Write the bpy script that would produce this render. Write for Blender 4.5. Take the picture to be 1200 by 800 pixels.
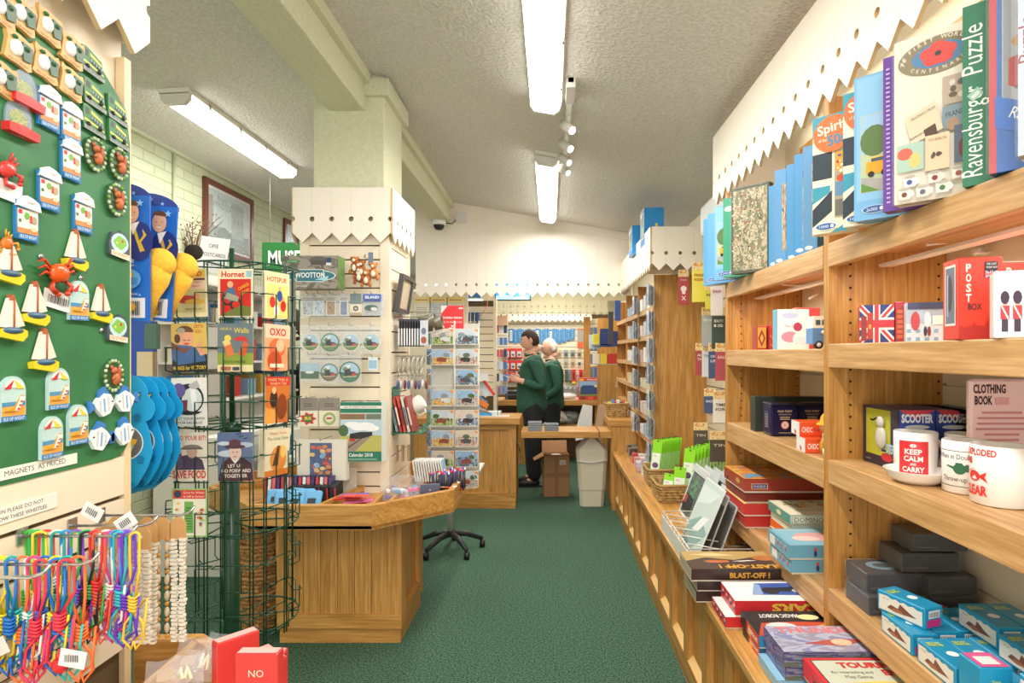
import bpy, bmesh, math, random
from mathutils import Matrix, Vector
SC=bpy.context.scene
for _o in list(bpy.data.objects): bpy.data.objects.remove(_o)
COL=SC.collection
PI=math.pi
# ---------------- camera, world, lamps, exposure ----------------
_c=bpy.data.cameras.new('camera'); CAM=bpy.data.objects.new('camera',_c); COL.objects.link(CAM)
CAM.location=(0,0,1.5); CAM.rotation_euler=(PI/2,0,0)
_c.sensor_width=36; _c.lens=21.0; _c.shift_x=-45/1200; _c.shift_y=13/1200; _c.clip_start=.05
SC.camera=CAM
W=bpy.data.worlds.new('world'); SC.world=W; W.use_nodes=True
W.node_tree.nodes['Background'].inputs[0].default_value=(1,.98,.96,1)
W.node_tree.nodes['Background'].inputs[1].default_value=2.5
vs=SC.view_settings; vs.view_transform='Standard'; vs.look='None'; vs.gamma=1; vs.exposure=0.0; vs.use_curve_mapping=False
def lamp(name,loc,size,power,col=(1,.97,.92),rot=(0,0,0)):
    l=bpy.data.lights.new(name,'AREA'); l.shape='RECTANGLE'; l.size=size[0]; l.size_y=size[1]; l.energy=power; l.color=col
    o=bpy.data.objects.new(name,l); COL.objects.link(o); o.location=loc; o.rotation_euler=rot; return o
FW=(1,.975,.94)
lamp('tube_lamp',(-.02,2.3,2.72),(.14,1.75),34,FW)
lamp('tube_lamp',(-.02,4.95,2.72),(.14,1.75),27,FW)
lamp('tube_lamp',(-2.1,4.05,2.88),(.14,1.4),18,(1,.98,.94))
lamp('tube_lamp',(-.02,-.5,2.72),(.14,1.75),50,FW)  # unseen tube behind the camera, added as fill light, no fitting built
lamp('tube_lamp',(-2.1,.6,2.88),(.14,1.4),18,(1,.98,.94))
lamp('tube_lamp',(-2.1,7.2,2.86),(.14,1.6),24,(1,.98,.94))
lamp('till_lamp',(.0,7.4,2.6),(.6,1.6),48,(1,.95,.86))
lamp('till_lamp',(.0,9.8,2.6),(1.2,1.2),48,(1,.95,.86))
# lamps hidden inside the cornices and shelf tops of the shelving
lamp('cornice_lamp',(1.12,1.6,2.6),(.08,2.6),6,(1,.90,.74))
lamp('shelf_lamp',(1.02,1.35,1.758),(.10,.8),3,(1,.92,.82))
lamp('shelf_lamp',(1.02,2.40,1.758),(.10,.8),3,(1,.84,.66))
# ---------------- helpers ----------------
OD=['first','second','third','fourth','fifth','sixth','seventh','eighth','ninth','tenth','eleventh','twelfth','thirteenth','fourteenth','fifteenth','sixteenth','seventeenth','eighteenth','nineteenth','twentieth']
def P(x,y,Y): return Vector(((x-645)*Y/700, Y, 1.5-(y-413)*Y/700))
def s2l(c): return c/12.92 if c<=.04045 else ((c+.055)/1.055)**2.4
def hx(h):
    h=h.lstrip('#'); return tuple(s2l(int(h[i:i+2],16)/255) for i in (0,2,4))
_mc={}
def C(h,rough=.45,metal=0,alpha=1,emit=0,trans=0):
    k=(h,rough,metal,alpha,emit,trans)
    if k in _mc: return _mc[k]
    m=bpy.data.materials.new('paint_'+h.strip('#')); m.use_nodes=True; b=m.node_tree.nodes['Principled BSDF']
    b.inputs['Base Color'].default_value=(*hx(h),1); b.inputs['Roughness'].default_value=rough; b.inputs['Metallic'].default_value=metal
    if alpha<1: b.inputs['Alpha'].default_value=alpha
    if trans: b.inputs['Transmission Weight'].default_value=trans
    if emit: b.inputs['Emission Color'].default_value=(*hx(h),1); b.inputs['Emission Strength'].default_value=emit
    _mc[k]=m; return m
def nodes(name,rough=.5):
    m=bpy.data.materials.new(name); m.use_nodes=True; nt=m.node_tree; return m,nt,nt.nodes['Principled BSDF']
def N(nt,t,**k):
    n=nt.nodes.new(t)
    for a,b in k.items():
        if a.startswith('i_'): n.inputs[a[2:].replace('_',' ')].default_value=b
        else: setattr(n,a,b)
    return n
def ramp(nt,stops):
    r=nt.nodes.new('ShaderNodeValToRGB'); e=r.color_ramp.elements
    while len(e)<len(stops): e.new(.5)
    for i,(p,c) in enumerate(stops): e[i].position=p; e[i].color=(*hx(c),1)
    return r
def wood(name,axis,c1='#a5702c',c2='#c8924a',c3='#dcab66',rough=.42):
    m,nt,b=nodes(name); L=nt.links.new
    tc=N(nt,'ShaderNodeTexCoord'); mp=N(nt,'ShaderNodeMapping'); oi=N(nt,'ShaderNodeObjectInfo')
    s=[20,20,20]; s[axis]=1.0; mp.inputs['Scale'].default_value=s
    L(tc.outputs['Object'],mp.inputs['Vector']); 
    ad=N(nt,'ShaderNodeVectorMath',operation='ADD'); L(mp.outputs[0],ad.inputs[0])
    sc=N(nt,'ShaderNodeMath',operation='MULTIPLY'); sc.inputs[1].default_value=37; L(oi.outputs['Random'],sc.inputs[0]); L(sc.outputs[0],ad.inputs[1])
    n1=N(nt,'ShaderNodeTexNoise'); n1.inputs['Scale'].default_value=.35; n1.inputs['Detail'].default_value=3; n1.inputs['Distortion'].default_value=.6
    n2=N(nt,'ShaderNodeTexNoise'); n2.inputs['Scale'].default_value=6; n2.inputs['Detail'].default_value=5
    L(ad.outputs[0],n1.inputs['Vector']); L(ad.outputs[0],n2.inputs['Vector'])
    w=N(nt,'ShaderNodeMath',operation='MULTIPLY'); w.inputs[1].default_value=46; L(n1.outputs[0],w.inputs[0])
    si=N(nt,'ShaderNodeMath',operation='SINE'); L(w.outputs[0],si.inputs[0])
    mx=N(nt,'ShaderNodeMath',operation='MULTIPLY_ADD'); mx.inputs[1].default_value=.10; L(si.outputs[0],mx.inputs[0]); L(n2.outputs[0],mx.inputs[2])
    r=ramp(nt,[(.22,c1),(.52,c2),(.82,c3)]); L(mx.outputs[0],r.inputs[0]); L(r.outputs[0],b.inputs['Base Color'])
    b.inputs['Roughness'].default_value=rough
    bp=N(nt,'ShaderNodeBump'); bp.inputs['Strength'].default_value=.08; bp.inputs['Distance'].default_value=.002; L(n2.outputs[0],bp.inputs['Height']); L(bp.outputs[0],b.inputs['Normal'])
    return m
WX,WY,WZ=[wood('oak_'+'xyz'[i],i,'#a06f2e','#c08a44','#d6a660') for i in range(3)]
PX,PY,PZ=[wood('pale_oak_'+'xyz'[i],i,'#b0844e','#c99c66','#dcb586') for i in range(3)]
def bumpy(name,c1,c2,scale,strength,dist,rough=.85,detail=4,ramp_pos=(.35,.65),kind='noise'):
    m,nt,b=nodes(name); L=nt.links.new; tc=N(nt,'ShaderNodeTexCoord')
    n=N(nt,'ShaderNodeTexNoise'); n.inputs['Scale'].default_value=scale; n.inputs['Detail'].default_value=detail
    L(tc.outputs['Object'],n.inputs['Vector'])
    r=ramp(nt,[(ramp_pos[0],c1),(ramp_pos[1],c2)]); L(n.outputs[0],r.inputs[0]); L(r.outputs[0],b.inputs['Base Color'])
    bp=N(nt,'ShaderNodeBump'); bp.inputs['Strength'].default_value=strength; bp.inputs['Distance'].default_value=dist
    L(n.outputs[0],bp.inputs['Height']); L(bp.outputs[0],b.inputs['Normal']); b.inputs['Roughness'].default_value=rough
    return m
CARPET=bumpy('green_carpet','#12291d','#5a8268',110,1,.007,1,6,(.34,.68))
CEIL=bumpy('stippled_ceiling','#d3d0c8','#e2dfd8',62,.9,.012,.95,2.5,(.35,.65))
PLAST=bumpy('sage_plaster','#cdcdac','#d6d6b8',60,.25,.004,.8)
def blockwall(name):
    m,nt,b=nodes(name); L=nt.links.new; tc=N(nt,'ShaderNodeTexCoord'); mp=N(nt,'ShaderNodeMapping')
    mp.inputs['Rotation'].default_value=(0,0,0)
    se=N(nt,'ShaderNodeSeparateXYZ'); cb=N(nt,'ShaderNodeCombineXYZ'); L(tc.outputs['Object'],se.inputs[0]); L(se.outputs[1],cb.inputs[0]); L(se.outputs[2],cb.inputs[1])
    br=N(nt,'ShaderNodeTexBrick'); br.inputs['Scale'].default_value=1; br.inputs['Brick Width'].default_value=.22; br.inputs['Row Height'].default_value=.075; br.inputs['Mortar Size'].default_value=.006; br.inputs['Mortar Smooth'].default_value=.6
    br.inputs['Color1'].default_value=(*hx('#cdd3b6'),1); br.inputs['Color2'].default_value=(*hx('#c7ceae'),1); br.inputs['Mortar'].default_value=(*hx('#b4bb9a'),1)
    L(cb.outputs[0],br.inputs['Vector']); L(br.outputs[0],b.inputs['Base Color'])
    bp=N(nt,'ShaderNodeBump'); bp.invert=True; bp.inputs['Strength'].default_value=.5; bp.inputs['Distance'].default_value=.008; L(br.outputs['Fac'],bp.inputs['Height']); L(bp.outputs[0],b.inputs['Normal'])
    b.inputs['Roughness'].default_value=.7; return m
BLOCK=blockwall('painted_brickwork')
CREAM=C('#f2e9da',.5); CREAM2=C('#eddfc6',.5); SLAT=C('#ecdfc6',.4); DARKGAP=C('#5f4d33',.8)
WHITE=C('#f4f2ec',.4); STEEL=C('#b9bcc0',.25,.9); BLACK=C('#17171a',.45); GREENW=C('#1d4a34',.35,.3); WIREW=C('#e4e2da',.35,.2)
PAPER=C('#efeade',.6)
def film(name,alpha=.22,tint='#e8eef2'):
    m,nt,b=nodes(name); L=nt.links.new
    b.inputs['Base Color'].default_value=(*hx(tint),1); b.inputs['Roughness'].default_value=.12
    tc=N(nt,'ShaderNodeTexCoord'); n=N(nt,'ShaderNodeTexNoise'); n.inputs['Scale'].default_value=38; n.inputs['Detail'].default_value=2; n.inputs['Distortion'].default_value=2
    L(tc.outputs['Object'],n.inputs['Vector']); bp=N(nt,'ShaderNodeBump'); bp.inputs['Strength'].default_value=.7; bp.inputs['Distance'].default_value=.006
    L(n.outputs[0],bp.inputs['Height']); L(bp.outputs[0],b.inputs['Normal']); b.inputs['Alpha'].default_value=alpha; return m
FILM=film('clear_film',.07); FILM2=film('thick_film',.20); ACRY=film('acrylic',.13)
_ph={}
def photo(seed,cols,scale=9,dist=1.2):
    k=(seed,tuple(cols),scale)
    if k in _ph: return _ph[k]
    m,nt,b=nodes('printed_picture'); L=nt.links.new; tc=N(nt,'ShaderNodeTexCoord'); ad=N(nt,'ShaderNodeVectorMath',operation='ADD'); ad.inputs[1].default_value=(seed*3.1,seed*1.7,seed*.9)
    L(tc.outputs['Generated'],ad.inputs[0]); n=N(nt,'ShaderNodeTexNoise'); n.inputs['Scale'].default_value=scale; n.inputs['Detail'].default_value=4; n.inputs['Distortion'].default_value=dist
    L(ad.outputs[0],n.inputs['Vector']); st=[(.3+.4*i/(len(cols)-1),c) for i,c in enumerate(cols)]; r=ramp(nt,st)
    if len(cols)>3: r.color_ramp.interpolation='CONSTANT'
    L(n.outputs[0],r.inputs[0]); L(r.outputs[0],b.inputs['Base Color']); b.inputs['Roughness'].default_value=.35
    _ph[k]=m; return m
class MB:
    def __init__(s,M=None): s.v=[]; s.f=[]; s.mi=[]; s.sm=[]; s.mats=[]; s.M=M or Matrix(); s.k=0
    def i(s,m):
        if m not in s.mats: s.mats.append(m)
        return s.mats.index(m)
    def add(s,vs,fs,m,sm=False):
        o=len(s.v); s.v+=[tuple(s.M@Vector(p)) for p in vs]; i=s.i(m)
        for f in fs: s.f.append([o+a for a in f]); s.mi.append(i); s.sm.append(sm)
        return s
    def box(s,a,b,m):
        x0,y0,z0=a; x1,y1,z1=b
        if x0>x1:x0,x1=x1,x0
        if y0>y1:y0,y1=y1,y0
        if z0>z1:z0,z1=z1,z0
        return s.add([(x0,y0,z0),(x1,y0,z0),(x1,y1,z0),(x0,y1,z0),(x0,y0,z1),(x1,y0,z1),(x1,y1,z1),(x0,y1,z1)],[(3,2,1,0),(4,5,6,7),(0,1,5,4),(1,2,6,5),(2,3,7,6),(3,0,4,7)],m)
    def cb(s,c,d,m,ch=.003):   # box with chamfered vertical and top edges
        x,y,z=c; w,dd,h=d[0]/2,d[1]/2,d[2]
        P8=lambda k,zz:[(x-w+k+ch*0,y-dd+0*k,zz)]
        def ring(e,zz): a=w-e; b=dd-e; q=ch; return [(x-a+q,y-b,zz),(x+a-q,y-b,zz),(x+a,y-b+q,zz),(x+a,y+b-q,zz),(x+a-q,y+b,zz),(x-a+q,y+b,zz),(x-a,y+b-q,zz),(x-a,y-b+q,zz)]
        vs=ring(ch,z)+ring(0,z+ch)+ring(0,z+h-ch)+ring(ch,z+h); fs=[tuple(range(7,-1,-1)),tuple(range(24,32))]
        for r in range(3):
            for j in range(8): fs.append((r*8+j,r*8+(j+1)%8,r*8+8+(j+1)%8,r*8+8+j))
        return s.add(vs,fs,m)
    def prism(s,pts,z0,z1,m):
        n=len(pts); a=sum(pts[i][0]*pts[(i+1)%n][1]-pts[(i+1)%n][0]*pts[i][1] for i in range(n))
        if a<0: pts=pts[::-1]
        return s.add([(x,y,z0) for x,y in pts]+[(x,y,z1) for x,y in pts],[tuple(range(n-1,-1,-1)),tuple(range(n,2*n))]+[(i,(i+1)%n,n+(i+1)%n,n+i) for i in range(n)],m)
    def tube(s,pts,r,m,n=6,closed=False,cap=True):
        pts=[Vector(p) for p in pts]; rr=r if isinstance(r,(list,tuple)) else [r]*len(pts); vs=[]; K=len(pts); ref=None
        for i,p in enumerate(pts):
            if closed: d=pts[(i+1)%K]-pts[i-1]
            else: d=(pts[min(i+1,K-1)]-pts[max(i-1,0)])
            if d.length<1e-9: d=Vector((0,0,1))
            d.normalize()
            if ref is None: ref=d.orthogonal().normalized()
            ref=(ref-d*ref.dot(d)); ref=ref.normalized() if ref.length>1e-6 else d.orthogonal().normalized()
            b=d.cross(ref)
            for j in range(n): t=2*PI*j/n; vs.append(p+(ref*math.cos(t)+b*math.sin(t))*rr[i])
        fs=[]
        for i in range(K if closed else K-1):
            for j in range(n): a=i*n; c=((i+1)%K)*n; fs.append((a+j,a+(j+1)%n,c+(j+1)%n,c+j))
        if cap and not closed: fs+= [tuple(range(n-1,-1,-1)),tuple(range((K-1)*n,K*n))]
        return s.add(vs,fs,m,n>4)
    def cyl(s,a,b,r,m,n=12,r2=None): return s.tube([a,b],[r,r if r2 is None else r2],m,n)
    def lathe(s,c,prof,m,n=20):
        x,y,z=c; vs=[(x+r*math.cos(2*PI*j/n),y+r*math.sin(2*PI*j/n),z+h) for r,h in prof for j in range(n)]
        fs=[(i*n+j,i*n+(j+1)%n,(i+1)*n+(j+1)%n,(i+1)*n+j) for i in range(len(prof)-1) for j in range(n)]
        return s.add(vs,fs,m,True)
    def ball(s,c,r,m,n=12,k=8):
        if not isinstance(r,(list,tuple)): r=(r,r,r)
        vs=[]; 
        for i in range(k+1):
            t=PI*i/k
            for j in range(n): q=2*PI*j/n; vs.append((c[0]+r[0]*math.sin(t)*math.cos(q),c[1]+r[1]*math.sin(t)*math.sin(q),c[2]+r[2]*math.cos(t)))
        fs=[(i*n+j,(i+1)*n+j,(i+1)*n+(j+1)%n,i*n+(j+1)%n) for i in range(k) for j in range(n)]
        return s.add(vs,fs,m,True)
    # printed artwork on the frame's own plane, each layer a hair above the last
    def lay(s): s.k+=1; return s.k*.00018
    def poly(s,pts,m): z=s.lay(); return s.add([(a,b,z) for a,b in pts],[tuple(range(len(pts)))],m if not isinstance(m,str) else C(m))
    def r(s,u,v,w,h,m): return s.poly([(u,v),(u+w,v),(u+w,v+h),(u,v+h)],m)
    def e(s,u,v,a,b,m,n=18,t0=0,t1=2*PI): return s.poly([(u+a*math.cos(t0+(t1-t0)*i/n),v+b*math.sin(t0+(t1-t0)*i/n)) for i in range(n)],m)
    def star(s,u,v,R,m): return s.poly([(u+(R if i%2==0 else R*.45)*math.sin(PI*i/5),v+(R if i%2==0 else R*.45)*math.cos(PI*i/5)) for i in range(10)],m)
    def t(s,txt,u,v,h,m,w=None,rot=0,al='C',res=2,bold=0):
        vs,fs,wid,hh=tmesh(txt,res,bold); sc=h/.70; sx=(w/wid if w else sc); z=s.lay()
        off={'C':-wid/2,'L':0,'R':-wid}[al]; c,q=math.cos(rot),math.sin(rot)
        out=[]
        for x,y in vs:
            X=(x+off)*sx; Y=y*sc; out.append((u+X*c-Y*q,v+X*q+Y*c,z))
        return s.add(out,fs,m if not isinstance(m,str) else C(m))
    def lines(s,u,v,w,h,n,m,rng=None):   # rows of small print, too fine to read
        for i in range(n):
            ww=w*(rng.uniform(.6,1) if rng else 1); s.r(u+(w-ww)/2,v+h*(i+.25)/n,ww,h/n*.4,m)
        return s
    def build(s,name,parent=None,loc=None,bevel=0,sub=0):
        me=bpy.data.meshes.new(name); me.from_pydata(s.v,[],s.f)
        for m in s.mats: me.materials.append(m)
        me.polygons.foreach_set('material_index',s.mi); me.polygons.foreach_set('use_smooth',s.sm); me.update()
        o=bpy.data.objects.new(name,me); COL.objects.link(o)
        if parent: o.parent=parent
        if loc: o.location=loc
        if bevel: b=o.modifiers.new('b','BEVEL'); b.width=bevel; b.segments=2; b.limit_method='ANGLE'
        if sub: b=o.modifiers.new('s','SUBSURF'); b.levels=sub; b.render_levels=sub
        return o
_tm={}
def tmesh(txt,res,bold=0):
    k=(txt,res,bold)
    if k in _tm: return _tm[k]
    cu=bpy.data.curves.new('lettering','FONT'); cu.body=txt; cu.size=1; cu.resolution_u=res; cu.fill_mode='FRONT'; cu.offset=bold
    ob=bpy.data.objects.new('lettering',cu); COL.objects.link(ob)
    me=bpy.data.meshes.new_from_object(ob,depsgraph=bpy.context.evaluated_depsgraph_get()) if False else ob.to_mesh()
    vs=[(v.co.x,v.co.y) for v in me.vertices]; fs=[tuple(p.vertices) for p in me.polygons]
    ob.to_mesh_clear(); bpy.data.objects.remove(ob)
    x0=min((v[0] for v in vs),default=0); x1=max((v[0] for v in vs),default=1)
    vs=[(a-x0,b) for a,b in vs]; _tm[k]=(vs,fs,max(x1-x0,.01),.7); return _tm[k]
def frame(o,u,v):
    u=Vector(u).normalized(); v=Vector(v).normalized(); n=u.cross(v); M=Matrix.Identity(4)
    for i in range(3): M[i][0]=u[i]; M[i][1]=v[i]; M[i][2]=n[i]; M[i][3]=o[i]
    return M
def Fx(o): return frame(o,(1,0,0),(0,0,1))       # faces the camera (-Y)
def Fa(o): return frame(o,(0,-1,0),(0,0,1))      # faces the aisle from the right (-X)
def Fl(o): return frame(o,(0,1,0),(0,0,1))       # faces +X
def Ft(o): return frame(o,(1,0,0),(0,1,0))       # faces up
def Rz(loc,a=0,tilt=0,ax='X'): return Matrix.Translation(loc)@Matrix.Rotation(a,4,'Z')@Matrix.Rotation(tilt,4,ax)
def tag(o,label,cat,group=None):
    o['label']=label; o['category']=cat
    if group: o['group']=group
    return o
def T(name,label,cat,loc=(0,0,0),rz=0,group=None,rx=0,ry=0):
    o=bpy.data.objects.new(name,None); o.empty_display_size=.05; COL.objects.link(o); o.location=loc; o.rotation_euler=(rx,ry,rz)
    return tag(o,label,cat,group)
def S(o): o['kind']='structure'; return o
def kids(o): return [c for c in bpy.data.objects if c.parent==o]
def dup(o,loc=None,rz=None,label=None,group=None,rot=None,ch=None):
    c=o.copy(); COL.objects.link(c)
    if loc is not None: c.location=loc
    if rz is not None: c.rotation_euler=(c.rotation_euler[0],c.rotation_euler[1],rz)
    if rot is not None: c.rotation_euler=rot
    if label: c['label']=label
    if group: c['group']=group
    for k in (ch if ch is not None else KIDS(o)):
        d=k.copy(); COL.objects.link(d); d.parent=c
        for g in KIDS(k): q=g.copy(); COL.objects.link(q); q.parent=d
    return c
def KIDS(o): return list(o.children)
# ---------------- the room ----------------
def ceil_z(x): return 3.03-.175*(x+1) if x>-1 else 3.03+.05*(x+1)
S(MB().box((-2.75,-1.2,-.05),(1.3,11.4,0),CARPET).build('floor'))
cm=MB()
for x0,x1 in ((-2.75,-1),(-1,1.3)):
    cm.prism([(x0,ceil_z(x0)),(x1,ceil_z(x1)),(x1,ceil_z(x1)+.06),(x0,ceil_z(x0)+.06)],-11.4,1.2,CEIL)
cm.v=[(a,-c,b) for a,b,c in cm.v]
S(cm.build('ceiling'))
S(MB().box((-2.78,-1.2,0),(-2.7,11.4,2.98),BLOCK).build('wall_left'))
S(MB().box((1.235,-1.2,0),(1.3,11.4,2.68),C('#ece4cc',.6)).build('wall_right'))
S(MB().box((-2.75,11.3,0),(1.3,11.4,3.1),C('#ded9ba',.7)).build('wall_back'))
S(MB().box((-1.032,-1.2,0),(-1.12,1.436,2.95),CREAM2).build('wall_display'))
# conduit and coving strip on the left wall
S(MB().cyl((-2.69,4.27,0),(-2.69,4.27,2.93),.012,C('#c3c9ac')).build('trim_1'))
S(MB().box((-2.7,-1.2,2.925),(-2.67,11.3,2.955),C('#d2d7be')).build('trim_2'))
# beam, its upper ledge, column and capital
S(MB().box((-1.21,-1.2,2.83),(-1.02,6.1,2.99),PLAST).build('ceiling_beam',bevel=.006))
S(MB().box((-1.21,-1.2,2.97),(-.985,6.1,3.08),PLAST).build('beam_ledge',bevel=.004))
S(MB().box((-1.306,3.29,0.8),(-.915,3.68,3.08),PLAST).build('wall_column',bevel=.006))
S(MB().box((-1.15,3.26,2.905),(-.885,3.73,3.0),PLAST).build('column_capital',bevel=.004))
for o in bpy.data.objects:
    if o.name=='ceiling_beam': o.name='trim_3'
    if o.name=='beam_ledge': o.name='trim_4'
    if o.name=='column_capital': o.name='trim_5'
# ---- scalloped cornice boards: each board ends in a point, half holes on its sides ----
def board_pts(w,z0,z1a,z1b=None,tooth=None,hole=.0135,hz=.075):
    z1b=z1a if z1b is None else z1b; th=tooth or w/2; zv=z0+th; zh=z0+th+hz
    g=.00025; L=[]
    L.append((w/2,z0)); L.append((w-g,zv))
    for i in range(7): a=-PI/2-PI*i/6; L.append((w-g+hole*math.cos(a),zh+hole*math.sin(a)))
    L+= [(w-g,z1b),(g,z1a)]
    for i in range(7): a=PI/2-PI*i/6; L.append((g+hole*math.cos(a),zh+hole*math.sin(a)))
    L.append((g,zv)); return L
def cornice(name,p0,p1,z0,ztop,n,mat=CREAM,thick=.012,kind_label=None,edge=C('#c9b083',.6)):
    """boards from p0 to p1 (x,y), facing the left-hand side of travel reversed"""
    p0=Vector((*p0,0)); p1=Vector((*p1,0)); d=(p1-p0); Ln=d.length; d.normalize(); w=Ln/n; cache={}
    root=MB().box((0,0,0),(Ln,.008,.02),edge)
    rt=bpy.data.objects.new(name,None); COL.objects.link(rt); rt.location=p0; rt.rotation_euler=(0,0,math.atan2(d.y,d.x))
    S(rt)
    for i in range(n):
        X=p0+d*(w*i); X2=X+d*w; za=ztop(X.x); zb=ztop(X2.x); k=(round(za,3),round(zb,3))
        if k not in cache:
            m=MB(frame((0,0,0),(1,0,0),(0,0,1))); m.prism(board_pts(w,z0,za,zb),0,thick,mat)
            # prism sides in raw wood tone
            m.i(edge)
            nn=len(m.f)
            for q in range(2,nn): m.mi[q]=m.i(edge) if m.f else 0
            for q in (2,): pass
            me=m.build('board',rt,(w*i,0,0)); cache[k]=me
        else:
            o=cache[k].copy(); COL.objects.link(o); o.parent=rt; o.location=(w*i,0,0)
    return rt
# fascia over the till opening (Y 6.1) and the two behind it
cornice('trim_6',(-1.375,6.1),(.80,6.1),2.065,lambda x:ceil_z(x)-.002,21)
S(MB().prism([(-1.375,ceil_z(-1.375)-.07),(.8,ceil_z(.8)-.07),(.8,ceil_z(.8)),(-1.0,ceil_z(-1.0)),(-1.375,ceil_z(-1.375))],-6.088,-6.075,CREAM).build('trim_7'))
o=bpy.data.objects['trim_7']
for v in o.data.vertices: v.co=(v.co.x,-v.co.z,v.co.y)
cornice('trim_8',(-1.0,8.85),(.85,8.85),2.055,lambda x:2.27,18,C('#ded8b6',.6))
S(MB().box((-1.0,8.87,2.27),(1.2,8.93,2.95),C('#ded8b6',.7)).build('trim_9'))
cornice('trim_10',(-1.3,10.8),(.75,10.8),2.05,lambda x:2.20,20)
# fascia of the right-hand shelving
cornice('trim_11',(.87,3.14),(.87,.0),2.266,lambda x:2.634,30)
S(MB().box((.858,3.14,2.30),(1.235,3.155,2.634),CREAM).build('trim_12'))
# canopy of the far tower
cornice('trim_13',(.73,4.3),(1.235,4.3),2.09,lambda x:2.405,5)
cornice('trim_14',(.73,6.1),(.73,4.3),2.09,lambda x:2.405,17)
S(MB().box((.735,4.31,2.30),(1.235,6.1,2.32),CREAM).build('trim_15'))
# column cladding
zc=lambda x:2.387
cornice('trim_16',(-1.385,3.22),(-.86,3.22),2.09,zc,5)
cornice('trim_17',(-.862,3.22),(-.862,3.745),2.09,zc,5)
cornice('trim_18',(-1.385,3.745),(-1.385,3.22),2.09,zc,5)
S(MB().box((-1.37,3.24,2.30),(-.875,3.73,2.32),CREAM).build('trim_19'))
# fascia over the magnet board
cornice('trim_20',(-.985,0.402),(-.985,1.452),2.20,lambda x:2.6,10)
S(MB().box((-1.06,1.438,2.25),(-.985,1.45,2.6),CREAM).build('trim_21'))
# fluorescent fittings
def tube_light(cx,y0,y1,zt,slope,label,sz=1):
    t=T('ceiling_light',label,'ceiling light',(cx,y0,zt),group='fluorescent ceiling lights')
    t.rotation_euler=(0,slope,0); L=y1-y0
    MB().box((-.085,0,-.03),(.085,L,0),C('#e9e6dc')).build('housing',t)
    prof=[(-.08,-.025),(-.075,-.06),(-.05,-.085),(.05,-.085),(.075,-.06),(.08,-.025)]
    m=MB(); m.prism(prof,-L+.02,-.02,C('#fffaf0',.3,emit=6.5)); m.v=[(a,-c,b) for a,b,c in m.v]; m.build('diffuser',t)
    for e in (0,L-.03):
        m=MB(); m.prism([(a*1.05,b*1.04) for a,b in prof],-e-.03,-e,C('#dedcd4')); m.v=[(a,-c,b) for a,b,c in m.v]; m.build('end_cap',t)
    k=MB().box((-.004,-.012,-.05),(.004,.012,-.015),STEEL).build('clip',t,(-.083,L*.14,0))
    for i in range(8):
        if i: c=k.copy(); COL.objects.link(c); c.location=(-.083 if i%2==0 else .083,L*(.14+.24*(i//2)),0)
tube_light(-.02,1.36,3.2,ceil_z(-.02),.173,'long white fluorescent ceiling light nearest the viewer, cut by the top of the photo')
tube_light(-.02,4.05,5.88,ceil_z(-.02),.173,'long white fluorescent ceiling light in front of the cream boarded fascia')
tube_light(-2.1,3.33,4.78,ceil_z(-2.1),-.05,'fluorescent ceiling light on the left, near the brick wall with framed posters')
# spotlight track
t=T('spotlight_track','white ceiling track with four small spotlights between the two central lights','spotlight',(.1,2.9,ceil_z(.1)))
MB().box((-.014,0,-.025),(.014,1.45,0),WHITE).build('track',t)
MB().box((-.022,0,-.05),(.022,.20,-.002),C('#d9d9d4')).build('power_feed',t)
for i,(yy,on) in enumerate(((.42,1),(.72,1),(.98,0),(1.2,0))):
    m=MB(); m.cyl((0,yy,-.02),(0,yy,-.055),.008,WHITE,8); a=Vector((-.035,yy+.02,-.06)); b=Vector((.02,yy-.03,-.115))
    m.cyl(a,b,.026,C('#dddbd3'),14); h=m.build('spotlight_head',t)
    MB().cyl(b,b+(b-a).normalized()*.004,.021,C('#eafff6',.3,emit=9 if on else 1.5),14).build('bulb',h)
for yy in (3.32,3.62): lamp('spot_lamp',(.14,yy,2.66),(.04,.04),5,(1,1,.97),(0,.4,0))
# dome camera, junction box, cable
t=T('dome_camera','white and black dome security camera under the beam end by the cream fascia','camera',(-1.12,6.0,2.83))
MB().lathe((0,0,0),[(0,0),(.065,0),(.07,-.02),(.068,-.045),(.055,-.05)],WHITE).build('housing',t)
MB().lathe((0,0,-.048),[(.055,0),(.052,-.025),(.035,-.048),(.0,-.055)],C('#22242a',.1)).build('dome',t)
t=T('junction_box','small grey-white junction box high on the cream boards beside the beam end','box',(-.91,6.083,2.87))
MB().box((-.05,-.03,-.05),(.05,0,.05),C('#dcdcdc')).build('box',t)
MB().tube([(-.05,-.01,-.02),(-.09,-.01,-.06),(-.16,-.02,-.055)],.005,BLACK).build('cable',t)
# air conditioner high on the right wall, its end towards us
t=T('air_conditioner','white wall air conditioner high on the right wall beyond the shelf fascia','air conditioner',(1.23,3.2,2.2))
m=MB(); m.prism([(0,.34),(-.15,.34),(-.215,.27),(-.215,.1),(-.13,.02),(0,0)],-.85,0,C('#eef1f0',.35)); m.v=[(a,-c,b) for a,b,c in m.v]; m.build('case',t,bevel=.012)
g=MB(); 
for i in range(4): q=i/4; g.box((-.205+.075*q,.03,.085-.07*q),(-.19+.075*q,.82,.075-.07*q),C('#4c4c4a'))
g.build('louvre',t)
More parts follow.
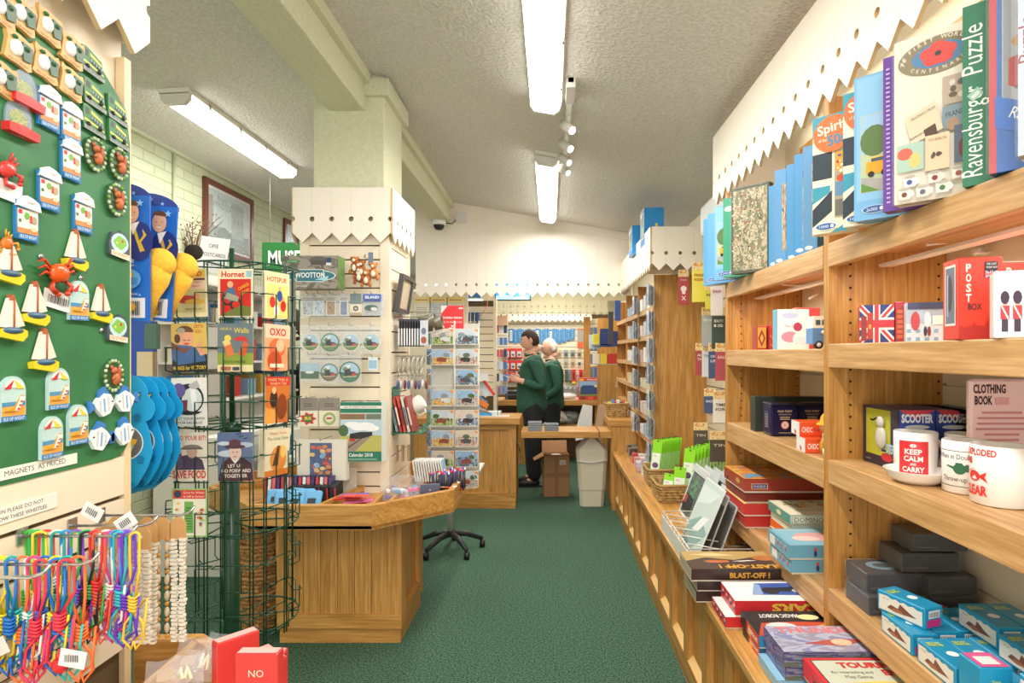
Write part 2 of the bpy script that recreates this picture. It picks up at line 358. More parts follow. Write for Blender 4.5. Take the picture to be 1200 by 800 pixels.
# ---------------- fixed furniture ----------------
XP=.87; XW=1.235; Y1=1.862; Y2=2.928
def slats(parent,x0,x1,z0,z1,mk,pitch=.077,gap=.008,mat=SLAT,name='slat'):
    """slatwall: separate horizontal boards with dark grooves; mk maps (a,b) -> box corners"""
    n=int((z1-z0)/pitch); c=None
    for i in range(n):
        if c is None:
            m=MB(); a,b=mk(x0,x1,z0,z0+pitch-gap); m.box(a,b,mat); c=m.build(name,parent)
        else:
            d=c.copy(); COL.objects.link(d); d.parent=parent; d.location=(0,0,pitch*i)
# low bench along the right wall
t=T('display_bench','long low oak bench cabinet with recessed panel front along the right wall','cabinet',(.60,0,0))
MB().box((.02,.2,0),(.62,5.7,.06),WY).build('plinth',t)
MB().box((.04,.2,.06),(.62,5.66,.53),WZ).build('body',t)
MB().box((-.015,.2,.53),(.63,5.72,.56),WY).build('bench_top',t,bevel=.004)
MB().box((.012,.2,.47),(.04,5.68,.53),WY).build('top_rail',t); MB().box((.012,.2,.06),(.04,5.68,.125),WY).build('bottom_rail',t)
st=None
for i in range(17):
    y=.36+i*.33
    if y>5.6: break
    if st is None: st=MB().box((.012,0,.125),(.04,.075,.47),WZ).build('stile',t,(0,y,0))
    else: d=st.copy(); COL.objects.link(d); d.parent=t; d.location=(0,y,0)
rl=C('#e3b977',.5)
bd=None
for i in range(16):
    y=.435+i*.33
    m=MB(); m.add([(.014,0,.125),(.014,.255,.125),(.039,.255,.15),(.039,0,.15)],[(0,1,2,3)],rl)
    if bd is None: bd=m.build('bevelled_ledge',t,(0,y,0))
    else: d=bd.copy(); COL.objects.link(d); d.parent=t; d.location=(0,y,0)
# shelving bays
PEG=C('#2b1d10',.8)
def panel(parent,y,z0=.56,z1=2.30,x0=XP,x1=XW,pegs=(.035,.31)):
    o=MB().box((x0,y,z0),(x1,y+.022,z1),WZ).build('side_panel',parent,bevel=.002)
    MB().box((x0-.004,y-.004,z0),(x0+.022,y+.03,z1),WZ).build('front_edge',parent)
    m=MB()
    for q in pegs:
        z=z0+.12
        while z<z1-.5:
            m.cyl((x0+q+.03,y-.0015,z),(x0+q+.03,y+.001,z),.0038,PEG,8); z+=.0365
    m.build('peg_holes',o)
def shelf(parent,y0,y1,z0,z1,x0=XP,x1=XW-.01):
    s=MB().box((x0+.022,y0,z1-.03),(x1,y1,z1),PY).build('shelf',parent)
    MB().box((x0-.006,y0+.002,z0),(x0+.022,y1-.002,z1),PY).build('shelf_lipping',s,bevel=.003)
def bay(label,y0,y1,zs):
    t=T('shelving_unit',label,'shelves')
    panel(t,y1)
    for z0,z1 in zs: shelf(t,y0,y1,z0,z1)
    slats(t,y0,y1,.6,1.75,lambda a,b,c,d:((XW-.012,a,c),(XW-.002,b,d)),.115)
    MB().box((XW-.014,y0,1.85),(XW-.004,y1,2.5),WZ).build('upper_back',t)
    return t
b1=bay('near right oak shelving bay with mugs and blue boxes, cut by the right edge',.80,Y1,[(1.765,1.84),(1.454,1.527),(1.094,1.168),(.695,.768)])
b2=bay('second right oak shelving bay holding stacked game boxes and navy tins',Y1+.03,Y2,[(1.765,1.84),(1.438,1.512),(1.07,1.16),(.66,.735)])
for b,y0,y1 in ((b1,.9,1.8),(b2,1.95,2.9)):
    MB().box((.99,y0,1.758),(1.03,y1,1.766),WHITE).build('lamp_housing',b)
t=T('lamp_flex','white electric flex and plug adaptor under the top shelf of the near bay','cable')
MB().tube([P(1085,287,1.7),P(1110,284,1.7),P(1135,283,1.72),P(1158,286,1.72),P(1165,292,1.7),P(1156,297,1.66),P(1142,296,1.64)],.004,WHITE).build('flex',t)
MB().box(P(1166,279,1.78),P(1178,297,1.76),WHITE).build('adaptor',t); MB().cyl(P(1142,296,1.66),P(1150,291,1.68),.009,WHITE).build('plug',t)
t=T('lamp_flex','white bent flex end under the top shelf of the second bay','cable')
MB().tube([P(915,333,2.7),P(940,335,2.7),P(955,338,2.65),P(958,345,2.6),P(948,350,2.6)],.005,WHITE).build('flex',t)
# slatwall between bay and tower, and tower panels
t=T('slatwall','cream slatwall panel behind the hanging seed and sign packets on the right','slatwall')
slats(t,Y2+.05,4.6,.62,2.1,lambda a,b,c,d:((XW-.03,a,c),(XW-.012,b,d)),.105)
MB().box((XW-.012,Y2+.05,.56),(XW-.004,4.6,2.2),DARKGAP).build('backing',t)
t=T('tower_shelving','tall oak tower shelving under the cream canopy, racks hung on its aisle side','shelves',(0,0,0))
for y in (4.6,5.45,6.3,7.15):
    MB().box((.80,y,.56 if y<6 else 0),(XW,y+.025,2.10),WZ).build('side_panel',t,bevel=.002)
for y in (4.63,5.48,6.33):
    for z in (.80,.98,1.20,1.42,1.64,1.86):
        MB().box((.795,y,z-.04),(XW,y+.82,z),PY).build('shelf',t)
MB().box((XW-.03,4.6,.56),(XW-.01,7.2,2.1),WZ).build('back_panel',t)
# till: left counter, flap, right end support, rear counter
t=T('till_counter','oak till counter with recessed panel at the left of the flap','counter',(-.33,5.75,0))
MB().box((-1.0,0,.0),(-.005,.42,.08),WX).build('plinth',t)
MB().box((-1.0,.02,.08),(0,.42,.81),WZ).build('body',t)
MB().box((-1.0,0,.08),(0,.02,.15),WX).build('bottom_rail',t); MB().box((-1.0,0,.76),(0,.02,.81),WX).build('top_rail',t)
MB().box((-.075,0,.15),(0,.02,.76),WZ).build('stile',t); MB().box((-.62,0,.15),(-.545,.02,.76),WZ).build('stile',t)
MB().box((-1.02,-.04,.81),(.04,.46,.873),WX).build('counter_top',t,bevel=.004)
t=T('counter_flap','oak lifting counter flap bridging the till gap above carton and bin','counter',(-.30,5.66,0))
MB().box((.02,0,.69),(.76,.42,.75),WX).build('flap',t,bevel=.004)
MB().box((.77,0,.69),(.885,.42,.75),WX).build('end_block',t,bevel=.004)
for i in range(5): MB().box((.05+.165*i,.0,.7502),(.052+.165*i,.42,.7508),C('#a87434')).build('joint',t)
t=T('counter_end','oak end support of the counter flap beside the low bench','counter',(.575,5.68,0))
MB().box((.01,0,0),(.25,.5,.07),WX).build('plinth',t); MB().box((0,0,.07),(.25,.5,.80),WZ).build('body',t)
MB().box((-.02,-.01,.80),(.25,.52,.86),WX).build('top',t,bevel=.004)
t=T('rear_counter','oak rear counter behind the two staff carrying the red train set box','counter',(0,8.0,0))
MB().box((-1.3,0,.79),(.78,.6,.86),WX).build('counter_top',t,bevel=.004)
for x in (-1.25,-.45,.6): MB().box((x,.05,0),(x+.14,.55,.79),WZ).build('support',t)
MB().box((-1.3,.56,0),(.78,.6,.79),C('#6b4a28')).build('back_panel',t); MB().box((-.4,.08,.50),(.6,.56,.53),WX).build('shelf',t)
# island display: octagonal tray, plank front base, slatwall tower
ZT=.784; ZB=.667
out=[(-1.42,2.8),(-.836,2.8),(-.504,3.12),(-.497,3.46),(-.80,3.92),(-1.42,3.98),(-1.83,3.6),(-1.83,3.2)]
t=T('island_display','octagonal oak display tray on a plank front base around the cream slatwall tower','display stand')
n=len(out); cx,cy=-1.12,3.43
def inset(p,k=.03):
    v=Vector((cx-p[0],cy-p[1])); v=v.normalized()*k*1.15; return (p[0]+v.x,p[1]+v.y)
for i in range(n):
    a,b=out[i],out[(i+1)%n]; m=MB()
    m.prism([a,b,inset(b),inset(a)],ZB,ZT,WX if abs(a[0]-b[0])>abs(a[1]-b[1])*.6 else WY); m.build('tray_side',t,bevel=.002)
MB().prism(out,ZB+.005,ZB+.02,WX).build('tray_floor',t); MB().prism([inset(q,.035) for q in out],ZB+.055,ZB+.07,WX).build('raised_floor',t)
for a,b in (((-1.10,2.83),(-1.02,3.26)),((-.85,2.83),(-.875,3.3)),((-.78,2.88),(-.80,3.9)),((-.55,3.30),(-.86,3.72)),((-1.42,2.83),(-1.36,3.26)),((-1.8,3.3),(-1.36,3.5))):
    a=Vector(a);b=Vector(b); d=(b-a).normalized(); q=Vector((-d.y,d.x))*.009
    if (a.x,a.y)==(-.78,2.88): a=Vector((-.84,2.83)); b=Vector((-.62,3.62)); d=(b-a).normalized(); q=Vector((-d.y,d.x))*.009
    MB().prism([tuple(a-q),tuple(b-q),tuple(b+q),tuple(a+q)],ZB+.02,ZT-.004,WY).build('divider',t)
bx0,bx1,by0,by1=-1.41,-.765,3.07,3.58
MB().box((bx0+.01,by0+.02,0),(bx1-.01,by1-.01,.08),WX).build('plinth',t)
MB().box((bx0,by0+.025,.08),(bx1-.03,by1,ZB),WZ).build('base',t)
MB().box((bx0,by0,.08),(bx1,by0+.025,.155),WX).build('bottom_rail',t)
MB().box((bx0,by0,.155),(bx0+.05,by0+.025,ZB),WZ).build('stile',t); MB().box((bx1-.07,by0,.155),(bx1,by0+.025,ZB),WZ).build('stile',t)
w=(bx1-.07-bx0-.05)/6
for i in range(6): MB().box((bx0+.05+w*i+.0012,by0+.010,.155),(bx0+.05+w*(i+1)-.0012,by0+.024,ZB),WZ).build('plank',t)
for a,b,z0,z1 in ((by0+.025,by0+.10,.08,ZB),(by1-.07,by1,.08,ZB),(by0+.1,by1-.07,.08,.155),(by0+.1,by1-.07,.60,ZB)): MB().box((bx1-.03,a,z0),(bx1,b,z1),WZ if z1-z0>.3 else WY).build('side_rail',t)
tw=T('slatwall_tower','square cream slatwall tower rising from the octagonal tray round the column','slatwall')
for a,b in (((-1.35,3.262),(-.89,3.28)),((-1.35,3.69),(-.89,3.70)),((-1.35,3.28),(-1.315,3.69)),((-.908,3.28),(-.89,3.69))): MB().box((*a,.69),(*b,2.32),DARKGAP).build('core_panel',tw)
slats(tw,-1.325,-.925,.70,2.25,lambda a,b,c,d:((a,3.25,c),(b,3.262,d)),.077)
slats(tw,3.28,3.68,.70,2.25,lambda a,b,c,d:((-.892,a,c),(-.878,b,d)),.115)
for x in (-1.36,-.925): MB().box((x,3.244,.69),(x+.05,3.262,2.3),CREAM2).build('corner_post',tw)
MB().box((-.89,3.262,.69),(-.875,3.29,2.3),CREAM2).build('corner_post',tw); MB().box((-.89,3.67,.69),(-.872,3.71,2.3),CREAM2).build('corner_post',tw)
# left display wall: magnet board, cream boards, hook slats
XL=-1.02
t=T('magnet_board','green painted display board covered with souvenir magnets on the left','board',(XL,0,0))
m=MB(frame((0,0,0),(0,1,0),(0,0,1)))
ya,yb,za,zb=.6,1.432,1.255,2.17
pts=[(ya,za),(yb-.06,za)]+[(yb-.06+.06*math.sin(a),za+.05-.05*math.cos(a)) for a in (.4,.8,1.2,1.57)]+[(yb,zb-.17)]+[(yb-.22+.22*math.cos(a),zb-.17+.17*math.sin(a)) for a in (.3,.6,.9,1.2,1.57)]+[(ya,zb)]
m.prism(pts,0,.012,bumpy('board_green','#2f6f41','#3a7c4b',9,.1,.001,.55)); m.build('board',t)
for y,z in ((1.395,2.08),(1.28,1.66),(1.18,1.69),(1.34,1.55)): MB().cyl((.012,y,z),(.015,y,z),.006,STEEL,10).build('screw',t)
t2=T('hook_wall','cream slatted wall below the magnet board carrying chrome hooks','slatwall')
for i,(z0,z1) in enumerate(((1.165,1.255),(1.075,1.155),(.985,1.065),(.895,.975),(.80,.885))): MB().box((XL-.004,.5,z0),(XL+.010,1.436,z1),CREAM2).build('slat',t2)
MB().box((XL-.01,.5,.7),(XL-.002,1.436,1.27),DARKGAP).build('backing',t2); MB().box((XL-.01,1.415,.7),(XL+.011,1.437,2.2),C('#e6d0a6')).build('edge_trim',t2)
# signs on it
def sign(name,label,txts,M,w,h,bg='#efece0',fg='#3b3b42',cat='sign',th=.0015,hh=None,bold=0):
    t=T(name,label,cat); m=MB(M); m.box((0,0,-.0002),(w,h,th),C(bg)); m.build('card',t)
    q=MB(M@Matrix.Translation((0,0,th))); n=len(txts); hh=hh or h/(n+.6)*.55
    for i,x in enumerate(txts):
        W_=tmesh(x,2)[2]*hh/.7
        q.t(x,w/2,h-(i+.85)*h/(n+.2),hh,fg,w=min(W_,w*.92),bold=bold)
    q.build('lettering',t); return t
M_=lambda y,z:Fl((XL+.0125,y,z))
sign('paper_sign','white strip sign reading MAGNETS AS PRICED at the foot of the green board',['MAGNETS  AS PRICED'],M_(1.07,1.265),.20,.022,hh=.010)
sign('paper_sign','white strip notice about whistles on the cream slat below the magnets',['HYGIENIC REASON PLEASE DO NOT','LET CHILDREN BLOW THESE WHISTLES'],Fl((XL+.011,.98,1.185)),.24,.03,hh=.0075)
# second tray island, lower left
t=T('corner_tray','oak tray counter corner at the lower left holding packets and red boxes','display stand')
o2=[(-1.03,1.06),(-1.03,1.52),(-.885,1.525),(-.575,1.30),(-.30,1.06),(-.30,.9),(-1.03,.9)]
for i in range(4):
    a,b=o2[i],o2[i+1]; k=.028; ia=(a[0]+(.0 if i==0 else -.012),a[1]-k); ib=(b[0]-.012,b[1]-k)
    if i==0: continue
    MB().prism([a,b,ib,ia],ZB,ZT,WX).build('tray_side',t,bevel=.002)
MB().prism([(-1.03,.9),(-1.03,1.5),(-.89,1.5),(-.575,1.28),(-.31,1.05),(-.31,.9)],ZB,ZB+.015,WX).build('tray_floor',t)
MB().prism([(-.895,1.50),(-.88,1.50),(-.86,1.0),(-.875,1.0)],ZB+.01,ZT-.003,WY).build('divider',t)
MB().prism([(-1.0,.95),(-1.0,1.3),(-.9,1.3),(-.66,1.1),(-.66,.95)],.0,ZB,WZ).build('base',t)
# ---------------- generic packaging ----------------
def BX(name,label,cat,loc,w,d,h,col,rz=0,group=None,lid=None,rx=0,ry=0,rough=.3,body='box'):
    t=T(name,label,cat,loc,rz,group,rx,ry); m=col if not isinstance(col,str) else C(col,rough)
    if lid:
        MB().box((.003,.003,0),(w-.003,d-.003,h*.55),C(lid[1]) if isinstance(lid[1],str) else lid[1]).build('box_base',t)
        k=MB().box((0,0,h*lid[0]),(w,d,h),m).build('lid',t)
    else: MB().cb((w/2,d/2,0),(w,d,h),m,min(.002,w*.06,d*.06,h*.06)).build(body,t)
    return t
EP=.0006
def FF(): return MB(frame((0,-EP,0),(1,0,0),(0,0,1)))
def FL(d): return MB(frame((-EP,d,0),(0,-1,0),(0,0,1)))
def FTp(h): return MB(frame((0,0,h+EP),(1,0,0),(0,1,0)))
# ---------------- souvenir magnets on the green board ----------------
XM=XL+.0125
def mloc(x,y): Y=(.001-XM)*700/(645-x); return (XM,Y,1.5-(y-413)*Y/700)
LB=frame((0,0,0),(0,1,0),(0,0,1))
def place(proto,spots,group):
    for i,(x,y,lab,*r) in enumerate(spots):
        if i==0: proto.location=mloc(x,y); proto['label']=lab; proto['group']=group; o=proto
        else: o=dup(proto,mloc(x,y),None,lab,group)
        if r: o.rotation_euler=(math.radians(r[0]),0,0)
def mk(name,cat='magnet'): return T(name,'souvenir magnet',cat)
def pr(part,name,t): return part.build(name,t)
# tan scroll with white island and green castle
t=mk('scroll_magnet'); m=MB(LB)
m.prism([(-.028,-.02),(-.03,-.028),(-.022,-.03),(.0,-.028),(.022,-.031),(.03,-.026),(.027,-.015),(.026,.0),(.029,.02),(.024,.03),(.015,.026),(-.005,.03),(-.022,.027),(-.03,.031),(-.031,.022),(-.027,.01)],0,.008,C('#d9a860')); m.build('scroll',t)
MB(LB).ball((-.008,.0,.008),(.013,.017,.008),C('#eef0ee'),10,6).build('white_relief',t)
m=MB(LB); m.prism([(.0,.018),(.022,.016),(.024,-.012),(.008,-.016),(.002,-.002)],.006,.012,C('#4f6b55')); m.ball((.010,.008,.012),(.006,.005,.004),C('#2f5b3a'),8,5); m.ball((-.015,.018,.01),(.006,.004,.004),C('#2f6b3a'),8,5); m.build('green_relief',t)
m=MB(LB@Matrix.Translation((0,0,.0085))); m.t('ISLE OF WIGHT',0,-.027,.005,'#7a4a1a',w=.042); m.build('lettering',t)
G='tan scroll magnets'
place(t,[(22,18,'tan scroll magnet second from the left in the top row',-8),(54,32,'tan scroll magnet third from the left in the top row',-8),(81,60,'tan scroll magnet directly left of the topmost green bus magnet',-8),(-2,10,'tan scroll magnet cut by the left edge in the top row',-8),(18,59,'tan scroll magnet leftmost complete one in the second row, above the domes',-8),(50,76,'tan scroll magnet in the middle of the second row',-8),(80,98,'tan scroll magnet lowest of its kind, left of the second bus magnet',-8),(-2,92,'tan scroll magnet mostly cut by the left edge beside the upper dome',-8)],G)
# bus
t=mk('bus_magnet'); m=MB(LB)
m.prism([(-.031,-.024),(.031,-.03),(.031,-.02),(.024,.014),(-.02,.03),(-.031,.028)],0,.006,C('#3b7a3f')); m.build('bus_body',t)
m=MB(LB@Matrix.Translation((0,0,.0062))); m.poly([(-.026,.024),(-.015,.022),(-.015,.008),(-.026,.010)],'#2a3a33'); m.poly([(-.01,.02),(.022,.008),(.024,.003),(-.01,.013)],'#d8d64c'); m.poly([(-.01,.008),(.025,-.002),(.026,-.007),(-.01,.0)],'#243a33'); m.poly([(-.029,-.001),(.028,-.013),(.029,-.016),(-.029,-.006)],'#e4df57')
for i in range(5): m.r(-.009+.007*i,.001-.002*i,.004,.006,'#7f9a96')
m.poly([(-.03,-.015),(.031,-.022),(.031,-.03),(-.031,-.024)],'#8d9391'); m.t('ISLE OF WIGHT',0,-.024,.006,'#2c2f35',w=.05,rot=-.1); m.build('print',t)
m=MB(LB)
for u in (-.018,.015): m.cyl((u,-.012-.0*u,.004),(u,-.012,.009),.005,BLACK,10)
m.build('wheels',t)
place(t,[(106,75,'green double-decker bus magnet at the top, near the curved board edge'),(108,112,'green bus magnet second down in the left bus column'),(107,142,'green bus magnet lowest in the left bus column, above a squirrel oval'),(135,130,'green bus magnet upper one at the right board edge'),(136,158,'green bus magnet lower one at the right board edge')],'green bus magnets')
# domes
t=mk('dome_magnet'); m=MB(LB)
arc=[(.028*math.cos(a),.0+.038*math.sin(a)) for a in [PI*i/12 for i in range(13)]]
m.prism(arc+[(-.028,-.02),(.028,-.02)],0,.004,C('#7a8f9a')); m.build('backing',t)
m=MB(LB@Matrix.Translation((0,0,.0042))); m.e(-.002,.0,.02,.018,photo(3,['#5a7a3a','#8aa04a','#c0ad5e','#6d8a44']),16); m.build('picture',t)
m=MB(LB); m.ball((0,-.0,.004),(.028,.036,.016),FILM,16,10); m.build('clear_dome',t)
m=MB(LB); m.prism([(-.032,-.03),(.032,-.034),(.034,-.018),(0,-.012),(-.032,-.014)],0,.016,C('#d22f2c',.3)); m.build('red_base',t)
place(t,[(26,106,'clear dome magnet on a red base, upper of the two'),(19,140,'clear dome magnet on a red base, lower of the two')],'red domed magnets')
# house with blue border
t=mk('cottage_magnet'); m=MB(LB)
m.prism([(-.025,-.04),(.025,-.043),(.025,.03),(-.025,.034)],0,.006,C('#2f7fb8')); m.build('plaque',t)
m=MB(LB); m.prism([(-.026,.022),(.026,.018),(.022,.034),(.01,.04),(-.006,.044),(-.02,.038)],.004,.011,C('#f2f2ee')); m.ball((0,.035,.008),(.018,.008,.006),C('#f6f6f3'),10,5); m.build('white_roof',t)
m=MB(LB@Matrix.Translation((0,0,.0062))); m.r(-.022,-.022,.045,.04,'#e8e4d8'); m.r(-.022,-.028,.045,.01,'#d98a4a'); m.r(-.02,.008,.008,.008,'#c92f2f'); m.r(-.02,-.008,.006,.006,'#3c7a3c'); m.e(-.002,.006,.006,.007,'#6fae3a',10); m.r(.004,-.006,.005,.014,'#d63030'); m.e(.014,.0,.006,.008,'#b59f7a',10); m.r(.006,-.022,.012,.008,'#f0c9a0'); m.r(-.022,-.04,.045,.011,'#2f7fb8'); m.t('ISLE OF WIGHT',0,-.037,.006,'#f4f4f4',w=.036); m.build('print',t)
place(t,[(54,127,'cottage magnet with white roof beside the upper clear dome'),(80,145,'cottage magnet with white roof left of the lowest left-column bus'),(80,188,'cottage magnet with white roof left of the upper squirrel oval'),(54,222,'cottage magnet with white roof below the lower dome, middle of the board'),(28,257,'cottage magnet with white roof nearest the left edge'),(94,250,'cottage magnet with white roof above the sailing boat at mid-board')],'cottage magnets')
# squirrel oval
t=mk('squirrel_magnet'); m=MB(LB)
vs=[]; 
for i in range(18): a=2*PI*i/18; r=1+.06*(i%2); vs.append((.030*r*math.cos(a),.037*r*math.sin(a)))
m.prism(vs,0,.007,C('#3d5f3c')); m.build('leafy_oval',t)
m=MB(LB)
for i in range(18): a=2*PI*i/18; m.ball((.027*math.cos(a),.034*math.sin(a),.008),(.005,.005,.003),C('#b9c9a8' if i%3 else '#6f9a45'),6,4)
m.build('leaf_border',t)
m=MB(LB); c='#c06a3c'
m.ball((.004,-.008,.010),(.011,.015,.007),C(c),10,6); m.ball((-.003,.012,.011),(.008,.008,.006),C(c),10,6); m.ball((-.010,.02,.010),(.003,.005,.003),C(c),6,4); m.ball((.014,.004,.009),(.006,.018,.005),C('#a9552c'),8,6); m.tube([(-.006,-.002,.014),(-.012,-.008,.014)],.003,C(c)); m.build('squirrel',t)
place(t,[(108,181,'oval red squirrel magnet, left one of the upper pair'),(136,192,'oval red squirrel magnet, right one of the upper pair at the board edge'),(133,234,'oval red squirrel magnet above the upper island map'),(129,440,'oval red squirrel magnet lowest on the board, above the blue fish')],'red squirrel magnets')
# island map with banner
t=mk('island_map_magnet'); m=MB(LB); m.prism([(-.032,-.026),(.03,-.034),(.034,.0),(.026,.024),(.005,.034),(-.006,.028),(-.024,.026),(-.034,.0)],0,.006,C('#4a545c')); m.build('backing',t)
m=MB(LB@Matrix.Translation((0,0,.0062))); m.e(0,.004,.028,.023,'#bfe0e4',14); m.poly([(-.022,.006),(-.004,.022),(.02,.014),(.022,.002),(.004,-.012),(-.012,-.006)],'#86c04e'); m.e(.008,.010,.004,.004,'#d23a30',8); m.e(-.01,.004,.003,.003,'#e8e06a',8); m.poly([(-.028,-.014),(.030,-.02),(.030,-.033),(-.028,-.026)],'#f0e6c8'); m.t('ISLE OF WIGHT',.0,-.026,.008,'#c8322c',w=.048,rot=-.08); m.build('print',t)
place(t,[(137,287,'island map magnet with lettered banner, upper one, at the right board edge'),(135,385,'island map magnet with lettered banner, lower one, at the right board edge')],'island map magnets')
# sailing boat
t=mk('boat_magnet'); m=MB(LB)
m.prism([(-.028,-.036),(.02,-.044),(.03,-.034),(.03,-.024),(.02,-.02),(-.016,-.02),(-.03,-.024)],0,.012,C('#e3cf2c',.3)); m.build('hull',t)
MB(LB).ball((0,-.024,.010),(.024,.007,.006),C('#3f6480'),10,5).build('waves',t)
m=MB(LB); m.prism([(-.024,-.018),(.002,-.02),(.003,.036),(-.006,.036)],.002,.009,C('#efe6d6')); m.prism([(.004,-.02),(.026,-.014),(.006,.034)],.002,.010,C('#e9dfcc')); m.build('sails',t)
m=MB(LB); m.prism([(-.007,.032),(.006,.032),(.004,.042),(-.002,.043)],.002,.010,C('#b0603a')); m.tube([(.003,-.02,.010),(.004,.036,.010)],.0015,C('#b0603a'),5); m.build('mast',t)
place(t,[(84,292,'sailing boat magnet on yellow hull behind the big orange crab'),(5,305,'sailing boat magnet cut by the left edge under the small orange lizard'),(36,355,'sailing boat magnet directly left of the barcode tag'),(114,355,'sailing boat magnet right of the striped parasol arch'),(8,372,'sailing boat magnet at the left edge, lower one'),(47,410,'sailing boat magnet standing alone, lowest of the boats')],'sailing boat magnets')
# crab
def crab(name,label,x,y,s,c1,c2,rot=0):
    t=T(name,label,'magnet',mloc(x,y)); t.rotation_euler=(rot,0,0); t.scale=(s,s,s)
    MB(LB).ball((0,0,.012),(.024,.020,.012),C(c1,.25),14,8).build('shell',t)
    for q in (-1,1):
        for i in range(3): MB(LB).tube([(q*.018,-.004+.008*i,.010),(q*.034,.004+.012*i,.014),(q*.044,-.004+.014*i,.008)],[.003,.003,.0012],C(c2,.3),6).build('leg',t)
        k=MB(LB); k.tube([(q*.014,-.016,.010),(q*.026,-.028,.014),(q*.016,-.038,.014)],[.004,.005,.006],C(c2,.3),7); k.ball((q*.012,-.042,.014),(.007,.006,.005),C(c2,.3),8,6); k.build('claw',t)
    m=MB(LB)
    for q in (-.006,.006): m.ball((q,-.018,.020),(.002,.002,.002),BLACK,6,4)
    m.build('eyes',t); return t
crab('crab_magnet','large glossy orange crab magnet over the barcode tag',62,320,1.0,'#dd5a1e','#c9401c',.15)
crab('crab_magnet','small red crab magnet cut by the left edge above the cottage magnets',2,198,.75,'#d8413a','#cf3a35',.6)
crab('lizard_magnet','orange and yellow creature magnet at the left edge above a boat',3,285,.55,'#d8742a','#d89a2c',1.0)
for x,y,l,ang in ((64,352,'barcode price tag hanging from the big orange crab magnet',-.18),(3,222,'blank white tag hanging from the small red crab at the left edge',-.1)):
    t=T('price_tag',l,'tag',mloc(x,y)); t.location.x+=.004; t.rotation_euler=(ang,0,0); MB(LB).box((-.034,-.018,0),(.034,.018,.001),C('#eceae6')).build('card',t)
    if x>20:
        m=MB(LB@Matrix.Translation((0,0,.0012))); rr=random.Random(4); u=-.024
        while u<.024: w_=rr.choice((.0012,.002,.0028)); m.r(u,-.008,w_,.016,'#3a3a3c'); u+=w_+rr.choice((.0012,.002))
        m.build('barcode',t)
# arch with parasol and deckchair
t=mk('seaside_magnet'); m=MB(LB)
arc=[(.026*math.cos(a),.014+.028*math.sin(a)) for a in [PI*i/12 for i in range(13)]]
m.prism(arc+[(-.026,-.042),(.026,-.042)],0,.007,C('#b9d6d2')); m.build('arch',t)
m=MB(LB@Matrix.Translation((0,0,.0072))); m.r(-.024,-.034,.048,.02,'#e3a548'); m.r(-.024,-.014,.048,.008,'#4d8fb8'); m.r(-.026,-.042,.052,.010,'#2f7fb8'); m.t('ISLE OF WIGHT',0,-.040,.006,'#f4f4f4',w=.044)
m.e(0,.018,.021,.018,'#eef0e6',12,0,PI)
m.poly([(-.021,.018),(0,.036),(-.007,.018)],'#d23238'); m.poly([(.006,.018),(0,.036),(.021,.018)],'#e6d33a'); m.build('print',t)
m=MB(LB); m.prism([(-.02,-.022),(.004,-.024),(.02,.004),(.014,.006),(.0,-.016)],.006,.010,C('#d99a2a')); m.prism([(.0,-.022),(.006,-.022),(.020,.002),(.012,.004)],.009,.012,C('#f0ece4'))
for k in (0,.3,.6): m.prism([(.001+.012*k,-.020+.022*k),(.006+.012*k,-.021+.022*k),(.008+.012*k,-.018+.022*k),(.003+.012*k,-.017+.022*k)],.012,.0125,C('#d23238'))
m.build('deckchair',t)
place(t,[(89,352,'parasol and deckchair magnet just right of the barcode tag'),(65,455,'parasol and deckchair magnet alone in the middle, below the lone boat'),(11,467,'parasol and deckchair magnet at the left edge'),(88,497,'parasol and deckchair magnet beside the lower left blue fish'),(57,512,'parasol and deckchair magnet directly above the lettered strip sign')],'parasol and deckchair magnets')
# blue and white fish
def fish(x,y,l,fl,rot):
    t=T('fish_magnet',l,'magnet',mloc(x,y),group='blue and white fish magnets'); t.rotation_euler=(rot,0,0); m=MB(LB)
    m.prism([(fl*a,b) for a,b in ((-.03,0),(-.02,.02),(.0,.026),(.018,.016),(.03,.004),(.02,-.012),(.008,-.026),(-.014,-.022))],0,.009,C('#eceff2',.3)); m.build('body',t)
    m=MB(LB); m.prism([(fl*a,b) for a,b in ((-.02,.02),(-.006,.040),(.012,.032),(.014,.018),(0,.024))],.001,.008,C('#3f7fc4')); m.prism([(fl*a,b) for a,b in ((.026,.002),(.042,.016),(.044,-.012),(.03,-.004))],.001,.008,C('#3f7fc4')); m.build('fins',t)
    m=MB(LB)
    for k in range(3): m.prism([(fl*(-.012+.012*k),.018-.004*k),(fl*(-.008+.012*k),.018-.004*k),(fl*(-.008+.012*k),-.016),(fl*(-.012+.012*k),-.016)],.009,.0098,C('#7aa8d8' if k%2 else '#c9cdd2'))
    m.ball((fl*-.022,.004,.010),(.002,.002,.002),BLACK,6,4); m.build('markings',t)
fish(118,474,'blue and white fish magnet, upper left of the four',-1,.1); fish(143,470,'blue and white fish magnet, upper right, overhanging the board edge',1,.1); fish(113,514,'blue and white fish magnet, lower left of the four',1,-.1); fish(142,508,'blue and white fish magnet, lower right, beside the blue play sets',-1,.1)
